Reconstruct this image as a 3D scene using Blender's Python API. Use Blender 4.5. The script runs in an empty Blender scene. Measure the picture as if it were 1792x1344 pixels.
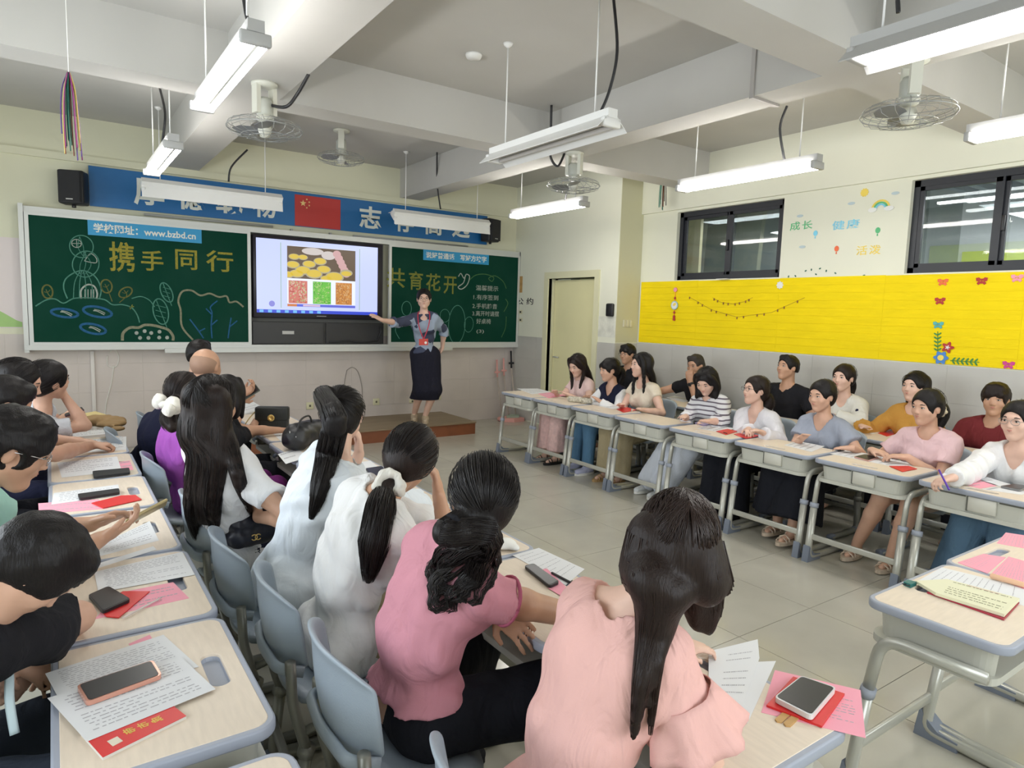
# A classroom parents' meeting, built object by object.
WIN_L, WIN_B, TUBE_E = (28, 60, 12), 36, 36
import bpy, bmesh, math, random
import numpy as np
from mathutils import Vector, Matrix
random.seed(7)
rng = np.random.default_rng(11)
scene = bpy.context.scene
COL = scene.collection
pi = math.pi

# ------------------------------------------------------------------ camera
YAW, PITCH, ROLL, FOC, CAMH = 6.07845783e-01, 1.07211859e-01, 3.00694682e-02, 1157.3, 1.6
_cy, _sy, _cp, _sp = math.cos(YAW), math.sin(YAW), math.cos(PITCH), math.sin(PITCH)
_f = Vector((_sy * _cp, _cy * _cp, -_sp)); _r0 = Vector((_cy, -_sy, 0)); _u0 = _r0.cross(_f)
_r = math.cos(ROLL) * _r0 + math.sin(ROLL) * _u0
_u = -math.sin(ROLL) * _r0 + math.cos(ROLL) * _u0
CAM = Vector((0, 0, CAMH))
cam_data = bpy.data.cameras.new('camera'); cam = bpy.data.objects.new('camera', cam_data); COL.objects.link(cam)
cam_data.sensor_width = 36; cam_data.lens = 36 * FOC / 1792; cam_data.clip_start = .05; cam_data.clip_end = 60
m3 = Matrix((_r, _u, -_f)).transposed()
cam.matrix_world = Matrix.Translation(CAM) @ m3.to_4x4()
scene.camera = cam

# ------------------------------------------------------------------ light and exposure
scene.view_settings.view_transform = 'Standard'; scene.view_settings.look = 'None'
scene.view_settings.gamma = 1; scene.view_settings.use_curve_mapping = False
scene.view_settings.exposure = 0.36
scene.cycles.max_bounces = 6; scene.cycles.diffuse_bounces = 4; scene.cycles.transparent_max_bounces = 8
scene.cycles.caustics_reflective = False; scene.cycles.caustics_refractive = False
scene.cycles.sample_clamp_indirect = 6
world = bpy.data.worlds.new('daylight'); scene.world = world; world.use_nodes = True
world.node_tree.nodes['Background'].inputs[0].default_value = (.80, .88, 1, 1)
world.node_tree.nodes['Background'].inputs[1].default_value = 1.0

def area(name, loc, rot, sx, sy, power, col):
    l = bpy.data.lights.new(name, 'AREA'); l.shape = 'RECTANGLE'; l.size = sx; l.size_y = sy
    l.energy = power; l.color = col
    o = bpy.data.objects.new(name, l); COL.objects.link(o); o.location = loc; o.rotation_euler = rot
    o['kind'] = 'structure'
    return o
# daylight through the three windows of the left wall and the two of the back wall (all out of view)
for _y, _p in ((.9, WIN_L[0]), (3.6, WIN_L[1]), (6.4, WIN_L[2])):
    area('window_daylight', (-1.72, _y, 1.75), (0, -pi / 2, 0), 1.5, 1.9, _p, (.86, .93, 1.0))
for _x in (1.2, 4.3):
    area('window_daylight', (_x, -1.42, 1.8), (pi / 2, 0, 0), 1.9, 1.4, WIN_B, (.90, .95, 1.0))

# ------------------------------------------------------------------ helpers
def ray(px, py):
    return (px - 896) / FOC * _r - (py - 672) / FOC * _u + _f
def onz(px, py, z):
    d = ray(px, py); return CAM + d * ((z - CAMH) / d.z)
def ony(px, py, y):
    d = ray(px, py); return CAM + d * (y / d.y)
def onx(px, py, x):
    d = ray(px, py); return CAM + d * (x / d.x)

MATS = {}
def mat(name, col, rough=.6, metal=0., var=0., vscale=8., bump=0., bscale=60., alpha=None, emit=None, estr=1.,
        trans=0., stretch=None, spec=None, coat=0., vcol=None, sheen=0.):
    if name in MATS: return MATS[name]
    m = bpy.data.materials.new(name); m.use_nodes = True; MATS[name] = m
    nt = m.node_tree; b = nt.nodes['Principled BSDF']
    b.inputs['Base Color'].default_value = (*col, 1); b.inputs['Roughness'].default_value = rough
    b.inputs['Metallic'].default_value = metal
    if coat: b.inputs['Coat Weight'].default_value = coat
    if sheen: b.inputs['Sheen Weight'].default_value = sheen
    if spec is not None: b.inputs['Specular IOR Level'].default_value = spec
    if trans: b.inputs['Transmission Weight'].default_value = trans
    if alpha is not None: b.inputs['Alpha'].default_value = alpha
    if emit: b.inputs['Emission Color'].default_value = (*emit, 1); b.inputs['Emission Strength'].default_value = estr
    if var or bump:
        tc = nt.nodes.new('ShaderNodeTexCoord'); src = tc.outputs['Object']
        if stretch:
            mp = nt.nodes.new('ShaderNodeMapping'); mp.inputs['Scale'].default_value = stretch
            nt.links.new(src, mp.inputs['Vector']); src = mp.outputs['Vector']
    if var:
        n = nt.nodes.new('ShaderNodeTexNoise'); n.inputs['Scale'].default_value = vscale; n.inputs['Detail'].default_value = 4
        nt.links.new(src, n.inputs['Vector'])
        mr = nt.nodes.new('ShaderNodeMapRange'); mr.inputs['From Min'].default_value = .3; mr.inputs['From Max'].default_value = .7
        nt.links.new(n.outputs['Fac'], mr.inputs['Value'])
        mx = nt.nodes.new('ShaderNodeMix'); mx.data_type = 'RGBA'
        c2 = vcol if vcol else tuple(min(1, c * (1 + var)) for c in col)
        mx.inputs['A'].default_value = (*[c * (1 - var * .5) for c in col], 1); mx.inputs['B'].default_value = (*c2, 1)
        nt.links.new(mr.outputs['Result'], mx.inputs['Factor']); nt.links.new(mx.outputs['Result'], b.inputs['Base Color'])
    if bump:
        n = nt.nodes.new('ShaderNodeTexNoise'); n.inputs['Scale'].default_value = bscale; n.inputs['Detail'].default_value = 3
        nt.links.new(src, n.inputs['Vector'])
        bp = nt.nodes.new('ShaderNodeBump'); bp.inputs['Strength'].default_value = bump; bp.inputs['Distance'].default_value = .004
        nt.links.new(n.outputs['Fac'], bp.inputs['Height']); nt.links.new(bp.outputs['Normal'], b.inputs['Normal'])
    return m
def srgb(r, g, b):
    f = lambda c: (c / 255 / 12.92) if c <= 10 else ((c / 255 + .055) / 1.055) ** 2.4
    return (f(r), f(g), f(b))

class MB:
    def __init__(s): s.v = []; s.f = []; s.mi = []; s.sm = []
    def add(s, vs, fs, mi=0, smooth=False):
        n = len(s.v); s.v += [tuple(v) for v in vs]; s.f += [tuple(i + n for i in f) for f in fs]
        s.mi += [mi] * len(fs); s.sm += [smooth] * len(fs)
    def box(s, x0, x1, y0, y1, z0, z1, mi=0, M=None):
        vs = [Vector((x, y, z)) for x in (x0, x1) for y in (y0, y1) for z in (z0, z1)]
        if M is not None: vs = [M @ v for v in vs]
        s.add(vs, [(0, 1, 3, 2), (4, 6, 7, 5), (0, 4, 5, 1), (2, 3, 7, 6), (0, 2, 6, 4), (1, 5, 7, 3)], mi)
    def rbox(s, x0, x1, y0, y1, z0, z1, r=.01, mi=0, M=None, seg=2):
        bm = bmesh.new(); bmesh.ops.create_cube(bm, size=1)
        for v in bm.verts:
            v.co = Vector(((x0 + x1) / 2 + v.co.x * (x1 - x0), (y0 + y1) / 2 + v.co.y * (y1 - y0), (z0 + z1) / 2 + v.co.z * (z1 - z0)))
        bmesh.ops.bevel(bm, geom=bm.edges[:], offset=r, segments=seg, affect='EDGES', profile=.5)
        s.bm(bm, mi, M, True); bm.free()
    def bm(s, bm, mi=0, M=None, smooth=False):
        bm.verts.index_update()
        s.add([(M @ v.co if M is not None else v.co) for v in bm.verts], [[v.index for v in f.verts] for f in bm.faces], mi, smooth)
    def tube(s, pts, r, n=8, mi=0, flat=None, caps=True, smooth=True):
        pts = [Vector(p) for p in pts]; N = len(pts)
        rs = r if isinstance(r, (list, tuple)) else [r] * N
        t0 = (pts[1] - pts[0]).normalized()
        ref = Vector((0, 0, 1)) if abs(t0.z) < .9 else Vector((1, 0, 0))
        a = t0.cross(ref).normalized(); vs = []
        for i, p in enumerate(pts):
            t = (pts[min(i + 1, N - 1)] - pts[max(i - 1, 0)]).normalized()
            a = (a - a.dot(t) * t).normalized(); b = t.cross(a)
            fl = flat if flat else 1
            for k in range(n):
                an = 2 * pi * k / n
                vs.append(p + rs[i] * (math.cos(an) * a + math.sin(an) * fl * b))
        fs = [(i * n + k, i * n + (k + 1) % n, (i + 1) * n + (k + 1) % n, (i + 1) * n + k) for i in range(N - 1) for k in range(n)]
        if caps: fs += [tuple(range(n))[::-1], tuple((N - 1) * n + k for k in range(n))]
        s.add(vs, fs, mi, smooth)
    def lathe(s, prof, c=(0, 0, 0), n=20, mi=0, M=None, smooth=True):
        vs = []
        for (r, z) in prof:
            for k in range(n):
                an = 2 * pi * k / n; v = Vector((c[0] + r * math.cos(an), c[1] + r * math.sin(an), c[2] + z))
                vs.append(M @ v if M is not None else v)
        N = len(prof)
        fs = [(i * n + k, i * n + (k + 1) % n, (i + 1) * n + (k + 1) % n, (i + 1) * n + k) for i in range(N - 1) for k in range(n)]
        if prof[0][0] > 1e-4: fs.append(tuple(range(n))[::-1])
        if prof[-1][0] > 1e-4: fs.append(tuple((N - 1) * n + k for k in range(n)))
        s.add(vs, fs, mi, smooth)
    def ball(s, c, r, mi=0, M=None, u=12, v=8):
        bm = bmesh.new(); bmesh.ops.create_uvsphere(bm, u_segments=u, v_segments=v, radius=1)
        rr = r if isinstance(r, (tuple, list)) else (r, r, r)
        T = Matrix.Translation(c) @ (M.to_4x4() if M is not None else Matrix.Identity(4)) @ Matrix.Diagonal((*rr, 1))
        s.bm(bm, mi, T, True); bm.free()
    def prism(s, poly, z0, z1, mi=0, M=None, smooth=False):
        n = len(poly); vs = [Vector((x, y, z)) for z in (z0, z1) for x, y in poly]
        if M is not None: vs = [M @ v for v in vs]
        s.add(vs, [tuple(range(n))[::-1], tuple(range(n, 2 * n))] + [(k, (k + 1) % n, n + (k + 1) % n, n + k) for k in range(n)], mi, smooth)
    def build(s, name, mats, parent=None, loc=None):
        me = bpy.data.meshes.new(name); me.from_pydata(s.v, [], s.f)
        mats = mats if isinstance(mats, (list, tuple)) else [mats]
        for m in mats: me.materials.append(m)
        me.polygons.foreach_set('material_index', s.mi); me.polygons.foreach_set('use_smooth', s.sm)
        me.update()
        bm = bmesh.new(); bm.from_mesh(me); bmesh.ops.recalc_face_normals(bm, faces=bm.faces[:]); bm.to_mesh(me); bm.free()
        o = bpy.data.objects.new(name, me); COL.objects.link(o)
        if parent is not None: o.parent = parent
        if loc is not None: o.location = loc
        return o

def empty(name, loc=(0, 0, 0), rz=0., label=None, cat=None, group=None):
    o = bpy.data.objects.new(name, None); COL.objects.link(o); o.location = loc; o.rotation_euler = (0, 0, rz)
    o.empty_display_size = .1
    return tag(o, label, cat, group)
def tag(o, label=None, cat=None, group=None, kind=None):
    if label: o['label'] = label
    if cat: o['category'] = cat
    if group: o['group'] = group
    if kind: o['kind'] = kind
    return o
def copy_tree(o, parent=None):
    c = o.copy(); COL.objects.link(c)
    if parent is not None: c.parent = parent
    for ch in list(KIDS.get(o.name, [])):
        cc = copy_tree(ch, c)
    return c
KIDS = {}
def index_kids():
    KIDS.clear()
    for o in bpy.data.objects:
        if o.parent: KIDS.setdefault(o.parent.name, []).append(o)
def rrect(x0, x1, y0, y1, r, n=5):
    out = []
    for cx, cy, a0 in ((x1 - r, y1 - r, 0), (x0 + r, y1 - r, pi / 2), (x0 + r, y0 + r, pi), (x1 - r, y0 + r, 1.5 * pi)):
        for k in range(n + 1):
            a = a0 + k * pi / 2 / n; out.append((cx + r * math.cos(a), cy + r * math.sin(a)))
    return out
def plate(name, loops, z, half, bevel, m, parent):
    """flat plate with holes (first loop outside, the rest holes)"""
    c = bpy.data.curves.new(name, 'CURVE'); c.dimensions = '2D'; c.fill_mode = 'BOTH'; c.extrude = half; c.bevel_depth = bevel; c.bevel_resolution = 1
    for lp in loops:
        sp = c.splines.new('POLY'); sp.points.add(len(lp) - 1); sp.use_cyclic_u = True
        for p, (x, y) in zip(sp.points, lp): p.co = (x, y, 0, 1)
    t = bpy.data.objects.new(name, c); COL.objects.link(t)
    me = bpy.data.meshes.new_from_object(t.evaluated_get(bpy.context.evaluated_depsgraph_get()))
    bpy.data.objects.remove(t); bpy.data.curves.remove(c)
    for v in me.vertices: v.co.z += z
    me.materials.clear(); me.materials.append(m); me.name = name
    o = bpy.data.objects.new(name, me); COL.objects.link(o)
    if parent is not None: o.parent = parent
    return o
def text(name, body, size, M, m, parent=None, bold=.0, extrude=.001, spacing=1., align='LEFT', fit=None):
    """lettering as thin mesh in the XY plane, moved by matrix M"""
    c = bpy.data.curves.new(name, 'FONT'); c.body = body; c.size = size; c.offset = bold; c.extrude = extrude
    c.space_character = spacing; c.align_x = align; c.resolution_u = 2
    t = bpy.data.objects.new(name, c); COL.objects.link(t)
    me = bpy.data.meshes.new_from_object(t.evaluated_get(bpy.context.evaluated_depsgraph_get()))
    bpy.data.objects.remove(t); bpy.data.curves.remove(c)
    if fit:   # (x0, y0, width, height): squeeze the words into this box
        xs = [v.co.x for v in me.vertices]; ys = [v.co.y for v in me.vertices]
        a, b2, c0, d = min(xs), max(xs), min(ys), max(ys)
        for v in me.vertices:
            v.co.x = fit[0] + (v.co.x - a) / (b2 - a) * fit[2]; v.co.y = fit[1] + (v.co.y - c0) / (d - c0) * fit[3]
    me.transform(M); me.materials.clear(); me.materials.append(m); me.name = name
    o = bpy.data.objects.new(name, me); COL.objects.link(o)
    if parent is not None: o.parent = parent
    return o
def Mfront(x, y, z):      # plane facing -y (front wall): text x -> +x, text y -> +z
    return Matrix.Translation((x, y, z)) @ Matrix(((1, 0, 0, 0), (0, 0, -1, 0), (0, 1, 0, 0), (0, 0, 0, 1)))
def Mside(x, y, z):       # plane facing -x (right wall): text x -> -y, text y -> +z
    return Matrix.Translation((x, y, z)) @ Matrix(((0, 0, -1, 0), (-1, 0, 0, 0), (0, 1, 0, 0), (0, 0, 0, 1)))

# ------------------------------------------------------------------ materials
M_CEIL = mat('ceiling_paint', (.51, .50, .47), .9, var=.05, vscale=1.5)
M_WALL = mat('cream_wall_paint', (.72, .71, .54), .85, var=.05, vscale=1.2)
M_SIDEW = mat('white_wall_paint', (.76, .76, .63), .85, var=.04, vscale=1.2)
M_TILEW = mat('grey_wall_tile', (.50, .49, .45), .35, var=.06, vscale=3)
M_TILEF = mat('pink_beige_wall_tile', (.58, .52, .48), .35, var=.06, vscale=3)
M_GROUT = mat('grout', (.42, .40, .36), .9)
M_FLOOR = mat('floor_tile', (.47, .45, .38), .16, var=.10, vscale=2.2, bump=.03, bscale=3)
M_FGROUT = mat('floor_grout', (.20, .18, .15), .9)
M_WHITE = mat('white_enamel', (.80, .80, .78), .4)
M_ALU = mat('board_frame_metal', (.62, .63, .60), .4, .25)
M_BLACKP = mat('black_plastic', (.012, .012, .014), .45)
M_FRAME = mat('black_window_frame', (.012, .014, .02), .45)
M_HOUS = mat('lamp_housing', (.42, .42, .41), .5)
M_TUBE = mat('lit_tube', (1, 1, 1), .5, emit=(1, .97, .93), estr=TUBE_E)
M_TUBEOFF = mat('unlit_tube', (.62, .60, .58), .25)
M_CABLE = mat('black_cable', (.015, .015, .017), .5)

# ------------------------------------------------------------------ room shell
X0, X1, XR, Y0, Y1, YP, ZC = -1.6, 5.76, 6.15, -1.3, 8.29, 6.06, 3.45
floor = MB(); floor.box(X0 - .1, XR + .1, Y0 - .1, Y1 + .1, -.08, -.012); floor = tag(floor.build('floor', M_FGROUT), kind='structure')
T = .633; g = .0018; tile_mesh = None
nx0 = math.floor((X0 - 3.44) / T); ny0 = math.floor((Y0 - 1.95) / T)
for i in range(nx0, 6):
    for j in range(ny0, 11):
        xa, xb = max(X0, 3.44 + i * T) + g, min(XR, 3.44 + (i + 1) * T) - g
        ya, yb = max(Y0, 1.95 + j * T) + g, min(Y1, 1.95 + (j + 1) * T) - g
        if xb - xa < .02 or yb - ya < .02: continue
        mb = MB(); mb.box(xa, xb, ya, yb, -.012, 0); mb.build('floor_tile', M_FLOOR, floor)
mb = MB(); mb.box(X0 - .1, XR + .1, Y0 - .1, Y1 + .1, ZC, ZC + .1); ceiling = tag(mb.build('ceiling', M_CEIL), kind='structure')
def beam(x0, x1, y0, y1, zb=3.07):
    b = MB(); b.box(x0, x1, y0, y1, zb, ZC + .01); b.build('beam', M_CEIL, ceiling)
beam(1.06, 1.40, Y0, Y1); beam(3.86, 4.14, Y0, Y1)
beam(X0, 1.06, 5.05, 5.33); beam(1.40, 3.86, 5.05, 5.33); beam(4.14, XR, 5.05, 5.33)
beam(X0, 1.06, 2.08, 2.38); beam(1.40, 3.86, 2.08, 2.38); beam(4.14, XR, 2.08, 2.38)
# front wall
mb = MB(); mb.box(X0 - .1, XR + .2, Y1, Y1 + .12, 0, ZC); wall_front = tag(mb.build('wall_front', M_WALL), kind='structure')
mb = MB(); mb.box(X0, X1, Y1 - .03, Y1, 3.0, 3.07); mb.build('ledge', M_WALL, wall_front)
# lower tiled belts: each tile is its own piece
def belt_front(wall, x0, x1, y, z1, m, tw=.6, th=.31):
    x = x0
    while x < x1 - .02:
        xb = min(x + tw, x1); z = z1
        while z > .02:
            zb = max(0, z - th)
            b = MB(); b.box(x + .0005, xb - .0005, y - .008, y + .001, zb + .0005, z - .0005); b.build('wall_tile', m, wall); z = zb
        x = xb
def belt_side(wall, y0, y1, x, z1, m, tw=.6, th=.31):
    y = y1
    while y > y0 + .02:
        ya = max(y - tw, y0); z = z1
        while z > .02:
            zb = max(0, z - th)
            b = MB(); b.box(x - .008, x + .001, ya + .0005, y - .0005, zb + .0005, z - .0005); b.build('wall_tile', m, wall); z = zb
        y = ya
belt_front(wall_front, X0, X1, Y1, 1.24, M_TILEF)
# door wall (x = 5.76) with its opening, then the step to the window wall
DY0, DY1, DZ = 6.47, 7.44, 2.09
mb = MB(); mb.box(X1, X1 + .39, DY1, Y1, 0, ZC); mb.box(X1, X1 + .14, DY0, DY1, DZ, ZC); mb.box(X1, X1 + .39, YP, DY0, 0, ZC)
wall_door = tag(mb.build('wall_door', M_SIDEW), kind='structure')
mb = MB(); mb.box(X1 + .003, XR, YP - .004, YP, 1.27, ZC); mb.build('corner_column', mat('khaki_paint', (.60, .585, .40), .85), wall_door)
belt_side(wall_door, DY1 + .09, Y1, X1, 1.26, M_TILEW); belt_side(wall_door, YP, DY0 - .09, X1, 1.26, M_TILEW)
belt_front(wall_door, X1, XR, YP, 1.26, M_TILEW)
# window wall
W1 = (4.10, 5.50); W2 = (.95, 2.88); WZ0, WZ1 = 2.045, 2.84
mb = MB()
for a, b in ((Y0 - .1, W2[0]), (W2[1], W1[0]), (W1[1], YP)): mb.box(XR, XR + .2, a, b, 0, 2.87)
for a, b in (W2, W1): mb.box(XR, XR + .2, a, b, 0, WZ0)
mb.box(XR - .035, XR + .2, Y0 - .1, YP, 2.87, ZC)
for a, b in (W2, W1): mb.box(XR, XR + .2, a, b, WZ1, 2.871)
wall_right = tag(mb.build('wall_right', M_SIDEW), kind='structure')
belt_side(wall_right, Y0, YP - .0, XR, 1.27, M_TILEW)
# left wall and back wall (behind the camera) with window openings for the daylight
mb = MB()
for a, b in ((Y0 - .1, -.05), (1.85, 2.65), (4.55, 5.45), (7.35, Y1 + .1)): mb.box(X0 - .12, X0, a, b, 0, ZC)
for a, b in ((-.05, 1.85), (2.65, 4.55), (5.45, 7.35)): mb.box(X0 - .12, X0, a, b, 0, 1.0); mb.box(X0 - .12, X0, a, b, 2.5, ZC)
tag(mb.build('wall_left', M_WALL), kind='structure')
mb = MB()
for a, b in ((X0 - .1, .25), (2.15, 3.35), (5.25, XR + .1)): mb.box(a, b, Y0 - .12, Y0, 0, ZC)
for a, b in ((.25, 2.15), (3.35, 5.25)): mb.box(a, b, Y0 - .12, Y0, 0, 1.1); mb.box(a, b, Y0 - .12, Y0, 2.5, ZC)
tag(mb.build('wall_back', M_WALL), kind='structure')

# door: frame and leaf standing ajar
M_DOOR = mat('cream_door_paint', (.76, .72, .42), .5, var=.04, vscale=2)
mb = MB()
mb.box(X1 - .02, X1 + .16, DY0 - .09, DY0, 0, DZ + .09); mb.box(X1 - .02, X1 + .16, DY1, DY1 + .09, 0, DZ + .09); mb.box(X1 - .02, X1 + .16, DY0, DY1, DZ, DZ + .09)
mb.box(X1 + .05, X1 + .10, DY0, DY0 + .02, 0, DZ); mb.box(X1 + .05, X1 + .10, DY1 - .02, DY1, 0, DZ)
door = tag(mb.build('door_1', mat('door_frame_paint', (.70, .68, .46), .5)), kind='structure')
leafM = Matrix.Translation((X1 + .06, DY0 + .02, 0)) @ Matrix.Rotation(math.radians(-1.5), 4, 'Z')
mb = MB(); mb.box(0, .04, 0, .92, .01, DZ - .02, M=leafM)
leaf = mb.build('door_leaf', M_DOOR, door)
mb = MB(); mb.tube([leafM @ Vector((-.05, .84, 1.0)), leafM @ Vector((-.05, .72, 1.0))], .009, 8); mb.tube([leafM @ Vector((0, .84, 1.0)), leafM @ Vector((-.05, .84, 1.0))], .009, 8)
mb.build('door_handle', M_ALU, leaf)
mb = MB(); mb.box(X1 + .14, X1 + .39, DY0 - .0, DY0 + .002, 0, DZ); mb.box(XR + .9, XR + .95, 5.9, 8.3, 0, ZC); tag(mb.build('wall_corridor_end', M_DOOR), kind='structure')

# windows of the right wall, a corridor behind them
M_GLASS = mat('window_glass', (.55, .62, .62), .03, trans=1., alpha=.35)
def window(name, y0, y1, nsash, handle_y):
    mb = MB(); d0, d1 = XR + .05, XR + .12
    mb.box(d0, d1, y0, y1, WZ0, WZ0 + .05); mb.box(d0, d1, y0, y1, WZ1 - .055, WZ1); mb.box(d0, d1, y0, y0 + .05, WZ0, WZ1); mb.box(d0, d1, y1 - .05, y1, WZ0, WZ1)
    w = tag(mb.build(name, M_FRAME), kind='structure')
    sw = (y1 - y0 - .08) / nsash
    for k in range(nsash):
        a = y0 + .04 + k * sw; b = a + sw; off = .02 * (k % 2); s0 = XR + .055 + off
        m = MB()
        m.box(s0, s0 + .03, a - .015, a + .045, WZ0 + .04, WZ1 - .04); m.box(s0, s0 + .03, b - .045, b + .015, WZ0 + .04, WZ1 - .04)
        m.box(s0, s0 + .03, a, b, WZ0 + .04, WZ0 + .085); m.box(s0, s0 + .03, a, b, WZ1 - .09, WZ1 - .04)
        s = m.build('sash', M_FRAME, w)
        g2 = MB(); g2.box(s0 + .012, s0 + .018, a + .04, b - .04, WZ0 + .08, WZ1 - .085); g2.build('pane', M_GLASS, s)
    for hy in handle_y:
        h = MB(); h.rbox(XR + .035, XR + .055, hy - .012, hy + .012, 2.36, 2.48, .005); h.build('window_latch', M_BLACKP, w)
    return w
window('window_1', *W1, 2, (4.80,)); window('window_2', *W2, 3, (2.19,))
# corridor behind: floor, slatted ceiling, far wall, strip light, pinboard
mb = MB(); mb.box(XR + 2.2, XR + 2.3, Y0, 3.35, 0, 3.3); mb.box(XR + .2, XR + 2.2, Y0, 8.4, 3.2, 3.3); mb.box(XR + .2, XR + 2.3, Y0, 8.4, -.05, 0)
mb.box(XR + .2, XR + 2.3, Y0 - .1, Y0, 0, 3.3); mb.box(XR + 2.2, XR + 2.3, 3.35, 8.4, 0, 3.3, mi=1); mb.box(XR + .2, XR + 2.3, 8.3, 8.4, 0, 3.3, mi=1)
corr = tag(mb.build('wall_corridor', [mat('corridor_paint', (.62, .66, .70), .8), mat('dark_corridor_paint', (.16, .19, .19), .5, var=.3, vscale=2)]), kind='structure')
M_SLAT = mat('grey_blue_slat', (.16, .20, .24), .5)
for k in range(22):
    b = MB(); yy = -1.0 + k * .2; b.box(XR + .22, XR + 2.18, yy, yy + .07, 3.02, 3.16); b.build('ceiling_slat', M_SLAT, corr)
mb = MB(); mb.box(XR + 1.0, XR + 1.06, -.8, 3.1, 2.78, 2.80); tag(mb.build('strip_light', mat('strip_glow', (1, 1, 1), emit=(1, 1, 1), estr=3.)), 'long white strip light hanging in the corridor behind the right window', 'light')
mb = MB(); mb.box(XR + 2.17, XR + 2.2, 1.9, 3.3, 1.5, 2.42); tag(mb.build('pinboard', mat('lime_board', (.48, .58, .08), .7)), 'lime green board on the corridor wall seen through the right window', 'board')
area('corridor_light', (XR + 1.3, 1.2, 2.75), (0, 0, 0), .3, 3.2, 60, (.95, .98, 1))
area('corridor_light', (XR + 1.3, 5.0, 2.9), (0, 0, 0), .3, 2.2, 22, (.95, .98, 1))
# ------------------------------------------------------------------ yellow paper display and wall stickers
M_YEL = mat('yellow_paper', (.87, .66, .008), .7, spec=.15, var=.06, vscale=3, bump=.9, bscale=9, stretch=(1, 1, 5))
disp = empty('paper_display', (XR - .006, 3.0, 1.28), 0, 'long bright yellow paper panel covering the right wall under the windows', 'display')
y = 6.03; k = 0
while y > -1.2:
    w = 1.05 if k else .9
    mb = MB(); mb.box(-.004, .004, max(y - w, -1.25) - 3.0, y - 3.0 - .001, 0, .755 - (k % 2) * .004); mb.build('paper_sheet', M_YEL, disp); y -= w; k += 1
    # the sheets are embossed with brick courses
for zc in np.arange(.08, .75, .075):
    mb = MB(); mb.tube([(-.0045, -4.2, zc), (-.0045, 3.0, zc)], .0016, 5); mb.build('paper_crease', M_YEL, disp)
def flat(name, poly, x, m, label=None, cat=None, th=.004, parent=None, group=None):
    """poly in (pixel x, pixel y) on the window wall"""
    pts = [onx(px, py, x) for px, py in poly]
    mb = MB(); n = len(pts)
    vs = [Vector((p.x, p.y, p.z)) for p in pts] + [Vector((p.x - th, p.y, p.z)) for p in pts]
    mb.add(vs, [tuple(range(n)), tuple(range(n, 2 * n))[::-1]] + [(k, (k + 1) % n, n + (k + 1) % n, n + k) for k in range(n)])
    o = mb.build(name, m, parent)
    return tag(o, label, cat, group) if label else o
def flatyz(mb, yc, zc, poly, x, th, mi=0):
    n = len(poly); vs = [(x, yc - a, zc + b) for a, b in poly] + [(x - th, yc - a, zc + b) for a, b in poly]
    mb.add(vs, [tuple(range(n)), tuple(range(n, 2 * n))[::-1]] + [(k, (k + 1) % n, n + (k + 1) % n, n + k) for k in range(n)], mi)
def circ(r, n=14, sx=1.): return [(r * sx * math.cos(2 * pi * k / n), r * math.sin(2 * pi * k / n)) for k in range(n)]
def petals(r, n=5, a=.25): return [(r * (1 + a * math.cos(n * t)) * math.cos(t), r * (1 + a * math.cos(n * t)) * math.sin(t)) for t in np.linspace(0, 2 * pi, 40, endpoint=False)]
def ell(c, r, rot, n=9): return [(c[0] + r[0] * math.cos(t) * math.cos(rot) - r[1] * math.sin(t) * math.sin(rot), c[1] + r[0] * math.cos(t) * math.sin(rot) + r[1] * math.sin(t) * math.cos(rot)) for t in np.linspace(0, 2 * pi, n, endpoint=False)]
XF = XR - .012
RED = mat('dark_red_paper', (.45, .04, .035), .7); ORG = mat('orange_red_paper', (.80, .16, .06), .7); PNK = mat('pink_paper', (.86, .33, .42), .7)
TEAL = mat('teal_paper', (.10, .42, .42), .7); GRN = mat('green_paper', (.06, .25, .06), .7); BLU = mat('blue_paper', (.08, .24, .60), .7)
XR_ = XR; MAG = mat('magenta_paper', (.62, .06, .28), .7); LBL = mat('light_blue_paper', (.22, .62, .80), .7); LGR = mat('fresh_green_paper', (.12, .50, .22), .7); YEL2 = mat('sun_yellow_paper', (.86, .66, .12), .7)
WHT = mat('white_paper', (.80, .80, .76), .7); TAN = mat('twine', (.30, .14, .03), .9)
for (px, py, m, lab) in ((1650, 494, ORG, 'orange red paper butterfly at the top of the butterfly column'), (1645, 527, RED, 'dark red paper butterfly second down in the column'),
                         (1642, 569, TEAL, 'teal paper butterfly above the green leaf sprig'), (1718, 492, RED, 'dark red paper butterfly alone at the top edge right of the column'),
                         (1780, 487, PNK, 'pale pink paper butterfly at the top edge near the picture border'), (1765, 639, MAG, 'magenta paper butterfly at the lower edge of the yellow paper')):
    c = onx(px, py, XF); mb = MB()
    for s in (1, -1):
        flatyz(mb, c.y, c.z, [(a * s, b) for a, b in ((.0, .012), (.02, .03), (.042, .026), (.038, .002), (.02, -.004))], XF, .003)
        flatyz(mb, c.y, c.z, [(a * s, b) for a, b in ((.0, .0), (.022, -.004), (.034, -.016), (.022, -.03), (.004, -.016))], XF, .003)
    mb.box(XF - .005, XF, c.y - .003, c.y + .003, c.z - .02, c.z + .02)
    tag(mb.build('paper_butterfly', m), lab, 'decoration', 'paper butterflies on the yellow display')
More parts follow.
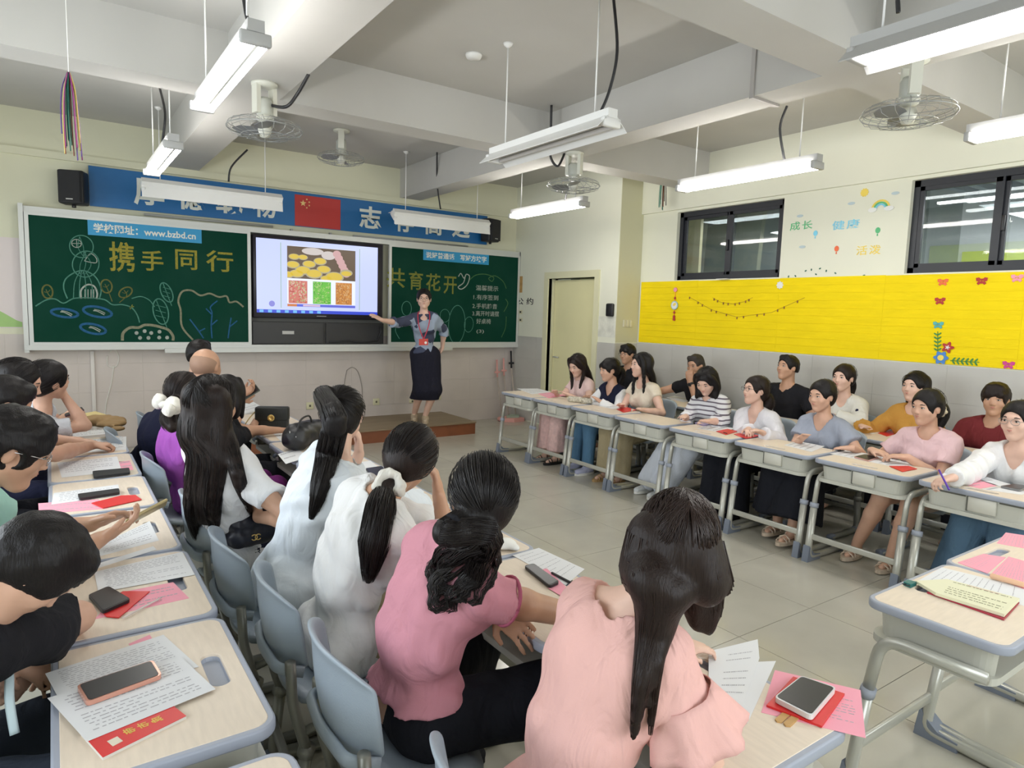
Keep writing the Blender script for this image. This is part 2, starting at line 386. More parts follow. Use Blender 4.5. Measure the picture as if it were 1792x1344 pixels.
# flower corner
c = onx(1647, 626, XF); mb = MB(); flatyz(mb, c.y, c.z, petals(.05, 6, .18), XF - .004, .004)
fl = mb.build('paper_flower', BLU); tag(fl, 'blue felt flower with yellow centre at the corner of the leaf sprigs', 'decoration')
mb = MB(); flatyz(mb, c.y, c.z, circ(.024), XF - .008, .004); mb.build('flower_centre', YEL2, fl)
c = onx(1659, 608, XF); mb = MB(); flatyz(mb, c.y, c.z, petals(.038, 5, .3), XF - .004, .004)
fl = mb.build('paper_flower', RED); tag(fl, 'small dark red felt flower just above the blue flower', 'decoration')
mb = MB(); flatyz(mb, c.y, c.z, petals(.013, 5, .5), XF - .008, .003); mb.build('flower_centre', WHT, fl)
for (a, b, lab) in (((1641, 617), (1641, 580), 'green felt leaf sprig standing upright above the blue flower'), ((1663, 631), (1714, 634), 'green felt leaf sprig lying sideways right of the blue flower')):
    A = onx(*a, XF); B = onx(*b, XF); e = empty('leaf_sprig', A, 0, lab, 'decoration'); D = B - A
    mb = MB(); mb.tube([(0, 0, 0), D], .003, 5); mb.build('stem', GRN, e)
    L = D.length; t = D.normalized(); ang = math.atan2(t.z, -t.y)
    nl = int(L / .032)
    for k in range(nl):
        for s in (1, -1):
            q = D * ((k + .5) / (nl + .5)); cc = (-q.y, q.z); an = ang + s * .95
            mb = MB(); flatyz(mb, 0, 0, ell((cc[0] + .017 * math.cos(an), cc[1] + .017 * math.sin(an)), (.019, .0065), an), -.001, .003); mb.build('leaf', GRN, e)
# peg strings
for (pts, n, lab) in ((((1207, 520), (1245, 542), (1290, 555), (1350, 547), (1408, 521)), 13, 'long sagging twine with tiny clips on the yellow paper'),
                      (((1247, 521), (1262, 529), (1283, 532), (1302, 528), (1317, 521)), 8, 'short twine with tiny clips above the long one')):
    P = [onx(px, py, XF) for px, py in pts]
    fine = []
    for k in range(len(P) - 1):
        for t in np.linspace(0, 1, 5, endpoint=False): fine.append(P[k].lerp(P[k + 1], t))
    fine.append(P[-1]); base = fine[0]; e = empty('peg_string', base, 0, lab, 'string')
    mb = MB(); mb.tube([p - base for p in fine], .0018, 5); mb.build('twine', TAN, e)
    for k in range(n):
        p = fine[int((k + .5) / n * (len(fine) - 1))] - base
        mb = MB(); mb.box(-.006, 0, p.y - .006, p.y + .006, p.z - .022, p.z + .004); mb.build('clip', TAN, e)
# hanging roundel ornament
base = onx(1183, 507, XF); e = empty('hanging_ornament', base, 0, 'red corded hanging ornament with round picture on the yellow paper left end', 'decoration')
mb = MB(); mb.tube([(-.008, 0, .03), (-.008, 0, -.36)], .003, 6); mb.build('cord', ORG, e)
mb = MB(); flatyz(mb, 0, 0, circ(.026), -.006, .01); mb.build('pink_bead', PNK, e)
mb = MB(); flatyz(mb, 0, -.185, circ(.052, 20), -.006, .010); r_ = mb.build('roundel', mat('roundel_blue', (.35, .55, .62), .5), e)
mb = MB(); flatyz(mb, 0, -.185, circ(.042, 20), -.016, .002); flatyz(mb, -.005, -.175, ell((0, 0), (.026, .016), .5), -.018, .002, 1); mb.build('roundel_picture', [WHT, YEL2], r_)
mb = MB(); flatyz(mb, 0, -.10, [(0, .018), (.016, 0), (0, -.018), (-.016, 0)], -.006, .008); flatyz(mb, 0, -.27, [(0, .018), (.016, 0), (0, -.018), (-.016, 0)], -.006, .008)
flatyz(mb, 0, -.335, [(-.012, .03), (.014, .03), (.018, -.035), (-.014, -.03)], -.006, .01); mb.build('red_knot', RED, e)
c = onx(1365, 499, XF); mb = MB(); flatyz(mb, c.y, c.z, petals(.036, 8, .15), XF, .004); tag(mb.build('paper_snowflake', WHT), 'small white paper cut-out on the top edge of the yellow paper', 'decoration')
mb = MB(); c = onx(1268, 488, XF); mb.box(XF - .06, XF, c.y - .07, c.y + .07, c.z - .006, c.z); tag(mb.build('paper_scrap', WHT), 'curled white paper scrap under the left window', 'paper')
# words and little cut-outs on the upper wall
XS = XR - .003
for body, x, y_, col, lab in (('成长', 1382, 404, LGR, 'green cut-out characters left of the blue ones'), ('健康', 1456, 403, LBL, 'light blue cut-out characters between the windows'), ('活泼', 1498, 447, YEL2, 'yellow cut-out characters lower right between the windows')):
    c = onx(x, y_, XS); w = {'成长': .24, '健康': .26, '活泼': .22}[body]
    o = text('wall_lettering', body, .1, Mside(c.x, c.y, c.z), col, bold=.0006, spacing=1.25, fit=(0, 0, w, .085)); tag(o, lab, 'lettering')
def wallcut(px, py, parts, lab, nm='wall_sticker'):
    c = onx(px, py, XS); mb = MB(); ms = []
    for k, (poly, m) in enumerate(parts):
        if m not in ms: ms.append(m)
        flatyz(mb, c.y, c.z, poly, XS - .0012 * k, .002, ms.index(m))
    tag(mb.build(nm, ms), lab, 'sticker')
wallcut(1513, 337, [(petals(.036, 10, .12), YEL2)], 'small yellow sun sticker above the rainbow')
arc = lambda r0, r1, n=12: [(r0 * math.cos(t), r0 * math.sin(t)) for t in np.linspace(0, pi, n)] + [(r1 * math.cos(t), r1 * math.sin(t)) for t in np.linspace(pi, 0, n)]
wallcut(1541, 366, [(arc(.085, .068), YEL2), (arc(.066, .052), LGR), (arc(.05, .036), LBL), (ell((-.07, 0), (.04, .022), 0), WHT), (ell((.075, 0), (.045, .022), 0), WHT)], 'rainbow sticker with two white clouds under the sun')
for px, py, m, lab in ((1427, 410, LBL, 'tiny blue balloon sticker under the green characters'), (1464, 437, ORG, 'tiny orange balloon sticker left of the yellow characters'), (1536, 405, LGR, 'tiny green balloon sticker right of the blue characters')):
    wallcut(px, py, [(ell((0, .01), (.022, .027), 0, 12), m), ([(-.004, -.02), (.004, -.02), (.006, -.04), (-.006, -.04)], m)], lab)
cldm = mat('pale_blue_paper', (.50, .60, .62), .7)
for px, py, lab in ((1490, 356, 'pale cloud sticker left of the sun'), (1567, 338, 'pale cloud sticker right of the sun'), (1404, 432, 'pale cloud sticker at the left of the orange balloon'), (1400, 378, 'pale round sticker above the green characters')):
    wallcut(px, py, [(ell((0, 0), (.035, .014), 0, 12), cldm)], lab)
DKG = mat('dark_green_paper', (.05, .14, .10), .7)
for k, (px, py) in enumerate(((1410, 474), (1420, 472), (1428, 480), (1435, 470), (1446, 474), (1462, 478), (1512, 482), (1380, 484), (1392, 483))):
    c = onx(px, py, XS); mb = MB(); flatyz(mb, c.y, c.z, ell((0, 0), (.012, .007), .6 + k), XS, .002)
    tag(mb.build('leaf_sticker', DKG), ['tiny dark leaf sticker, first of the scattered leaves above the yellow paper', 'tiny dark leaf sticker, second of the scattered leaves above the yellow paper', 'tiny dark leaf sticker, lowest in the middle of the scattered leaves', 'tiny dark leaf sticker, highest of the scattered leaves', 'tiny dark leaf sticker just right of the highest one', 'tiny dark leaf sticker second from the right of the scattered leaves', 'tiny dark leaf sticker alone at the right end of the scattered leaves', 'tiny dark leaf sticker touching the yellow paper beside the left window', 'tiny dark leaf sticker second from the left window'][k], 'sticker', 'tiny leaf stickers above the yellow paper')

# ------------------------------------------------------------------ switch, phone, posters near the door
def wallbox_side(nm, px0, py0, px1, py1, x, th, m, lab, cat, r=.004):
    a = onx(px0, py0, x); b = onx(px1, py1, x)
    mb = MB(); mb.rbox(x - th, x - .001, min(a.y, b.y), max(a.y, b.y), min(a.z, b.z), max(a.z, b.z), r); return tag(mb.build(nm, m), lab, cat)
wallbox_side('wall_unit', 1064, 531, 1075, 554, X1, .04, M_BLACKP, 'small black rounded wall unit right of the door', 'wall unit', .015)
wallbox_side('notice_sheet', 902, 484, 914, 512, X1, .004, mat('kraft_poster', (.40, .24, .08), .7, var=.3, vscale=20), 'small brown poster beside the right end of the chalkboard', 'poster', .001)
M_INK = mat('black_ink', (.02, .02, .02), .8)
c = onx(904, 533, X1 - .002); e = tag(text('wall_lettering', '公约', .1, Mside(c.x, c.y, c.z), M_INK, bold=.001, spacing=1.7, fit=(0, 0, .42, .10)), 'black outlined characters on the wall left of the door', 'lettering')
for (px, py), cl_ in zip(((900, 546), (911, 546), (900, 560), (911, 560)), ('upper left', 'upper right', 'lower left', 'lower right')):
    c = onx(px, py, X1 - .001); mb = MB(); mb.box(X1 - .003, X1, c.y - .045, c.y + .045, c.z - .03, c.z + .03)
    e = mb.build('note_card', mat('cream_card', (.66, .62, .42), .7)); tag(e, cl_ + ' of the four cream note cards below the black characters', 'card', 'note cards beside the chalkboard')
    mb = MB(); mb.box(X1 - .0045, X1 - .002, c.y - .02, c.y + .02, c.z - .012, c.z + .012); mb.build('mark', M_INK, e)
a = ony(1090, 566, YP); mb = MB()
for k in range(3):
    mb.rbox(a.x + k * .055 - .005, a.x + k * .055 + .045, YP - .016, YP - .004, a.z - .045, a.z + .045, .004)
tag(mb.build('light_switch', mat('cream_plastic', (.66, .64, .50), .4)), 'row of three cream light switches on the khaki corner column', 'switch')
mb = MB(); a = onx(1062, 572, X1); mb.box(X1 - .004, X1 - .0005, a.y - .16, a.y + .16, a.z - .13, a.z + .13); tag(mb.build('faded_poster', mat('faded_paper', (.62, .62, .54), .7, var=.25, vscale=9)), 'faded grey and white sheet below the black wall unit', 'poster')
# power outlets and cables on the front wall
def outlet(px, py, lab, w=.09, h=.09, y=Y1 - .008):
    c = ony(px, py, y); mb = MB(); mb.rbox(c.x - w / 2, c.x + w / 2, y - .014, y, c.z - h / 2, c.z + h / 2, .004)
    o = mb.build('wall_outlet', mat('outlet_plastic', (.66, .63, .42), .4)); tag(o, lab, 'outlet')
    mb = MB(); mb.box(c.x - .012, c.x + .012, y - .0155, y - .013, c.z - .014, c.z + .014); mb.build('socket', mat('dark_socket', (.10, .09, .06), .5), o)
outlet(542, 710, 'cream wall outlet below the left half of the screen'); outlet(658, 703, 'cream wall outlet with dirty outline left of the teacher'); outlet(766, 694, 'cream wall outlet half hidden behind the skirt of the teacher')
outlet(721, 702, 'low wall outlet under the hem of the skirt', .09, .05)
def cable_front(pts, r, nm, m, lab, y=Y1 - .012):
    P = [ony(px, py, y) for px, py in pts]; fine = []
    for k in range(len(P) - 1):
        p0, p1, p2, p3 = P[max(k - 1, 0)], P[k], P[k + 1], P[min(k + 2, len(P) - 1)]
        for t in np.linspace(0, 1, 5, endpoint=False):
            fine.append(.5 * ((2 * p1) + (-p0 + p2) * t + (2 * p0 - 5 * p1 + 4 * p2 - p3) * t * t + (-p0 + 3 * p1 - 3 * p2 + p3) * t ** 3))
    fine.append(P[-1]); mb = MB(); mb.tube(fine, r, 6); tag(mb.build(nm, m), lab, 'cable')
M_WC = mat('white_cable', (.70, .68, .62), .5)
cable_front([(188, 622), (189, 640), (203, 641), (208, 625), (200, 612), (190, 618)], .006, 'cable', M_WC, 'coiled white cable loop hanging under the left chalkboard')
cable_front([(199, 640), (195, 670), (186, 705), (183, 735)], .006, 'cable', M_WC, 'white cable running down from the coiled loop')
mb = MB(); a = ony(161, 614, Y1 - .008); mb.rbox(a.x - .018, a.x + .018, Y1 - .03, Y1 - .008, .2, a.z, .003); tag(mb.build('cable_trunking', mat('trunking', (.66, .62, .58), .5)), 'vertical white cable trunking under the left chalkboard', 'trunking')
cable_front([(607, 648), (603, 670), (604, 690)], .005, 'cable', mat('grey_cable', (.30, .27, .24), .6), 'left strand of the looped wire below the screen')
cable_front([(607, 648), (616, 643), (626, 650), (633, 675), (634, 700)], .005, 'cable', MATS['grey_cable'], 'right strand of the looped wire below the screen')
# left poster
mb = MB(); a = ony(-60, 413, Y1); b = ony(42, 583, Y1); mb.box(X0 + .3, b.x, Y1 - .006, Y1 - .001, 1.30, 2.19)
po = mb.build('wall_poster', mat('pale_pink_poster', (.74, .66, .64), .6)); tag(po, 'pale pink poster with a green hill left of the chalkboard', 'poster')
mb = MB(); n = 16; pts = [(-.9 + t * (b.x + .9 - .01), 1.36 + .16 * math.sin(pi * min(1, t * 1.02)) ** 1.2) for t in np.linspace(0, 1, n)]
mb.add([(x, Y1 - .0075, z) for x, z in pts] + [(x, Y1 - .0075, 1.31) for x, z in pts], [(k, k + 1, n + k + 1, n + k) for k in range(n - 1)]); mb.build('hill_print', mat('green_print', (.36, .56, .20), .6), po)

# ------------------------------------------------------------------ banner with characters and flag
YB = Y1 - .02
M_BAN = mat('blue_banner', (.008, .13, .36), .45, var=.05, vscale=2)
mb = MB(); mb.box(.36, 5.22, YB - .02, YB, 2.57, 2.975); ban = mb.build('wall_banner', M_BAN); tag(ban, 'long blue banner with white characters above the chalkboard', 'banner')
M_LET = mat('cream_lettering', (.74, .76, .70), .5)
def charbox(ch, x0, x1, z0, z1, m, parent, y=YB - .021, bold=.0, nm='character'):
    return text(nm, ch, .3, Mfront(0, y, 0), m, parent, bold=bold, extrude=.0015, fit=(x0, z0, x1 - x0, z1 - z0))
for ch, x0, x1 in (('厚', .76, 1.05), ('德', 1.17, 1.46), ('载', 1.57, 1.86), ('物', 1.97, 2.24), ('志', 3.28, 3.58), ('存', 3.77, 4.05), ('高', 4.22, 4.48), ('远', 4.64, 4.93)):
    charbox(ch, x0, x1, 2.63, 2.91, M_LET, ban, bold=.008)
mb = MB(); mb.box(2.46, 3.03, YB - .023, YB - .0205, 2.575, 2.945); fg = mb.build('flag', mat('flag_red', (.52, .035, .03), .5), ban)
def star(mb, cx, cz, r, rot, y):
    pts = [((r if k % 2 == 0 else r * .4) * math.sin(rot + k * pi / 5), (r if k % 2 == 0 else r * .4) * math.cos(rot + k * pi / 5)) for k in range(10)]
    n = 10; mb.add([(cx, y, cz)] + [(cx + a, y, cz + b) for a, b in pts], [(0, 1 + k, 1 + (k + 1) % n) for k in range(n)])
mb = MB(); star(mb, 2.56, 2.85, .042, 0, YB - .0245)
for dx, dz in ((.045, .05), (.075, .02), (.075, -.02), (.045, -.05)): star(mb, 2.56 + dx, 2.85 + dz, .014, .5, YB - .0245)
mb.build('flag_stars', mat('flag_yellow', (.85, .62, .25), .5), fg)

# ------------------------------------------------------------------ sliding chalkboard unit with screen niche
M_GREEN = mat('chalkboard_green', (.006, .048, .030), .95, var=.10, vscale=2.5, vcol=(.011, .054, .036), spec=.05)
YC = Y1 - .12     # front of the boards
bu = empty('chalkboard_unit', (2.8, Y1 - .06, 1.09), 0, 'wide sliding green chalkboard unit in a pale metal frame around the screen', 'chalkboard')
def loc(o, e=bu):                 # world coordinates kept: shift mesh into the parent's frame
    o.data.transform(Matrix.Translation(-Vector(e.location))); return o
mb = MB()
mb.box(-.24, 5.80, YC, Y1 - .001, 2.44, 2.50); mb.box(-.24, 5.80, YC - .03, Y1 - .001, 1.085, 1.135)
mb.box(-.24, -.20, YC - .02, Y1 - .001, 1.06, 2.52); mb.box(5.76, 5.80, YC - .02, Y1 - .001, 1.06, 2.50)
mb.box(1.0, 4.6, YC - .07, YC - .02, 1.05, 1.10)
loc(mb.build('outer_frame', M_ALU, bu))
for (x0, x1, nm) in ((-.16, 1.885, 'left'), (3.69, 5.72, 'right')):
    mb = MB(); mb.box(x0, x1, YC - .012, YC + .01, 1.165, 2.415); pn = loc(mb.build('board_panel', M_GREEN, bu))
    mb = MB(); f0 = .035
    mb.box(x0 - f0, x1 + f0, YC - .02, YC + .012, 2.415, 2.44); mb.box(x0 - f0, x1 + f0, YC - .02, YC + .012, 1.135, 1.165)
    mb.box(x0 - f0, x0, YC - .02, YC + .012, 1.165, 2.415); mb.box(x1, x1 + f0, YC - .02, YC + .012, 1.165, 2.415)
    loc(mb.build('panel_rim', M_ALU, pn))
mb = MB(); mb.box(1.92, 3.62, Y1 - .02, Y1 - .002, 1.135, 2.44); loc(mb.build('niche_back', mat('grey_niche', (.14, .14, .13), .6), bu))
mb = MB()
for px in (510, 578, 690, 750, 782): c = ony(px, 400, Y1 - .03); mb.box(c.x - .012, c.x + .012, Y1 - .05, Y1, 2.50, 2.53)
mb.tube([(.85, Y1 - .04, 2.535), (2.2, Y1 - .04, 2.535)], .014, 6); mb.tube([(3.2, Y1 - .04, 2.52), (4.9, Y1 - .04, 2.52)], .012, 6)
loc(mb.build('rail_brackets', mat('rail_metal', (.40, .40, .37), .5), bu))
# signs stuck on the boards
M_SIGN = mat('sky_blue_sign', (.02, .30, .58), .45)
def sign(x0, x1, z0, z1, body, lab, fx0, fx1):
    mb = MB(); mb.box(x0, x1, YC - .018, YC - .012, z0, z1); s = mb.build('board_sign', M_SIGN); tag(s, lab, 'sign')
    text('sign_lettering', body, .1, Mfront(0, YC - .0185, 0), M_LET, s, bold=.0025, extrude=.0006, fit=(fx0, z0 + .03, fx1 - fx0, z1 - z0 - .055))['kind'] = 'stuff'
sign(.33, 1.40, 2.265, 2.415, '学校网址：www.bzbd.cn', 'sky blue sign strip with a web address on the left chalkboard', .38, 1.34)
sign(4.15, 5.20, 2.275, 2.415, '说好普通话　写好方块字', 'sky blue sign strip with white characters on the right chalkboard', 4.19, 5.16)
# chalk: characters and line drawings, thin chalk relief on the panels
CH_Y = mat('yellow_chalk', (.26, .23, .03), .9, var=.4, vscale=60); CH_Y2 = mat('soft_yellow_chalk', (.17, .18, .03), .9, var=.4, vscale=60)
CH_W = mat('white_chalk', (.32, .35, .31), .9, var=.3, vscale=60); CH_T = mat('teal_chalk', (.065, .20, .15), .9, var=.3, vscale=60)
CH_B = mat('blue_chalk', (.012, .085, .20), .9, var=.3, vscale=60); CH_S = mat('sand_chalk', (.20, .20, .13), .9, var=.3, vscale=60); CH_O = mat('olive_chalk', (.12, .12, .03), .9, var=.3, vscale=60)
CH_G = mat('green_chalk', (.05, .13, .04), .9, var=.3, vscale=60); CH_LT = mat('faint_teal_chalk', (.03, .10, .07), .9)
YK = YC - .0125
chalk = {}
def chalk_text(body, x0, x1, z0, z1, m, bold, nm='chalk_writing'):
    return loc(text(nm, body, .3, Mfront(0, YK, 0), m, bu, bold=bold, extrude=.0008, fit=(x0, z0, x1 - x0, z1 - z0)))
for ch, a, b in (('携', (190, 422), (236, 477)), ('手', (246, 437), (286, 475)), ('同', (306, 436), (345, 473)), ('行', (360, 437), (408, 477))):
    p = ony(*a, YC); q = ony(*b, YC); chalk_text(ch, p.x, q.x, q.z, p.z, CH_Y, .004)
for ch, a, b in (('共', (676, 468), (708, 504)), ('育', (715, 474), (739, 508)), ('花', (745, 478), (770, 510)), ('开', (776, 483), (798, 515))):
    p = ony(*a, YC); q = ony(*b, YC); chalk_text(ch, p.x, q.x, q.z, p.z, CH_Y2, .004)
for body, a, b in (('温馨提示', (832, 502), (871, 510)), ('1.有序签到', (828, 516), (871, 526)), ('2.手机静音', (826, 530), (869, 541)), ('3.离开时请摆', (826, 542), (872, 554)), ('好桌椅', (833, 557), (858, 567)), ('(3)', (833, 576), (846, 584))):
    p = ony(*a, YC); q = ony(*b, YC); chalk_text(body, p.x, q.x, q.z, q.z + (.075 if body != '(3)' else .06), CH_W, .0012)
def smooth_path(P, sub=5, closed=False):
    out = []; n = len(P)
    for k in range(n if closed else n - 1):
        g4 = [P[(k + d) % n] if closed else P[min(max(k + d, 0), n - 1)] for d in (-1, 0, 1, 2)]
        p0, p1, p2, p3 = g4
        for t in np.linspace(0, 1, sub, endpoint=False):
            out.append(.5 * ((2 * p1) + (-p0 + p2) * t + (2 * p0 - 5 * p1 + 4 * p2 - p3) * t * t + (-p0 + 3 * p1 - 3 * p2 + p3) * t ** 3))
    out.append(P[0] if closed else P[-1]); return out
def stroke(mb, pts, w, closed=False, mi=0, raw=False):
    P = pts if raw else [ony(px, py, YK) for px, py in pts]
    Q = smooth_path(P, 5, closed); vs = []; 
    for k, p in enumerate(Q):
        t = (Q[min(k + 1, len(Q) - 1)] - Q[max(k - 1, 0)]); t.y = 0
        t = t.normalized() if t.length > 1e-9 else Vector((1, 0, 0)); nrm = Vector((-t.z, 0, t.x)) * w
        for s in (1, -1): vs += [Vector((p.x, YK, p.z)) + nrm * s, Vector((p.x, YK - .0012, p.z)) + nrm * s * .7]
    fs = []
    for k in range(len(Q) - 1):
        a = k * 4; b = a + 4; fs += [(a, a + 1, b + 1, b), (a + 1, a + 3, b + 3, b + 1), (a + 3, a + 2, b + 2, b + 3)]
    mb.add(vs, fs, mi)
def Z1(x, y): return (x / 3.733, 280 + y / 3.733)          # coordinates read in the enlarged left part
def Z2(x, y): return (420 + x / 3.584, 300 + y / 3.584)
draws = {}
def D(nm, m, pts, w=.006, closed=False, Z=Z1):
    if nm not in draws: draws[nm] = (MB(), m)
    stroke(draws[nm][0], [Z(*p) for p in pts], w, closed)
def ov(cx, cy, rx, ry, rot=0, n=14, a0=0, a1=2 * pi): return [(cx + rx * math.cos(t) * math.cos(rot) - ry * math.sin(t) * math.sin(rot), cy + rx * math.cos(t) * math.sin(rot) + ry * math.sin(t) * math.cos(rot)) for t in np.linspace(a0, a1, n, endpoint=abs(a1 - a0) < 6.2)]
D('chalk_cactus', CH_T, ov(532, 565, 78, 72, .35), .005, True); D('chalk_cactus', CH_T, ov(560, 680, 88, 84, -.5), .005, True)
D('chalk_cactus', CH_T, [(440, 905), (415, 830), (440, 765), (535, 722), (620, 760), (660, 840), (650, 905)], .006)
for dx in (-55, -20, 20, 60): D('chalk_cactus', CH_T, [(540 + dx * .3, 725), (540 + dx * .95, 800), (540 + dx * 1.1, 905)], .004)
for dx in (-35, 0, 35): D('chalk_cactus', CH_T, [(555 - dx * .2, 600), (560 + dx, 680), (540 + dx * .5, 745)], .003)
for dx in (-20, 15): D('chalk_cactus', CH_T, [(520, 500), (530 + dx, 570), (545, 630)], .003)
D('chalk_hill', CH_T, [(232, 955), (300, 915), (360, 908), (415, 935), (480, 905), (560, 900), (640, 905), (690, 915), (735, 945), (800, 945), (860, 965), (895, 1010), (912, 1062)], .006)
D('chalk_doors', CH_W, [(530, 905), (530, 850), (570, 815), (615, 825), (635, 870), (630, 908)], .008)
for x in (555, 575, 595, 612): D('chalk_doors', CH_W, [(x, 845), (x, 905)], .004)
D('chalk_doors', CH_W, ov(500, 545, 32, 26, .2), .004, True); D('chalk_doors', CH_W, [(470, 545), (532, 545)], .003); D('chalk_doors', CH_W, [(500, 520), (502, 570)], .003)
D('chalk_doors', CH_W, [(552, 660), (590, 612), (628, 640), (625, 672), (552, 660)], .004)
for cx, cy, rx, ry, rot, sx, sy in ((310, 860, 34, 44, -.2, 345, 905), (695, 825, 36, 44, -.3, 733, 925), (820, 865, 46, 30, -.5, 780, 932)):
    D('chalk_leaves', CH_O, ov(cx, cy, rx, ry, rot), .007, True); D('chalk_leaves', CH_O, [(cx - 10, cy - 15), (cx + 8, cy + 20), (sx, sy)], .004); D('chalk_leaves', CH_O, [(cx - 22, cy), (cx, cy + 5), (cx + 18, cy - 12)], .003)
for cx, cy, rx, ry, rot in ((1050, 990, 48, 85, -.25), (1088, 865, 34, 68, -.45)):
    D('chalk_feathers', CH_T, ov(cx, cy, rx, ry, rot), .006, True); D('chalk_feathers', CH_T, [(cx - ry * .35, cy - ry * .9), (cx, cy), (cx + ry * .5, cy + ry * 1.3)], .004)
    for k in (-.4, 0, .4): D('chalk_feathers', CH_T, [(cx - rx * .7, cy + ry * (k - .1)), (cx, cy + ry * k), (cx + rx * .7, cy + ry * (k + .1))], .003)
D('chalk_feathers', CH_LT, [(860, 905), (920, 892), (975, 915), (1010, 960)], .005)
for cx, cy, rx, ry, rot in ((422, 1000, 88, 26, .12), (637, 992, 94, 32, .18), (608, 1103, 84, 30, .2)):
    D('chalk_eyes', CH_B, ov(cx, cy, rx, ry, rot), .012, True)
    D('chalk_eye_marks', CH_W, [(cx - 28, cy - 8), (cx, cy - 4), (cx + 45, cy + 20)], .005); D('chalk_eye_marks', CH_W, [(cx - 22, cy - 16), (cx + 15, cy - 8), (cx + 50, cy + 10)], .004)
D('chalk_cloud', CH_S, [(800, 1180), (805, 1130), (850, 1095), (905, 1095), (945, 1078), (1000, 1080), (1050, 1092), (1100, 1110), (1130, 1150), (1130, 1180)], .014)
D('chalk_cloud', CH_S, [(1260, 1175), (1190, 1090), (1180, 980), (1165, 920), (1190, 860), (1250, 852), (1310, 885), (1370, 872), (1430, 895), (1480, 890), (1500, 930), (1545, 925), (1590, 960)], .010)
for x, y in ((892, 1130), (945, 1118), (988, 1130), (1042, 1122), (915, 1162), (970, 1162), (1040, 1160), (1092, 1160)): D('chalk_dots', CH_W, ov(x, y, 6, 6), .010, True)
for pts in ([(1385, 1165), (1380, 1080), (1385, 1000), (1375, 960), (1420, 920)], [(1385, 1010), (1345, 970)], [(1380, 1080), (1420, 1045)], [(1490, 1165), (1500, 1090), (1510, 1030)], [(1500, 1090), (1550, 1050)], [(1330, 1165), (1300, 1120), (1240, 1040)], [(1300, 1120), (1340, 1100)]):
    D('chalk_twigs', CH_B, pts, .007)
D('chalk_fronds', CH_Y2, [(845, 962), (875, 958)], .005); D('chalk_fronds', CH_Y2, [(850, 975), (865, 945)], .005)
# right board drawings
D('chalk_vine', CH_G, [(1440, 680), (1480, 650), (1540, 645), (1590, 665), (1580, 690), (1560, 670), (1600, 655), (1650, 690), (1670, 735)], .006, Z=Z2)
D('chalk_vine', CH_G, [(1665, 800), (1680, 830), (1655, 880)], .006, Z=Z2); D('chalk_vine', CH_G, [(1670, 910), (1665, 980), (1640, 1040)], .005, Z=Z2)
D('chalk_pepper', CH_W, [(1370, 660), (1385, 640), (1405, 670), (1420, 645), (1440, 660), (1425, 710), (1390, 738), (1368, 725), (1400, 700), (1412, 665)], .007, Z=Z2)
D('chalk_cacti', CH_T, ov(1360, 960, 52, 120, .05), .005, True, Z=Z2); D('chalk_cacti', CH_T, ov(1435, 960, 28, 48, .1), .004, True, Z=Z2); D('chalk_cacti', CH_G, ov(1045, 860, 30, 45, 0), .005, True, Z=Z2)
D('chalk_cacti', CH_LT, [(985, 960), (975, 1000), (1000, 1050)], .005, Z=Z2); D('chalk_cacti', CH_T, ov(1285, 905, 30, 40, 0), .004, True, Z=Z2)
for nm, (mb, m) in draws.items():
    loc(mb.build(nm, m, bu))['kind'] = 'stuff'

# ------------------------------------------------------------------ touch screen and cabinet below
sc_ = empty('touch_screen', (2.74, Y1 - .05, 1.42), 0, 'large wide touch screen in a dark bezel between the chalkboards', 'screen')
mb = MB(); mb.rbox(1.95, 3.57, YC + .0, Y1 - .025, 1.455, 2.425, .01); loc(mb.build('bezel', mat('dark_bezel', (.015, .012, .02), .35), sc_), sc_)
def emis(nm, col, s=1.0): return mat(nm, (0, 0, 0), .3, emit=col, estr=s)
SY = YC - .0015
def scr(nm, x0, x1, z0, z1, m, y=SY, par=sc_):
    mb = MB(); mb.box(x0, x1, y - .001, y, z0, z1); return loc(mb.build(nm, m, par), sc_)
SX0, SX1, SZ0, SZ1 = 1.985, 3.50, 1.515, 2.385
S0 = emis('screen_pale_blue', (.50, .56, .95), .95)
disp_ = scr('display', SX0, SX1, SZ0, SZ1, S0)
def fx(u): return SX0 + u * (SX1 - SX0)
def fz(v): return SZ1 - v * (SZ1 - SZ0)
def scrr(nm, u0, u1, v0, v1, m, k=1): return scr(nm, fx(u0), fx(u1), fz(v1), fz(v0), m, SY - .001 * k)
scrr('slide', .235, .80, .07, .865, emis('slide_white', (.72, .76, .95), .95))
scrr('taskbar', 0, 1, .955, 1.0, emis('taskbar_blue', (.03, .06, .55), .9))
for k in range(8): scrr('taskbar_icon', .02 + k * .065, .05 + k * .065, .96, .995, emis('icon_cyan', (.15, .45, .85), .9), 2)
for u in (.183, .835): scrr('slide_guide', u, u + .006, .04, .93, emis('guide_green', (.35, .5, .35), .8))
# the dish photograph: steel tray with bowls of yellow egg
def scr_disc(mb, u, v, ru, rv, k, mi=0, n=18):
    cx, cz, rx, rz = fx(u), fz(v), ru * (SX1 - SX0), rv * (SZ1 - SZ0); y = SY - .001 * k - .0005
    vs = [(cx, y, cz)] + [(min(max(cx + rx * math.cos(t), fx(.235)), fx(.80)), y, min(max(cz + rz * math.sin(t), fz(.515)), fz(.075))) for t in np.linspace(0, 2 * pi, n, endpoint=False)]
    mb.add(vs, [(0, 1 + q, 1 + (q + 1) % n) for q in range(n)], mi)
ph = scrr('dish_photo', .235, .80, .075, .515, emis('photo_brown', (.10, .065, .04), .9), 2)
E1, E2, E3, E4 = emis('egg_yellow', (.62, .45, .05), .9), emis('bowl_rim', (.38, .34, .22), .9), emis('arm_pink', (.55, .33, .33), .9), emis('steam_white', (.55, .50, .48), .9)
mb = MB()
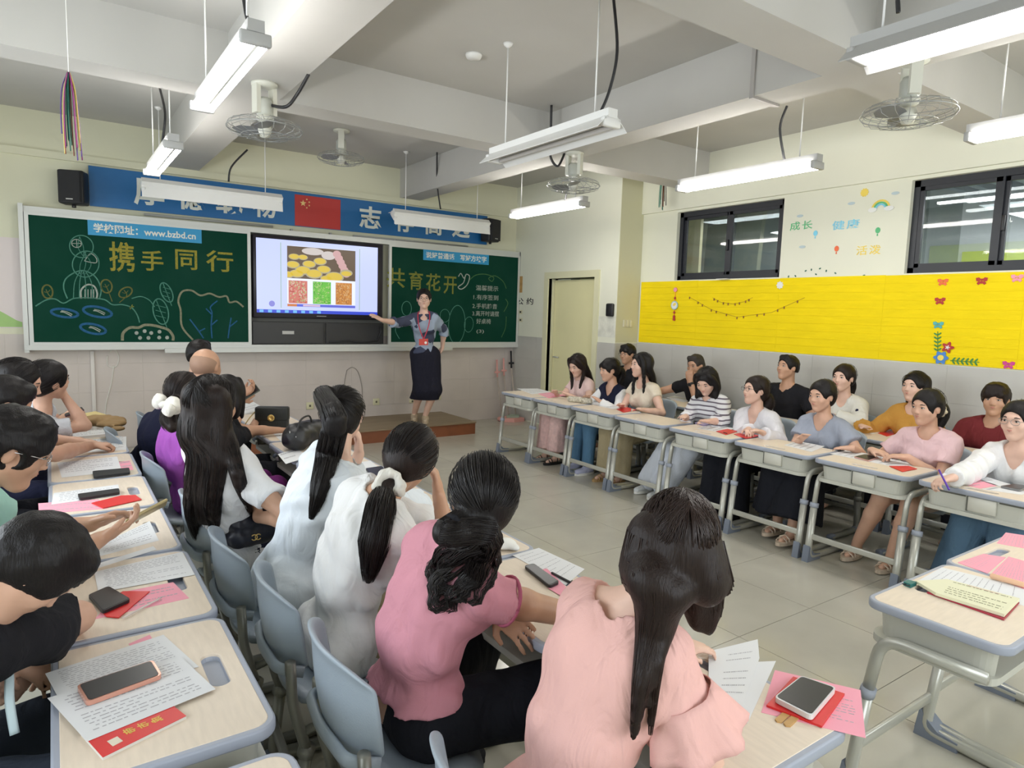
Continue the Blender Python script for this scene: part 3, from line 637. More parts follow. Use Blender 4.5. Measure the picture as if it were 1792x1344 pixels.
bowls = [(.28, .33, .055), (.31, .45, .06), (.36, .40, .065), (.41, .31, .055), (.45, .44, .07), (.50, .26, .055), (.53, .37, .06), (.29, .22, .045), (.62, .47, .08), (.36, .22, .04), (.55, .50, .05), (.24, .47, .05)]
for u, v, r in sorted(bowls, key=lambda b: b[1]):
    scr_disc(mb, u, v, r, r * .95, 3, 1); scr_disc(mb, u, v - .004, r * .85, r * .75, 3.5, 0)
scr_disc(mb, .44, .13, .09, .05, 3, 3); scr_disc(mb, .57, .17, .06, .06, 3, 3)
for t in range(6): scr_disc(mb, .64 + t * .016, .14 + t * .055, .035, .05, 4 + t * .2, 2)
scr_disc(mb, .72, .40, .055, .05, 5.5, 1); scr_disc(mb, .72, .41, .045, .035, 6, 0)
o = loc(mb.build('bowls_print', [E1, E2, E3, E4], ph), sc_)
for u0, u1, cols, nm in ((.245, .395, [(.55, .16, .12), (.62, .50, .40), (.40, .05, .05), (.35, .48, .20)], 'salad'), (.44, .59, [(.12, .45, .05), (.30, .55, .12), (.06, .28, .03), (.45, .5, .25)], 'greens'), (.63, .77, [(.50, .20, .04), (.62, .30, .08), (.30, .10, .03), (.6, .4, .2)], 'stew')):
    p = scrr(nm + '_photo', u0, u1, .545, .86, emis(nm + '_base', cols[0], .9), 2)
    mb = MB()
    for k in range(170):
        u = u0 + .008 + random.random() * (u1 - u0 - .016); v = .555 + random.random() * .295; a = random.random() * pi; L = .012; y = SY - .0035 - k * 1e-6
        cx, cz = fx(u), fz(v); dx, dz = math.cos(a) * L, math.sin(a) * L
        mb.add([(cx - dx - dz * .3, y, cz - dz + dx * .3), (cx + dx - dz * .3, y, cz + dz + dx * .3), (cx + dx + dz * .3, y, cz + dz - dx * .3), (cx - dx + dz * .3, y, cz - dz - dx * .3)], [(0, 1, 2, 3)], k % 4)
    loc(mb.build(nm + '_print', [emis(nm + str(i), c, .9) for i, c in enumerate(cols)], p), sc_)
scrr('status_strip', .235, .80, .87, .905, emis('strip_blue', (.10, .12, .60), .9), 2); scrr('status_strip_red', .235, .31, .87, .905, emis('strip_red', (.55, .18, .05), .9), 3); scrr('status_strip_pale', .36, .5, .875, .9, emis('strip_pale', (.6, .45, .6), .9), 3)
mb = MB(); scr_disc(mb, .0, .0, .0, .0, 2); 
mb = MB(); cx, cz = fx(.115), fz(.875); mb.add([(cx, SY - .003, cz)] + [(cx + .035 * math.cos(t), SY - .003, cz + .035 * math.sin(t)) for t in np.linspace(0, 2 * pi, 20, endpoint=False)], [(0, 1 + q, 1 + (q + 1) % 20) for q in range(20)]); loc(mb.build('slide_badge', emis('badge_blue', (.22, .22, .62), .9), sc_), sc_)
mb = MB(); mb.box(2.70, 2.82, YC - .002, YC, 1.482, 1.490); loc(mb.build('brand_mark', mat('silver_print', (.4, .4, .4), .4), sc_), sc_)
cb = empty('media_cabinet', (2.74, Y1 - .05, 1.14), 0, 'low black media cabinet recessed below the touch screen', 'cabinet')
mb = MB(); mb.box(1.93, 3.60, YC + .02, Y1 - .03, 1.14, 1.41); loc(mb.build('cabinet_body', mat('charcoal', (.018, .018, .018), .5), cb), cb)
mb = MB(); mb.box(1.94, 2.78, YC + .005, YC + .02, 1.15, 1.40); d_ = loc(mb.build('door', mat('dark_grey_panel', (.030, .030, .030), .4), cb), cb)
mb = MB(); mb.box(2.28, 2.42, YC - .003, YC + .005, 1.26, 1.30); loc(mb.build('label_plate', mat('white_label', (.5, .5, .48), .5), d_), cb)
mb = MB(); mb.box(2.82, 3.58, YC + .005, YC + .02, 1.15, 1.40); loc(mb.build('drawer', mat('charcoal_panel', (.022, .022, .023), .4), cb), cb)
mb = MB(); mb.tube([(2.86, YC - .0, 1.165), (3.1, YC - .01, 1.18), (3.3, YC - .005, 1.16), (3.5, YC - .01, 1.185), (3.55, YC - .01, 1.30), (3.54, YC - .01, 1.37)], .012, 6)
tag(mb.build('cable', M_CABLE), 'black cable bundle lying along the bottom of the media cabinet', 'cable')
# speakers
def speaker(x, z0, z1, rz, lab):
    e = empty('wall_speaker', (x, Y1 - .16, z0), rz, lab, 'speaker'); h = z1 - z0
    mb = MB(); mb.rbox(-.115, .115, -.08, .09, 0, h, .02, seg=3); mb.build('cabinet', M_BLACKP, e)
    pts = [(-.105, -.09), (.105, -.09), (.09, -.115), (-.09, -.115)]
    mb = MB(); mb.prism(pts, .015, h - .015); g_ = mb.build('grille', mat('speaker_grille', (.02, .02, .022), .8, bump=.5, bscale=400), e)
    mb = MB(); mb.box(-.03, .03, -.118, -.115, .035, .045); mb.build('badge', mat('badge_silver', (.6, .6, .6), .3, .8), g_)
    mb = MB(); mb.box(-.03, .03, .09, .16, h * .4, h * .6); mb.tube([(0, 0, 0), (0, 0, -.03)], .02, 8); mb.build('bracket', M_CABLE, e)
speaker(.22, 2.55, 2.88, -.35, 'black wall speaker at the left end of the blue banner'); speaker(5.20, 2.60, 2.92, .3, 'black wall speaker at the right end of the blue banner')

# ------------------------------------------------------------------ platform, mops
pf = empty('teaching_platform', (2.75, 7.8, 0), 0, 'low wooden teaching platform with reddish brown front under the chalkboard', 'platform')
mb = MB(); mb.box(-1.85, 1.78, -.47, .48, 0, .145); mb.build('platform_body', mat('reddish_brown_board', (.20, .065, .025), .5, var=.15, vscale=6), pf)
for k in range(6):
    mb = MB(); mb.box(-1.86 + k * .608, -1.86 + (k + 1) * .608 - .002, -.485, .48, .145, .163); mb.build('plank', mat('worn_brown_wood', (.22, .165, .10), .5, var=.25, vscale=3, stretch=(.4, 3, 1)), pf)
M_PK = mat('pink_plastic', (.72, .36, .32), .5); M_STICK = mat('mop_stick', (.45, .38, .32), .5)
for (x, y_, zt, m, lab, m2) in ((5.42, 8.12, .90, M_STICK, 'pink handled mop leaning in the front corner, leftmost of the tools', M_PK), (5.54, 8.12, .92, M_STICK, 'pink handled mop beside the leftmost mop', M_PK), (5.67, 8.12, 1.03, M_STICK, 'black topped mop rightmost in the front corner', M_CABLE)):
    e = empty('mop', (x, y_, 0), 0, lab, 'mop')
    mb = MB(); mb.tube([(0, -.10, .05), (0, .06, zt - .25)], .011, 8); mb.build('pole', m, e)
    mb = MB(); mb.tube([(0, .058, zt - .26), (0, .085, zt)], .014, 8); mb.rbox(-.045, .045, .05, .075, zt - .20, zt - .17, .008); mb.build('grip', m2, e)
    mb = MB(); mb.rbox(-.055, .055, -.16, -.04, .0, .06, .02); mb.build('mop_head', M_PK if x < 5.6 else mat('grey_mop', (.3, .33, .30), .9), e)
mb = MB(); c = Vector((5.62, 8.02, 0)); mb.prism([(c.x - .24, c.y - .06), (c.x - .1, c.y - .17), (c.x + .1, c.y - .15), (c.x + .1, c.y + .1), (c.x - .2, c.y + .1)], .0, .055)
tag(mb.build('dustpan', M_PK), 'pink dustpan lying on the floor in the front corner', 'dustpan')
mb = MB(); mb.prism([(c.x - .16, c.y - .06), (c.x + .02, c.y - .12), (c.x + .10, c.y - .0), (c.x - .05, c.y + .05)], .056, .085); tag(mb.build('cloth', mat('greenish_cloth', (.35, .42, .33), .9)), 'grey green cloth lying on the pink dustpan', 'cloth')
# trunking running down beam and smoke detector, ceiling roses
mb = MB(); mb.box(3.845, 3.86, 3.45 - .6, 3.45 - .57 , 3.07, 3.44); mb.box(3.845, 4.14, 2.85, 2.88, 3.055, 3.07); tag(mb.build('ceiling_trunking', mat('grey_trunking', (.42, .40, .38), .5)), 'thin grey cable trunking going down and under the right ceiling beam', 'trunking')
mb = MB(); c = onz(829, 95, ZC); mb.lathe([(.0, -.03), (.05, -.03), (.06, -.01), (.06, 0)], c=c); tag(mb.build('smoke_detector', M_WHITE), 'small round white detector on the ceiling between the beams', 'detector')

# ------------------------------------------------------------------ lamps
def lamp(x, y0, y1, z, lit, refl, lab, along='y', rod=True, cable=None, tilt=0.):
    e = empty('hanging_tube_lamp', (x, (y0 + y1) / 2, z) if along == 'y' else ((y0 + y1) / 2, x, z), 0 if along == 'y' else pi / 2, lab, 'lamp', 'hanging tube lamps')
    L = (y1 - y0) / 2
    T_ = Matrix.Rotation(tilt, 4, 'Y')
    mb = MB(); mb.box(-.035, .035, -L, L, .02, .07, M=T_)
    if refl:
        for s in (1, -1):
            mb.add([T_ @ Vector(v) for v in [(s * .034, -L, .03), (s * .034, L, .03), (s * .115, L, -.045), (s * .115, -L, -.045), (s * .034, -L, .026), (s * .034, L, .026), (s * .112, L, -.048), (s * .112, -L, -.048)]], [(0, 1, 2, 3), (4, 7, 6, 5), (3, 2, 6, 7), (0, 4, 5, 1), (0, 3, 7, 4), (1, 5, 6, 2)])
    mb.build('housing', M_HOUS if lit else M_WHITE, e)
    for s in (1, -1):
        mb = MB(); mb.tube([T_ @ Vector((s * .045, -L + .035, -.012)), T_ @ Vector((s * .045, L - .035, -.012))], .016, 8, caps=False); mb.build('tube', M_TUBE if lit else M_TUBEOFF, e)
    for yy in (-L + .016, L - .016):
        mb = MB(); mb.rbox(-.066, .066, yy - .016, yy + .016, -.032, .022, .008, M=T_); mb.build('lamp_holder', M_HOUS if lit else M_WHITE, e)
    if rod:
        for yy in (-L * .75, L * .75):
            mb = MB(); mb.tube([(0, yy, .07), (0, yy, ZC - z if along == 'y' else ZC - z)], .005, 6); mb.lathe([(.008, -.03), (.03, -.012), (.035, 0)], c=(0, yy, ZC - z)); mb.build('rod', M_WHITE, e)
    if cable:
        mb = MB(); mb.tube(smooth_path([Vector(c) - Vector(e.location) for c in cable], 6), .009, 8); mb.parent = None
        o = mb.build('cable', M_CABLE, e)
        if along != 'y': o.data.transform(Matrix.Rotation(-pi / 2, 4, 'Z'))
    return e
def P(px, py, pl, v): return {'z': onz, 'x': onx, 'y': ony}[pl](px, py, v)
lamp(4.46, 2.72, 3.98, 2.70, True, False, 'lit tube lamp above the middle of the yellow display wall', cable=[P(1377, 186, 'z', 3.07), P(1365, 225, 'x', 4.3), P(1373, 282, 'x', 4.44)])
lamp(4.38, 5.12, 6.38, 2.70, True, False, 'lit tube lamp near the door, farthest of the right column', cable=[P(1003, 312, 'x', 4.2), P(992, 335, 'x', 4.3), P(989, 352, 'x', 4.36)])
lamp(2.66, 2.90, 4.15, 2.70, False, True, 'unlit twin tube lamp with a white reflector in the middle of the room', cable=[P(1074, 0, 'x', 2.75), P(1080, 90, 'x', 2.72), P(1066, 160, 'x', 2.7), P(1047, 204, 'x', 2.66)])
lamp(.76, 3.08, 4.35, 2.74, True, False, 'lit twin tube lamp nearest to the camera at upper left', cable=[P(427, 0, 'x', .76), P(432, 30, 'x', .76), P(440, 52, 'x', .76)])
lamp(.74, 5.28, 6.55, 2.70, True, False, 'lit twin tube lamp above the left end of the blue banner', cable=[P(280, 155, 'x', .76), P(289, 200, 'x', .76), P(284, 250, 'x', .74)])
lamp(2.78, .70, 1.58, 2.70, True, True, 'lit tube lamp with a grey reflector at the upper right picture edge', cable=[P(1571, 0, 'x', 2.78), P(1572, 22, 'x', 2.78)])
lamp(4.46, .55, 1.80, 2.70, True, False, 'lit tube lamp whose end just shows at the right picture edge')
lamp(7.35, .74, 2.05, 2.70, False, True, 'unlit lamp with a white reflector in front of the left half of the banner', along='x', cable=[P(433, 262, 'y', 7.3), P(405, 292, 'y', 7.32), P(400, 318, 'y', 7.35)], tilt=-.7)
lamp(7.35, 3.33, 4.66, 2.70, False, True, 'unlit lamp with a white reflector in front of the right half of the banner', along='x', cable=[P(765, 254, 'y', 7.1), P(765, 320, 'y', 7.3), P(771, 366, 'y', 7.35)], tilt=-.7)

# ------------------------------------------------------------------ orbit fans
M_FANW = mat('fan_cream', (.62, .62, .54), .4); M_FANG = mat('fan_wire', (.35, .36, .35), .35, .5); M_BLADE = mat('fan_blade_grey', (.22, .23, .24), .4, alpha=.85)
def make_fan(loc_, rz, lab):
    e = empty('orbit_fan', loc_, rz, lab, 'fan', 'orbiting ceiling fans')
    mb = MB(); mb.lathe([(.085, 0), (.085, -.015), (.05, -.03), (.03, -.03)], n=18); mb.build('ceiling_plate', M_FANW, e)
    for s in (1, -1):
        mb = MB(); mb.prism([(s * .045, -.03), (s * .045, .03), (s * .075, .03), (s * .075, -.03)], -.20, -.01); mb.build('yoke_arm', M_FANW, e)
    mb = MB(); mb.lathe([(.0, -.09), (.04, -.095), (.055, -.12), (.055, -.19), (.045, -.215), (.03, -.22)], n=18); mb.build('motor', mat('fan_motor_grey', (.42, .43, .38), .4), e)
    mb = MB(); mb.lathe([(.03, -.21), (.055, -.215), (.058, -.235), (.03, -.25)], n=18); mb.build('gear_collar', M_FANW, e)
    mb = MB()
    for t in np.linspace(0, 2 * pi, 20, endpoint=False):
        P_ = [(.04, -.24), (.15, -.236), (.225, -.262), (.242, -.295), (.225, -.322), (.13, -.345), (.055, -.35)]
        mb.tube([(r * math.cos(t), r * math.sin(t), z) for r, z in P_], .0016, 4, caps=False)
    for r, z in ((.242, -.295), (.232, -.27), (.15, -.341), (.10, -.348)):
        mb.tube([(r * math.cos(t), r * math.sin(t), z) for t in np.linspace(0, 2 * pi, 33)], .0035 if r > .24 else .002, 5, caps=False)
    mb.build('guard_cage', M_FANG, e)
    for k in range(3):
        mb = MB(); a = k * 2 * pi / 3
        R_ = Matrix.Rotation(a, 4, 'Z') @ Matrix.Translation((0, 0, -.295)) @ Matrix.Rotation(.25, 4, 'X')
        poly = [(.03, -.02), (.08, -.06), (.16, -.075), (.215, -.04), (.22, .03), (.15, .055), (.07, .04), (.03, .02)]
        mb.prism(poly, -.0012, .0012, M=R_); mb.build('blade', M_BLADE, e)
    mb = MB(); mb.lathe([(0, -.262), (.04, -.265), (.045, -.30), (.03, -.345), (0, -.352)], n=16); mb.build('hub', M_FANW, e)
    return e
make_fan((1.22, 4.75, 3.07), .3, 'orbiting fan with wire cage under the left ceiling beam')
make_fan((2.56, 6.95, ZC), 1.2, 'farthest orbiting fan, hanging from the slab near the front wall')
make_fan((3.98, 4.83, 3.07), 2.0, 'orbiting fan with wire cage under the right ceiling beam, behind the unlit lamp')
make_fan((4.0, 1.93, 3.07), .8, 'nearest orbiting fan at upper right beside the lit reflector lamp')
cb2 = MB(); cb2.tube(smooth_path([P(540, 130, 'z', 3.07), P(520, 165, 'x', 1.36), P(500, 187, 'x', 1.3), P(470, 183, 'x', 1.25)], 6), .011, 8); tag(cb2.build('fan_cable', M_CABLE), 'thick black cable looping into the fan under the left beam', 'cable')
cb2 = MB(); cb2.tube(smooth_path([P(965, 184, 'z', ZC - .005), P(964, 230, 'x', 3.75), P(963, 272, 'x', 3.8), P(976, 291, 'x', 3.85), P(988, 268, 'x', 3.93)], 6), .011, 8); tag(cb2.build('fan_cable', M_CABLE), 'black cable hooking up into the fan behind the unlit lamp', 'cable')
# ribbons
def ribbons(px, py, y, L, n, cols, lab, loop=False):
    b = ony(px, py, y); e = empty('ribbon_bundle', b, 0, lab, 'ribbon decoration')
    mb = MB(); mb.tube([(0, 0, 0), (0, 0, ZC - b.z)], .002, 5); mb.build('string', WHT, e)
    for k in range(n):
        a = random.uniform(0, 2 * pi); r = random.uniform(.01, .04); l = L * random.uniform(.65, 1.0)
        pts = [(r * .2 * math.cos(a), r * .2 * math.sin(a), 0), (r * math.cos(a), r * math.sin(a), -l * .25), (r * 1.3 * math.cos(a), r * 1.3 * math.sin(a), -l * .6), (r * 1.4 * math.cos(a) + .004, r * 1.4 * math.sin(a), -l)]
        mb = MB(); mb.tube(smooth_path([Vector(p) for p in pts], 4), .013 if not loop else .006, 6, flat=.25); mb.build('ribbon', cols[k % len(cols)], e)
RC = [mat('ribbon_green', (.03, .20, .14), .5), mat('ribbon_purple', (.10, .05, .22), .5), mat('ribbon_brown', (.22, .07, .03), .5), mat('ribbon_yellow', (.55, .45, .12), .5), mat('ribbon_plum', (.25, .03, .16), .5)]
ribbons(120, 128, 4.4, .46, 16, RC, 'bundle of green, purple and yellow ribbons hanging at upper left')
ribbons(1160, 309, 5.55, .40, 10, [RC[0], RC[2], mat('ribbon_dark', (.03, .03, .03), .5)], 'bundle of dark green and red ribbons hanging left of the windows', True)
# ------------------------------------------------------------------ desks and chairs
M_TOP = mat('pale_wood_top', (.72, .62, .50), .45, var=.06, vscale=14, stretch=(1, 6, 1))
M_RIM = mat('grey_blue_plastic_rim', (.34, .37, .44), .45)
M_TRAYP = mat('pale_grey_plastic', (.52, .52, .46), .45)
M_LEG = mat('grey_green_steel', (.50, .50, .45), .32, .35)
M_SHOE = mat('slate_plastic_foot', (.19, .22, .28), .5)
M_CARD = mat('card_holder', (.60, .59, .52), .5)
M_CHAIR = mat('grey_blue_chair_plastic', (.34, .40, .46), .38, bump=.15, bscale=300)
M_CLEG = mat('olive_grey_steel', (.26, .26, .23), .35, .3)
def arcpts(pts, r=.05, n=5):
    """polyline with rounded corners"""
    P = [Vector(p) for p in pts]; out = [P[0]]
    for k in range(1, len(P) - 1):
        a, b, c = P[k - 1], P[k], P[k + 1]; d1 = (a - b); d2 = (c - b); q = min(r, d1.length * .45, d2.length * .45)
        s, e = b + d1.normalized() * q, b + d2.normalized() * q
        for t in np.linspace(0, 1, n + 1): out.append((1 - t) ** 2 * s + 2 * t * (1 - t) * b + t * t * e)
    out.append(P[-1]); return out
DW, DD, DH = .60, .40, .70
def make_desk():
    e = empty('school_desk', (0, 0, 0), 0, 'school desk', 'desk')
    slot = rrect(-.085, .085, .105, .155, .024)
    plate('desktop', [rrect(-DW / 2 + .012, DW / 2 - .012, -DD / 2 + .012, DD / 2 - .012, .035, 6), slot[::-1]], DH - .011, .010, .002, M_TOP, e)
    rim = plate('desk_rim', [rrect(-DW / 2, DW / 2, -DD / 2, DD / 2, .045, 6), rrect(-DW / 2 + .011, DW / 2 - .011, -DD / 2 + .011, DD / 2 - .011, .036, 6)[::-1]], DH - .014, .009, .005, M_RIM, e)
    mb = MB(); n = len(slot)
    vs = [(x, y, DH - .0005) for x, y in slot] + [(x * .93, .13 + (y - .13) * .86, DH - .016) for x, y in slot]
    mb.add(vs, [(k, (k + 1) % n, n + (k + 1) % n, n + k) for k in range(n)] + [tuple(range(n, 2 * n))], smooth=False); mb.build('pen_slot', M_RIM, e)
    # book tray with bulging front
    out = rrect(-.265, .265, -.17, .185, .06, 6)
    mb = MB(); n = len(out); ins = [(x * .97, y * .96) for x, y in out]
    lo = [(x * .955, y * .95 + .002) for x, y in out]
    vs = [(x, y, DH - .028) for x, y in out] + [(x, y, .575) for x, y in lo] + [(x * .985, y * .98, DH - .028) for x, y in lo] + [(x * .985, y * .98, .580) for x, y in lo]
    fr = [k for k in range(n) if True]
    fs = []
    for k in range(n):
        k2 = (k + 1) % n
        if out[k][1] < -.16 and out[k2][1] < -.16: continue      # open towards the sitter
        fs += [(k, k2, n + k2, n + k), (2 * n + k, 3 * n + k, 3 * n + k2, 2 * n + k2)]
    fs += [tuple(range(n, 2 * n)), tuple(range(3 * n, 4 * n))[::-1]]
    mb.add(vs, fs, smooth=False); tray = mb.build('book_tray', M_TRAYP, e)
    mb = MB(); mb.prism(rrect(-.275, .275, -.165, .197, .055, 5), .553, .576); mb.build('tray_flange', M_TRAYP, tray)
    mb = MB(); mb.rbox(-.10, .035, .178, .196, .588, .668, .003, seg=1); mb.build('card_holder', M_CARD, e)
    mb = MB(); mb.box(.036, .044, .178, .190, .584, .666); mb.box(-.245, -.11, .172, .187, .660, .668); mb.box(.05, .245, .172, .187, .660, .668); mb.build('tray_groove', mat('dark_groove', (.12, .12, .10), .7), tray)['kind'] = 'stuff'
    for s in (1, -1):
        x = s * .283
        lg = MB(); lg.tube(arcpts([(x, -.155, .585), (x, .145, .585), (x, .178, .36)], .075), .0155, 10, flat=1.25)
        lg.tube(arcpts([(x, .176, .37), (x, .212, .03), (x, .02, .022), (x, -.21, .022)], .05), .020, 10, flat=1.2)
        L = lg.build('leg', M_LEG, e)
        c = MB(); c.tube([(x, .1715, .395), (x, .1765, .365)], .0245, 10, flat=1.2); c.build('collar', M_RIM, L)
        f = MB(); f.prism([(.243, 0), (.228, .11), (.195, .075), (.16, .046), (.09, .038), (.09, 0)], x - .022, x + .022, M=Matrix(((0, 0, 1, 0), (1, 0, 0, 0), (0, 1, 0, 0), (0, 0, 0, 1)))); f.build('foot_cap', M_SHOE, L)
        f = MB(); f.rbox(x - .022, x + .022, -.235, -.15, 0, .05, .012); f.build('foot_cap', M_SHOE, L)
    mb = MB(); mb.rbox(-.27, .27, .192, .208, .15, .19, .006); mb.build('crossbar', M_LEG, e)
    mb = MB(); mb.tube([(.283, -.165, .60), (.30, -.17, .60)], .016, 8); mb.build('tray_knob', M_SHOE, e)
    return e
def make_chair():
    e = empty('school_chair', (0, 0, 0), 0, 'school chair', 'chair')
    # seat: dished shell
    bm = bmesh.new(); NX, NY = 10, 10; g = []
    for top in (1, 0):
        rows = []
        for j in range(NY + 1):
            r = []
            for i in range(NX + 1):
                u = i / NX * 2 - 1; v = j / NY * 2 - 1
                # squircle outline
                k = max(abs(u), abs(v)); l = math.hypot(u, v); q = 1 if l < 1e-6 else (k / l) ** .55
                x = u * q * .195; y = v * q * .185
                dish = .018 * (1 - min(1, (l * q) ** 2)); z = .425 - dish - (.02 * max(0, v) ** 3) + .012 * max(0, -v) ** 2
                if not top: z -= .016 + .012 * (k ** 4) - .02 * 0
                if k > .999: z -= .006 if top else -.0
                r.append(bm.verts.new((x, y, z)))
            rows.append(r)
        g.append(rows)
    for t in (0, 1):
        for j in range(NY):
            for i in range(NX):
                q = [g[t][j][i], g[t][j][i + 1], g[t][j + 1][i + 1], g[t][j + 1][i]]; bm.faces.new(q if t == 0 else q[::-1])
    B = [(0, i) for i in range(NX)] + [(j, NX) for j in range(NY)] + [(NY, i) for i in range(NX, 0, -1)] + [(j, 0) for j in range(NY, 0, -1)]
    for k in range(len(B)):
        a, b = B[k], B[(k + 1) % len(B)]; bm.faces.new([g[0][a[0]][a[1]], g[1][a[0]][a[1]], g[1][b[0]][b[1]], g[0][b[0]][b[1]]])
    mb = MB(); mb.bm(bm, smooth=True); bm.free(); mb.build('seat', M_CHAIR, e)
    # backrest: wide shell wrapping forward at the sides, rolled lip on top
    NU, NV = 14, 10; mb = MB(); vs = []
    for side in (0, 1):
        for j in range(NV + 1):
            v = j / NV
            for i in range(NU + 1):
                u = i / NU * 2 - 1
                z = .485 + v * .295 - .045 * abs(u) ** 3.5 * (v ** 2) + .05 * abs(u) ** 4 * (1 - v)
                w = .205 - .022 * (1 - v) ** 2
                x = u * w; y = -.205 + .065 * abs(u) ** 2.4 - .035 * v - .012 * math.sin(v * pi) * (1 - u * u)
                lip = max(0, (v - .88) / .12); y -= .014 * lip * lip
                th = .011 + .004 * lip
                vs.append((x, y + (th if side else -th * .4), z - (.004 if side else 0)))
    n = (NU + 1) * (NV + 1); fs = []
    for j in range(NV):
        for i in range(NU):
            a = j * (NU + 1) + i; b = a + 1; c = a + NU + 2; d = a + NU + 1
            fs += [(a, b, c, d), (n + d, n + c, n + b, n + a)]
    for i in range(NU): fs += [(i + 1, i, n + i, n + i + 1), (NV * (NU + 1) + i, NV * (NU + 1) + i + 1, n + NV * (NU + 1) + i + 1, n + NV * (NU + 1) + i)]
    for j in range(NV): a = j * (NU + 1); b = a + NU + 1; fs += [(a, b, n + b, n + a), (a + NU, n + a + NU, n + b + NU, b + NU)]
    mb.add(vs, fs, smooth=True); bk = mb.build('backrest', M_CHAIR, e)
    bv = bk.modifiers.new('edge', 'SUBSURF'); bv.levels = 1; bv.render_levels = 1
    mb = MB(); mb.tube(arcpts([(-.185, -.15, .52), (-.16, -.222, .535), (0, -.238, .54), (.16, -.222, .535), (.185, -.15, .52)], .05), .012, 8, flat=1.6); mb.build('back_rib', M_CHAIR, bk)
    for s in (1, -1):
        x = s * .185
        lg = MB(); lg.tube(arcpts([(x, -.19, .56), (x, -.185, .43), (x, -.14, .25)], .04), .016, 10, flat=1.3)
        lg.tube(arcpts([(x, -.145, .27), (x, -.175, .03), (x, 0, .022), (x, .20, .022)], .05), .020, 10, flat=1.25)
        lg.tube(arcpts([(x * .8, .13, .395), (x, .05, .38), (x, -.155, .33)], .05), .014, 8)
        L = lg.build('leg', M_CLEG, e)
        c = MB(); c.tube([(x, -.141, .285), (x, -.150, .255)], .0245, 10, flat=1.25); c.build('collar', M_CLEG, L)
        f = MB(); f.rbox(x - .022, x + .022, .15, .225, 0, .045, .012); f.build('foot_cap', M_SHOE, L)
        f = MB(); f.rbox(x - .022, x + .022, -.205, -.12, 0, .05, .012); f.build('foot_cap', M_SHOE, L)
    mb = MB(); mb.rbox(-.18, .18, -.19, -.165, .16, .19, .006); mb.build('crossbar', M_CLEG, e)
    return e
desk0 = make_desk(); chair0 = make_chair(); index_kids(); used = {'d': False, 'c': False}
GD = {'L': 'desks in the left row', 'M': 'desks in the middle row', 'R': 'desks in the front right row', 'B': 'desks in the back right row', 'N': 'desks closing the rows at lower right'}
def put(kind, x, y, rz, label, group):
    src = desk0 if kind == 'd' else chair0
    o = src if not used[kind] else copy_tree(src)
    used[kind] = True; o.location = (x, y, 0); o.rotation_euler = (0, 0, math.radians(rz)); o['label'] = label; o['group'] = group; return o
ordl = ['nearest', 'second', 'third', 'fourth', 'fifth', 'sixth', 'seventh', 'eighth']
# left row: sitters face +x; front of the desk points to +x
LD = [(.165, .99), (.17, 1.68), (.17, 2.305), (.165, 2.93), (.16, 3.56), (.155, 4.18), (.15, 4.80)]
lt = ['empty pale school desk cut by the lower picture edge in the left row', 'pale school desk under the gold bordered phone and red booklet',
      'pale school desk with printed sheets beside the sleeping man in the left row', 'pale school desk under the hands holding the gold phone',
      'pale school desk with black phone on white sheet and red folder', 'pale school desk with black case on a printed sheet, far in the left row', 'pale school desk with the brown bag, farthest of the left row']
for k, (x, y) in enumerate(LD): put('d', x, y, -90, lt[k], GD['L'])
MD = [(1.245, 1.0), (1.27, 1.63), (1.30, 2.255), (1.31, 2.88), (1.33, 3.51), (1.34, 4.13), (1.36, 4.76), (1.38, 5.38)]
mt = ['pale school desk under the white phone and pink sheet, nearest in the middle row', 'pale school desk beside the woman in the mauve top', 'pale school desk in front of the woman with the white hair band',
      'pale school desk in front of the long ponytail', 'pale school desk with open knees of the woman in white tee beside it', 'pale school desk carrying the black duffel bag', 'pale school desk carrying the small black flap bag', 'pale school desk farthest in the middle row']
for k, (x, y) in enumerate(MD): put('d', x, y, -90, mt[k], GD['M'])
RD = [(4.385, 5.94), (4.375, 5.32), (4.365, 4.68), (4.355, 4.05), (4.345, 3.39), (4.34, 2.745), (4.33, 2.10), (4.32, 1.45)]
rt = ['pale school desk farthest in the front right row', 'pale school desk in front of the navy vest woman', 'pale school desk with the flowered pencil case in the front right row', 'bare topped pale school desk in front of the striped shirt',
      'pale school desk with red leaflets in front of the white cardigan', 'pale school desk in front of the grey blouse', 'pale school desk with the rose phone in front of the pink tee', 'pale school desk nearest in the front right row under the writing hand']
for k, (x, y) in enumerate(RD): put('d', x, y, 90, rt[k], GD['R'])
BD = [(5.42, 5.30), (5.42, 4.66), (5.42, 4.02), (5.42, 3.38), (5.42, 2.75), (5.42, 2.11), (5.42, 1.47)]
for k, (x, y) in enumerate(BD): put('d', x, y, 90, ['pale school desk farthest in the back right row', 'pale school desk in front of the man with the watch', 'pale school desk behind the striped shirt in the back row', 'pale school desk in front of the black tee man',
      'pale school desk in front of the woman with the navy patch sleeve', 'pale school desk in front of the mustard shirt', 'pale school desk in front of the maroon sweatshirt'][k], GD['B'])
put('d', 2.475, .845, 0, 'pale school desk carrying the open red notebook at lower right', GD['N'])
put('d', 3.085, .86, 0, 'pale school desk with pink sheets at the right picture edge', GD['N'])
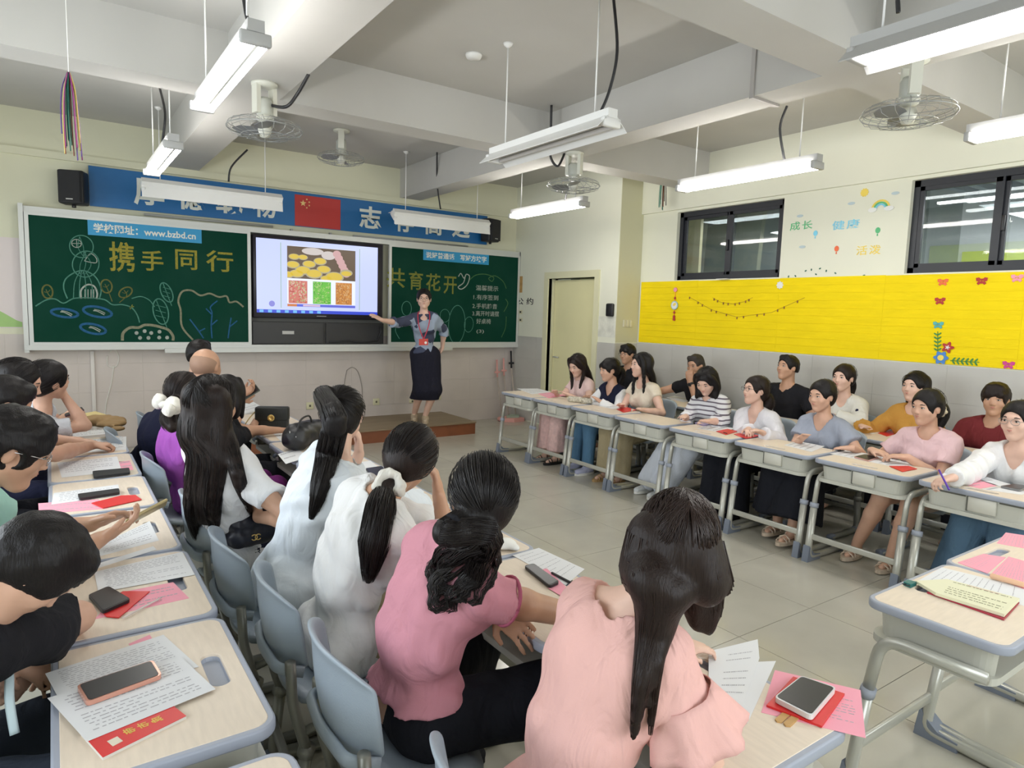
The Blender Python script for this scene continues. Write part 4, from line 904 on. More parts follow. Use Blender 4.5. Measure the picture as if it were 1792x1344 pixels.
# chairs
for k, (x, y, rz, lab) in enumerate([(.80, .93, -92, 'grey blue school chair at the bottom edge, nearest of the middle row'), (.76, 1.55, -92, 'grey blue school chair behind the woman in the mauve top'),
     (.74, 2.04, -94, 'empty looking grey blue chair back behind the white hair band woman'), (.69, 2.50, -90, 'grey blue school chair behind the long ponytail woman'), (.68, 3.12, -88, 'grey blue school chair behind the white tee with the dark bag on its seat'),
     (.62, 4.06, -88, 'grey blue school chair behind the purple top woman'), (.76, 4.50, -90, 'grey blue school chair under the dark sitter beside the flap bag'), (.50, 4.97, -90, 'grey blue school chair under the bald man'), (.74, 5.60, -90, 'grey blue school chair farthest in the middle row')]):
    put('c', x, y, rz, lab, 'chairs in the middle row')
# ------------------------------------------------------------------ smooth bodies: a signed field meshed on an uneven grid
f32 = np.float32
def axis(lo, hi, h, fine):
    xs = [lo]; x = lo
    while x < hi:
        s = h
        for a, b, hf in fine:
            if a <= x <= b: s = min(s, hf)
            elif x < a < x + s: s = min(s, max(hf, a - x))
        x += s; xs.append(x)
    return np.array(xs, dtype=f32)
class Field:
    def __init__(s, lo, hi, h, fine=()):
        s.ax = [axis(lo[i], hi[i], h, [(c[i] - w, c[i] + w, hf) for c, w, hf in fine]) for i in range(3)]
        s.F = np.full([len(a) for a in s.ax], 1.0, dtype=f32); s.h = h
    def win(s, lo, hi):
        r = []
        for i in range(3):
            a = max(0, int(np.searchsorted(s.ax[i], lo[i])) - 1); b = min(len(s.ax[i]), int(np.searchsorted(s.ax[i], hi[i])) + 1)
            if b - a < 1: return None
            r.append(slice(a, b))
        return tuple(r)
    def coords(s, w):
        return s.ax[0][w[0]][:, None, None], s.ax[1][w[1]][None, :, None], s.ax[2][w[2]][None, None, :]
    def op(s, w, d, k, sub):
        F = s.F[w]
        if sub:
            if k > 0:
                h = np.clip(.5 - .5 * (F + d) / k, 0, 1); s.F[w] = F * (1 - h) - d * h + k * h * (1 - h)
            else: s.F[w] = np.maximum(F, -d)
        else:
            if k > 0:
                h = np.clip(.5 + .5 * (F - d) / k, 0, 1); s.F[w] = F * (1 - h) + d * h - k * h * (1 - h)
            else: s.F[w] = np.minimum(F, d)
    def cap(s, a, b, ra, rb, k=.02, flat=None, clip=None, sub=False, off=0., **_):
        ra += off; rb += off
        m = max(ra, rb) * (1.0 if not flat or flat[1] >= 1 else 1 / flat[1]) + k + .02
        lo = [min(a[i], b[i]) - m for i in range(3)]; hi = [max(a[i], b[i]) + m for i in range(3)]
        w = s.win(lo, hi)
        if w is None: return
        X, Y, Z = s.coords(w); ba = [b[i] - a[i] for i in range(3)]; L2 = max(1e-9, ba[0] ** 2 + ba[1] ** 2 + ba[2] ** 2)
        t = np.clip(((X - a[0]) * ba[0] + (Y - a[1]) * ba[1] + (Z - a[2]) * ba[2]) / L2, 0, 1)
        qx = X - a[0] - t * ba[0]; qy = Y - a[1] - t * ba[1]; qz = Z - a[2] - t * ba[2]
        d2 = qx * qx + qy * qy + qz * qz
        if flat:
            n, f = flat; qn = qx * n[0] + qy * n[1] + qz * n[2]; d2 = d2 + (f * f - 1) * qn * qn
        d = np.sqrt(np.maximum(d2, 1e-12)) - (ra + (rb - ra) * t)
        if flat and flat[1] > 1: d = d / (1 + (flat[1] - 1) * .5)
        if clip:                           # flat end at b
            L = math.sqrt(L2); e = ((X - b[0]) * ba[0] + (Y - b[1]) * ba[1] + (Z - b[2]) * ba[2]) / L
            d = np.maximum(d, e)
        s.op(w, d.astype(f32), k, sub)
    def ell(s, c, r, R=None, k=.02, sub=False, off=0., **_):
        """R: (forward, left, up) unit vectors for the three radii"""
        r = [x + off for x in r]; m = max(r) + k + .02; w = s.win([c[i] - m for i in range(3)], [c[i] + m for i in range(3)])
        if w is None: return
        X, Y, Z = s.coords(w); dx, dy, dz = X - c[0], Y - c[1], Z - c[2]
        if R is None: R = ((1, 0, 0), (0, 1, 0), (0, 0, 1))
        q = [(dx * R[i][0] + dy * R[i][1] + dz * R[i][2]) / r[i] for i in range(3)]
        k0 = np.sqrt(q[0] ** 2 + q[1] ** 2 + q[2] ** 2); k1 = np.sqrt((q[0] / r[0]) ** 2 + (q[1] / r[1]) ** 2 + (q[2] / r[2]) ** 2) + 1e-6
        s.op(w, (k0 * (k0 - 1) / k1).astype(f32), k, sub)
    def plane(s, p, n, k=0.):             # keep the side the normal points away from
        w = tuple(slice(0, len(a)) for a in s.ax); X, Y, Z = s.coords(w)
        d = -((X - p[0]) * n[0] + (Y - p[1]) * n[1] + (Z - p[2]) * n[2])
        s.op(w, np.broadcast_to(d, s.F.shape).astype(f32), k, True)
    def run(s, prims, off=0.):
        for p in prims:
            q = dict(p); q.pop('part', None); ty = q.pop('t'); o = q.pop('off', 0.) + (0 if q.get('sub') else off)
            (s.cap if ty == 'c' else s.ell)(off=o, **q)
    def wrinkle(s, amp, freq, seed=0, band=.03, aniso=(1, 1, 1), lim=.0045):
        idx = np.nonzero(np.abs(s.F) < band)
        if len(idx[0]) == 0: return
        x = s.ax[0][idx[0]] * aniso[0]; y = s.ax[1][idx[1]] * aniso[1]; z = s.ax[2][idx[2]] * aniso[2]; r = np.random.default_rng(seed); v = 0
        for k in range(5):
            d = r.normal(size=3); d /= np.linalg.norm(d); f = freq * (.6 + .35 * k); ph = r.uniform(0, 6, 2)
            v = v + np.sin(f * (x * d[0] + y * d[1] + z * d[2]) + ph[0] + 1.5 * np.sin(f * .45 * (x * d[1] - y * d[0] + z * d[2]) + ph[1])) / (1 + .4 * k)
        s.F[idx] += np.clip(amp * .5 * v, -1, lim).astype(f32)
    def mesh(s, name, mats, parent=None, matf=None):
        F = s.F; ins = F < 0; nx, ny, nz = F.shape
        c = [slice(0, -1), slice(1, None)]
        cnt = np.zeros((nx - 1, ny - 1, nz - 1), dtype=np.int8)
        for i in c:
            for j in c:
                for k in c: cnt += ins[i, j, k]
        act = (cnt > 0) & (cnt < 8); I, J, K = np.nonzero(act); n = len(I)
        if n == 0: return None
        ids = np.full(act.shape, -1, dtype=np.int32); ids[I, J, K] = np.arange(n)
        P = np.zeros((n, 3), dtype=np.float64); C = np.zeros(n)
        A = [s.ax[i].astype(np.float64) for i in range(3)]
        base = [I, J, K]
        for axn in range(3):
            o1, o2 = [q for q in range(3) if q != axn]
            for a in (0, 1):
                for b in (0, 1):
                    i0 = [q.copy() for q in base]; i0[o1] = i0[o1] + a; i0[o2] = i0[o2] + b
                    i1 = [q.copy() for q in i0]; i1[axn] = i1[axn] + 1
                    f0 = F[i0[0], i0[1], i0[2]]; f1 = F[i1[0], i1[1], i1[2]]; m = (f0 < 0) != (f1 < 0)
                    if not m.any(): continue
                    t = f0[m] / (f0[m] - f1[m]); pos = np.zeros((m.sum(), 3))
                    for q in range(3): pos[:, q] = A[q][i0[q][m]]
                    pos[:, axn] += t * (A[axn][i1[axn][m]] - A[axn][i0[axn][m]])
                    P[m] += pos; C[m] += 1
        P /= C[:, None]; quads = []
        for axn in range(3):
            o1, o2 = (axn + 1) % 3, (axn + 2) % 3
            sl0 = [slice(None)] * 3; sl1 = [slice(None)] * 3; sl0[axn] = slice(0, -1); sl1[axn] = slice(1, None)
            for q in (o1, o2): sl0[q] = slice(1, -1); sl1[q] = slice(1, -1)
            a = ins[tuple(sl0)]; b = ins[tuple(sl1)]; ch = a != b; e = list(np.nonzero(ch)); fl = a[ch]
            if len(e[0]) == 0: continue
            for q in (o1, o2): e[q] = e[q] + 1
            def idc(d1, d2):
                z = [x.copy() for x in e]; z[o1] = z[o1] - d1; z[o2] = z[o2] - d2; return ids[z[0], z[1], z[2]]
            q4 = np.stack([idc(1, 1), idc(0, 1), idc(0, 0), idc(1, 0)], 1)
            q4[~fl] = q4[~fl][:, ::-1]; quads.append(q4)
        Q = np.concatenate(quads); Q = Q[(Q >= 0).all(1)]
        # one relaxation pass evens out the grid steps
        for _ in range(1):
            acc = np.zeros_like(P); cc = np.zeros(n)
            for k in range(4):
                np.add.at(acc, Q[:, k], P[Q[:, (k + 1) % 4]] + P[Q[:, (k + 3) % 4]]); np.add.at(cc, Q[:, k], 2)
            P = np.where(cc[:, None] > 0, P * .5 + .5 * acc / np.maximum(cc, 1)[:, None], P)
        me = bpy.data.meshes.new(name); me.vertices.add(n); me.vertices.foreach_set('co', P.ravel())
        me.loops.add(len(Q) * 4); me.loops.foreach_set('vertex_index', Q.ravel().astype(np.int32))
        me.polygons.add(len(Q)); me.polygons.foreach_set('loop_start', np.arange(0, len(Q) * 4, 4, dtype=np.int32))
        mats = mats if isinstance(mats, (list, tuple)) else [mats]
        for m in mats: me.materials.append(m)
        if matf is not None:
            cen = P[Q].mean(1); me.polygons.foreach_set('material_index', matf(cen).astype(np.int32))
        me.update(calc_edges=True); me.polygons.foreach_set('use_smooth', np.ones(len(Q), dtype=bool)); me.validate()
        o = bpy.data.objects.new(name, me); COL.objects.link(o)
        if parent is not None: o.parent = parent; o.matrix_parent_inverse = Matrix.Translation(-Vector(parent.location))
        return o
def bounds(prims, pad=.03):
    lo = [9e9] * 3; hi = [-9e9] * 3
    for p in prims:
        if p.get('sub'): continue
        pts = [p['a'], p['b']] if p['t'] == 'c' else [p['c']]
        r = (max(p['ra'], p['rb']) if p['t'] == 'c' else max(p['r'])) + p.get('off', 0)
        for q in pts:
            for i in range(3): lo[i] = min(lo[i], q[i] - r - pad); hi[i] = max(hi[i], q[i] + r + pad)
    return lo, hi
def C_(a, b, ra, rb, k=.02, **kw): return dict(t='c', a=Vector(a), b=Vector(b), ra=ra, rb=rb, k=k, **kw)
def E_(c, r, R=None, k=.02, **kw): return dict(t='e', c=Vector(c), r=list(r), R=R, k=k, **kw)
UP = Vector((0, 0, 1))
def dirv(yaw, pitch=0.):
    y = math.radians(yaw); p = math.radians(pitch); return Vector((math.cos(y) * math.cos(p), math.sin(y) * math.cos(p), -math.sin(p)))
def frame(yaw, pitch=0., roll=0.):
    """forward, left, up; pitch>0 looks down, roll>0 leans the crown to the left"""
    f = dirv(yaw, pitch); l = UP.cross(f).normalized(); u = f.cross(l)
    r = math.radians(roll); l2 = math.cos(r) * l - math.sin(r) * u; u2 = math.sin(r) * l + math.cos(r) * u
    return f, l2, u2
def ik(S, W, l1, l2, pole):
    d = W - S; D = min(d.length, (l1 + l2) * .995); t = d.normalized(); a = (l1 * l1 - l2 * l2 + D * D) / (2 * D)
    h = math.sqrt(max(0, l1 * l1 - a * a)); p = Vector(pole); p = p - p.dot(t) * t
    if p.length < 1e-4: p = UP.cross(t)
    return S + t * a + p.normalized() * h
def hand_prims(w, d, nrm, curl=.35, spread=.0, s=1., side=1, fat=0., thumb=.6):
    """w wrist, d pointing direction, nrm back of the hand; side=+1 when the thumb is on d x nrm"""
    d = Vector(d).normalized(); nrm = Vector(nrm); nrm = (nrm - nrm.dot(d) * d).normalized(); sd = d.cross(nrm) * side; out = []
    out.append(C_(w, w + d * .035 * s, .023 * s, .027 * s, .012, flat=(tuple(nrm), 1.35)))
    out.append(C_(w + d * .04 * s + sd * .010 * s, w + d * .075 * s + sd * .013 * s, .026 * s, .022 * s, .010, flat=(tuple(nrm), 1.8)))
    out.append(C_(w + d * .04 * s - sd * .010 * s, w + d * .072 * s - sd * .014 * s, .025 * s, .020 * s, .010, flat=(tuple(nrm), 1.8)))
    for o, ln in ((.027, .068), (.009, .076), (-.009, .071), (-.026, .056)):
        p = w + d * (.088 - abs(o - .005) * .25) * s + sd * o * s; dd = (d + sd * o * spread * 12).normalized(); r = (.0086 + fat) * s
        q0 = w + d * .06 * s + sd * o * s
        out.append(C_(q0, p, r * 1.1, r, .006))
        for k, fr in enumerate((.42, .32, .26)):
            an = curl * (k + .6); v = dd * math.cos(an) - nrm * math.sin(an); q = p + v * ln * fr * s
            out.append(C_(p, q, r * (1 - .09 * k), r * (.93 - .09 * k), .003)); p = q
    p = w + d * .022 * s + sd * .022 * s; v = (d * .75 + sd * thumb - nrm * .25).normalized(); q = p + v * .042 * s
    out.append(C_(p - v * .01, q, .0125 * s + fat, .0100 * s + fat, .008)); v2 = (d * .95 + sd * .15 - nrm * .35).normalized(); q2 = q + v2 * .030 * s
    out.append(C_(q, q2, .0098 * s + fat, .0080 * s + fat, .003))
    return out
def head_prims(c, fr, s=1., male=False):
    f, l, u = fr; P = lambda a, b, d: c + (f * a + l * b + u * d) * s; R = (tuple(f), tuple(l), tuple(u)); o = []
    o.append(E_(P(-.012, 0, .028), (.098 * s, .077 * s, .088 * s), R, .02))
    o.append(E_(P(.026, 0, -.018), (.062 * s, .062 * s, .078 * s), R, .025))
    o.append(C_(P(.040, 0, -.060), P(.056, 0, -.090), .040 * s, .022 * s if not male else .027 * s, .02))
    o.append(C_(P(.010, .045, -.045), P(.046, .012, -.088), .022 * s, .020 * s, .02)); o.append(C_(P(.010, -.045, -.045), P(.046, -.012, -.088), .022 * s, .020 * s, .02))
    for b in (1, -1):
        o.append(E_(P(.052, b * .040, -.022), (.026 * s, .022 * s, .022 * s), R, .018))        # cheek
        o.append(E_(P(.088, b * .031, .012), (.013 * s, .018 * s, .011 * s), R, .010, sub=True))   # socket
        o.append(E_(P(.069, b * .031, .010), (.016 * s, .017 * s, .011 * s), R, .004))         # lid
        o.append(E_(P(-.006, b * .077, .000), (.019 * s, .008 * s, .031 * s), R, .004))        # ear
    o.append(C_(P(.078, .025, .030), P(.078, -.025, .030), .010 * s, .010 * s, .014))             # brow
    o.append(C_(P(.084, 0, .012), P(.098, 0, -.020), .0065 * s, .0105 * s, .008))              # nose
    for b in (1, -1): o.append(E_(P(.091, b * .011, -.024), (.010 * s, .008 * s, .007 * s), R, .005))
    o.append(E_(P(.078, 0, -.046), (.012 * s, .024 * s, .014 * s), R, .010))                   # mouth mound
    o.append(E_(P(.070, 0, -.085), (.014 * s, .016 * s, .012 * s), R, .012))                   # chin
    return o

SKINS = {'fair': (.68, .44, .34), 'mid': (.60, .36, .255), 'tan': (.50, .285, .185), 'deep': (.27, .14, .085)}
def skin(k): return mat('skin_' + k, SKINS[k], .48, var=.06, vscale=18, bump=.06, bscale=140)
M_HAIR = mat('black_hair', (.0085, .0070, .0070), .45, var=.5, vscale=3, bump=.4, bscale=1, stretch=(240, 240, 8), spec=.22)
M_HAIRB = mat('dark_brown_hair', (.014, .0085, .0070), .45, var=.5, vscale=3, bump=.4, bscale=1, stretch=(240, 240, 8), spec=.22)
M_STRAND = mat('hair_strand', (.011, .008, .0075), .36, spec=.38); M_STRANDB = mat('brown_hair_strand', (.022, .011, .008), .36, spec=.38)
M_EYEW = mat('eye_white', (.55, .52, .50), .3); M_EYED = mat('eye_dark', (.012, .008, .006), .15); M_LIP = mat('lips', (.50, .20, .16), .45); M_BROW = mat('brow_hair', (.02, .014, .012), .8)
def cloth(name, col, bump=.35, bscale=24, rough=.88, **kw):
    if name in MATS: return MATS[name]
    m = mat(name, col, rough, spec=.2, **kw); nt = m.node_tree; b = nt.nodes['Principled BSDF']
    tc = nt.nodes.new('ShaderNodeTexCoord'); mp = nt.nodes.new('ShaderNodeMapping'); mp.inputs['Scale'].default_value = (1, 1, .55); nt.links.new(tc.outputs['Object'], mp.inputs['Vector'])
    n1 = nt.nodes.new('ShaderNodeTexNoise'); n1.inputs['Scale'].default_value = 11; n1.inputs['Detail'].default_value = 2.5; n1.inputs['Distortion'].default_value = 1.6; nt.links.new(mp.outputs['Vector'], n1.inputs['Vector'])
    n2 = nt.nodes.new('ShaderNodeTexNoise'); n2.inputs['Scale'].default_value = 420; nt.links.new(tc.outputs['Object'], n2.inputs['Vector'])
    b1 = nt.nodes.new('ShaderNodeBump'); b1.inputs['Strength'].default_value = min(1, bump * 1.5); b1.inputs['Distance'].default_value = .022; nt.links.new(n1.outputs['Fac'], b1.inputs['Height'])
    b2 = nt.nodes.new('ShaderNodeBump'); b2.inputs['Strength'].default_value = .25; b2.inputs['Distance'].default_value = .002; nt.links.new(n2.outputs['Fac'], b2.inputs['Height']); nt.links.new(b1.outputs['Normal'], b2.inputs['Normal']); nt.links.new(b2.outputs['Normal'], b.inputs['Normal'])
    return m

def attach(o, root):
    o.parent = root; o.matrix_parent_inverse = Matrix.Translation(-Vector(root.location)); return o
def strands(mb, paths, r=.0014, n=3):
    for p in paths: mb.tube(p, [r * (1 - .6 * (k / (len(p) - 1)) ** 2) for k in range(len(p))], n, caps=False)
def tail_strands(path, radii, count, seed=0, wave=0., fray=.25):
    """paths that follow a lock of hair"""
    r = np.random.default_rng(abs(seed)); P = smooth_path([Vector(p) for p in path], 3); N = len(P); out = []
    R = np.interp(np.linspace(0, 1, N), np.linspace(0, 1, len(radii)), radii)
    T = [(P[min(i + 1, N - 1)] - P[max(i - 1, 0)]).normalized() for i in range(N)]
    A = []; a = T[0].cross(Vector((.3, .9, .1))).normalized()
    for t in T: a = (a - a.dot(t) * t).normalized(); A.append((a, t.cross(a)))
    for _ in range(count):
        th = r.uniform(0, 2 * pi); rr = r.uniform(.97, 1.14); end = N - int(r.uniform(0, .22) * N); ph = r.uniform(0, 6); ws = r.uniform(.5, 1.2); fr = r.uniform(0, fray); pts = []
        for i in range(end):
            u = i / (N - 1); q = R[i] * (rr + fr * u * u); an = th + .25 * math.sin(u * 5 + ph)
            p = P[i] + A[i][0] * q * math.cos(an) + A[i][1] * q * math.sin(an)
            if wave: p = p + A[i][0] * wave * math.sin(u * 22 + ph * .3) * u + A[i][1] * wave * ws * math.cos(u * 19 + ph * .3) * u
            pts.append(p)
        out.append(pts)
    return out
def cap_strands(c, fr, gather, count, seed=0, s=1., r0=(.1125, .0935, .1055), lim=None):
    """combed arcs over the skull towards the gathering point"""
    f, l, u = fr; r = np.random.default_rng(seed); cc = c + (f * -.014 + u * .030) * s; out = []
    g = gather - cc; G = Vector((g.dot(f) / r0[0], g.dot(l) / r0[1], g.dot(u) / r0[2])).normalized()
    for _ in range(count):
        # start on the hairline: front/top rim or nape rim
        th = r.uniform(0, 2 * pi); w = Vector((math.cos(th), math.sin(th), 0))
        ax = Vector((.80, 0, .60)) if lim is None else lim
        # circle around the face axis
        e1 = Vector((-.60, 0, .80)); e2 = Vector((0, 1, 0)); ang = r.uniform(1.0, 1.45) if r.random() < .5 else r.uniform(.95, 2.3)
        S = (ax * math.cos(ang) + (e1 * math.cos(th) + e2 * math.sin(th)) * math.sin(ang)).normalized()
        if S.z < -.55 or (S.x > .35 and S.z < .35): continue
        om = math.acos(max(-1, min(1, S.dot(G))))
        if om < .15 or om > 2.9: continue
        pts = []; lift = r.uniform(1.0, 1.03); nseg = 7
        for k in range(nseg):
            t = k / (nseg - 1); q = (S * math.sin((1 - t) * om) + G * math.sin(t * om)) / math.sin(om)
            q = Vector((q.x * r0[0], q.y * r0[1], q.z * r0[2])) * (lift + .02 * math.sin(t * pi)) * s
            pts.append(cc + f * q.x + l * q.y + u * q.z)
        out.append(pts)
    return out

def part_strands(c, fr, count, seed=0, s=1., r0=(.1125, .0935, .1055)):
    """hair falling from a centre parting down the back and both sides"""
    f, l, u = fr; r = np.random.default_rng(seed); cc = c + (f * -.014 + u * .030) * s; out = []
    for _ in range(count):
        a = r.uniform(.75, 2.5); S = Vector((math.cos(a), 0, math.sin(a))); sd = 1 if r.random() < .5 else -1; th = r.uniform(0, 1)
        G = Vector((-.15 - .8 * th, sd * (1.0 - .9 * th), -.55)).normalized(); om = math.acos(max(-1, min(1, S.dot(G)))); pts = []; lift = r.uniform(1.0, 1.03)
        for k in range(10):
            t = k / 9; q = (S * math.sin((1 - t) * om) + G * math.sin(t * om)) / math.sin(om)
            q = Vector((q.x * r0[0], q.y * r0[1], q.z * r0[2])) * (lift - .10 * max(0, t - .55)) * s; pts.append(cc + f * q.x + l * q.y + u * q.z)
        out.append(pts)
    return out

def person(lab, head, hyaw, hpitch, pelvis, byaw, top=None, bottom=None, hroll=0., male=False, s=1., sk='mid', twist=0., slouch=.03,
           lh=None, rh=None, lhand=None, rhand=None, lpole=None, rpole=None, lelb=None, relb=None, lknee=None, rknee=None, lank=None, rank=None,
           hair=None, face=True, res=.012, hres=.0065, handres=.0066, stand=False, shoes=None, extra=None, neckback=.035, sh_drop=.012, neckpt=None, seedv=1, hair_fn=None, hs=1., wide=1.):
    """a person as one continuous body with hair, clothes and shoes as children"""
    wide *= 1. if male else .93
    if not face: hres = max(hres, .011)
    H = Vector(head); fr = frame(hyaw, hpitch, hroll); f, l, u = fr
    Pv = Vector(pelvis); bf = dirv(byaw); bl = UP.cross(bf)
    root = empty('person', (Pv.x, Pv.y, 0), 0, lab, 'person')
    N = H - u * .105 * s * hs - f * neckback * s - UP * .060 * s                      # neck base
    if neckpt is not None: N = Vector(neckpt)
    sp = (N - Pv); mid = Pv.lerp(N, .48) - bf * slouch; up = (N - mid).normalized()
    sf = dirv(byaw + twist); sf = (sf - sf.dot(up) * up).normalized(); sl = up.cross(sf)
    shw = (.168 if male else .140) * s * wide; S = {}
    S['L'] = N + sl * shw - up * (.060 + sh_drop) * s; S['R'] = N - sl * shw - up * (.060 + sh_drop) * s
    Cc = N - up * .145 * s; nf = tuple(sf); bfT = tuple(bf); B = []; m_ = 1.07 if male else 1.; m_ *= wide
    B += [C_(Pv + bl * .065 * s, Pv - bl * .065 * s, .108 * s * m_ * (.90 if stand else 1), .108 * s * m_ * (.90 if stand else 1), .04, part='hip'),
          C_(Pv + UP * .02, mid, .102 * s * m_, .098 * s * m_, .04, flat=(bfT, 1.12), part='torso'), C_(mid + sl * .02, mid - sl * .02, .104 * s * m_, .104 * s * m_, .04, flat=(nf, 1.15), part='torso'),
          C_(mid, Cc, .108 * s * m_, .112 * s * m_, .04, flat=(nf, 1.16), part='torso'),
          C_(Cc + sl * .055 * s * m_, Cc - sl * .055 * s * m_, .100 * s, .100 * s, .04, flat=(nf, 1.08), part='torso'),
          C_(N - up * .065 * s + sl * .10 * s * m_, N - up * .065 * s - sl * .10 * s * m_, .056 * s, .056 * s, .045, part='torso'),
          C_(N - up * .01, S['L'] + up * .012, .042 * s, .040 * s, .035, part='torso'), C_(N - up * .01, S['R'] + up * .012, .042 * s, .040 * s, .035, part='torso')]
    if not male:
        for q in (1, -1): B.append(E_(Cc + sf * .085 * s + sl * q * .062 * s - up * .02 * s, (.044 * s, .056 * s, .056 * s), (nf, tuple(sl), tuple(up)), .045, part='torso'))
    B += [C_(N - up * .03 * s, H - u * .05 * s - f * .025 * s, (.058 if male else .049) * s, (.055 if male else .046) * s, .022, part='neck')]
    B += head_prims(H, fr, s * hs, male)
    J = {}
    fine = [(tuple(H + f * .02), .125 * s, hres)]
    for sd, W, hd, pole in (('L', lh, lhand, lpole), ('R', rh, rhand, rpole)):
        q = 1 if sd == 'L' else -1
        W = Vector(W) if W is not None else S[sd] + bf * .20 - UP * .34 - sl * q * .0
        pl = Vector(pole) if pole is not None else (sl * q * .6 - UP * .7 - bf * .25)
        l1, l2 = (.275 if male else .255) * s, (.25 if male else .225) * s
        if (W - S[sd]).length > l1 + l2 - .005:
            k = (W - S[sd]).length / (l1 + l2 - .005); l1 *= k; l2 *= k
        El = ik(S[sd], W, l1, l2, pl); ov_ = lelb if sd == 'L' else relb; El = Vector(ov_) if ov_ is not None else El; J['e' + sd] = El; J['w' + sd] = W; ar = (1.12 if male else 1.) * s * wide
        B += [C_(S[sd], S[sd].lerp(El, .5), .052 * ar, .043 * ar, .03, part='up' + sd), C_(S[sd].lerp(El, .5), El, .043 * ar, .036 * ar, .02, part='up' + sd),
              C_(El, El.lerp(W, .35), .037 * ar, .038 * ar, .015, part='fo' + sd), C_(El.lerp(W, .35), W, .038 * ar, .025 * ar, .015, part='fo' + sd)]
        hd = dict(hd) if hd else {}
        vis = hd.pop('vis', False); d = Vector(hd.pop('d', (W - El).normalized())); nr = Vector(hd.pop('n', UP))
        B += [dict(p, part='hand') for p in hand_prims(W, d, nr, side=hd.pop('side', 1), s=s * (1.08 if male else 1.), **hd)]
        if vis: fine.append((tuple(W + d * .07), .085, handres))
    for sd, kn, an in (('L', lknee, lank), ('R', rknee, rank)):
        q = 1 if sd == 'L' else -1; hip = Pv + bl * q * .088 * s
        if stand: K = Vector(kn) if kn else hip - UP * .42 * s; A = Vector(an) if an else Vector((hip.x, hip.y, .08)); 
        else:
            K = Vector(kn) if kn is not None else hip + bf * .40 * s + bl * q * .03 - UP * .0
            A = Vector(an) if an is not None else Vector((K.x, K.y, .085)) + bf * .02
        J['h' + sd] = hip; J['k' + sd] = K; J['a' + sd] = A
        fdir = Vector((bf.x, bf.y, 0)) if not shoes or 'fd' not in shoes else Vector(shoes['fd'])
        B += [C_(hip, K, .086 * s, .058 * s, .03, part='th' + sd), C_(K, K.lerp(A, .35), .057 * s, .054 * s, .02, part='sh' + sd), C_(K.lerp(A, .35), A, .054 * s, .034 * s, .02, part='sh' + sd),
              C_(A - UP * .03 - fdir * .02, A - UP * .055 + fdir * .12 * s, .032 * s, .020 * s, .02, part='foot')]
        J['f' + sd] = fdir
    lo, hi = bounds(B); F = Field(lo, hi, res, fine); F.run(B)
    body = F.mesh('body', skin(sk)); attach(body, root)
    ctx = dict(root=root, H=H, fr=fr, N=N, S=S, J=J, B=B, up=up, sf=sf, sl=sl, bf=bf, bl=bl, Pv=Pv, mid=mid, Cc=Cc, s=s, shw=shw, hs=hs * s, male=male, stand=stand, wide=wide)
    if face:
        Pp = lambda a, b, d: H + (f * a + l * b + u * d) * s * hs; Rm = Matrix((f, l, u)).transposed()
        for q in (1, -1):
            e = MB(); e.ball(Pp(.0775, q * .031, .010), (.010 * s, .0135 * s, .0058 * s), 0, Rm); e.ball(Pp(.0822, q * .031, .010), (.0065 * s, .0062 * s, .0052 * s), 1, Rm)
            e.tube([Pp(.079, q * (.031 - .015), .0125), Pp(.0895, q * .031, .0165), Pp(.080, q * (.031 + .016), .0125)], .0015 * s, 5, mi=1)
            attach(e.build('eye', [M_EYEW, M_EYED]), root)
            e = MB(); e.tube([Pp(.087, q * .014, .029), Pp(.089, q * .03, .034), Pp(.078, q * .047, .030)], [.0022 * s, .0030 * s, .0014 * s], 6, flat=1.2); attach(e.build('eyebrow', M_BROW), root)
        e = MB(); e.tube([Pp(.078, .022, -.047), Pp(.0895, .008, -.0440), Pp(.0890, 0, -.0452), Pp(.0895, -.008, -.0440), Pp(.078, -.022, -.047)], [.0012 * s, .0035 * s, .0035 * s, .0035 * s, .0012 * s], 6)
        e.tube([Pp(.078, .020, -.0485), Pp(.0885, .0, -.0515), Pp(.078, -.020, -.0485)], [.0012 * s, .0042 * s, .0012 * s], 6); attach(e.build('lips', M_LIP), root)
    if top: make_top(ctx, **top)
    if bottom: make_bottom(ctx, **bottom)
    if hair: make_hair(ctx, **hair)
    if shoes: make_shoes(ctx, **shoes)
    return ctx
def sel(B, parts): return [p for p in B if p.get('part') in parts]
def sd_at(p, prims, off):
    best = 9.
    for q in prims:
        if q.get('sub'): continue
        if q['t'] == 'c':
            ba = q['b'] - q['a']; t = max(0, min(1, (p - q['a']).dot(ba) / max(1e-9, ba.length_squared))); v = p - q['a'] - ba * t; d2 = v.length_squared
            if q.get('flat'): n, fl = q['flat']; d2 += (fl * fl - 1) * v.dot(Vector(n)) ** 2
            d = math.sqrt(max(d2, 1e-12)) - (q['ra'] + (q['rb'] - q['ra']) * t) - off
            if q.get('flat') and q['flat'][1] > 1: d /= 1 + (q['flat'][1] - 1) * .5
        else: d = (p - q['c']).length - sum(q['r']) / 3 - off
        best = min(best, d)
    return best
def hit(c, px, py, off=.03):
    """where the line of sight through this pixel meets the clothed torso"""
    pr = sel(c['B'], ('torso', 'hip', 'neck', 'upL', 'upR')); d = ray(px, py).normalized(); t = .4; best = (9, t)
    for _ in range(90):
        v = sd_at(CAM + d * t, pr, off)
        if v < best[0]: best = (v, t)
        if v < .003: break
        t += max(v * .8, .004)
    return CAM + d * best[1]
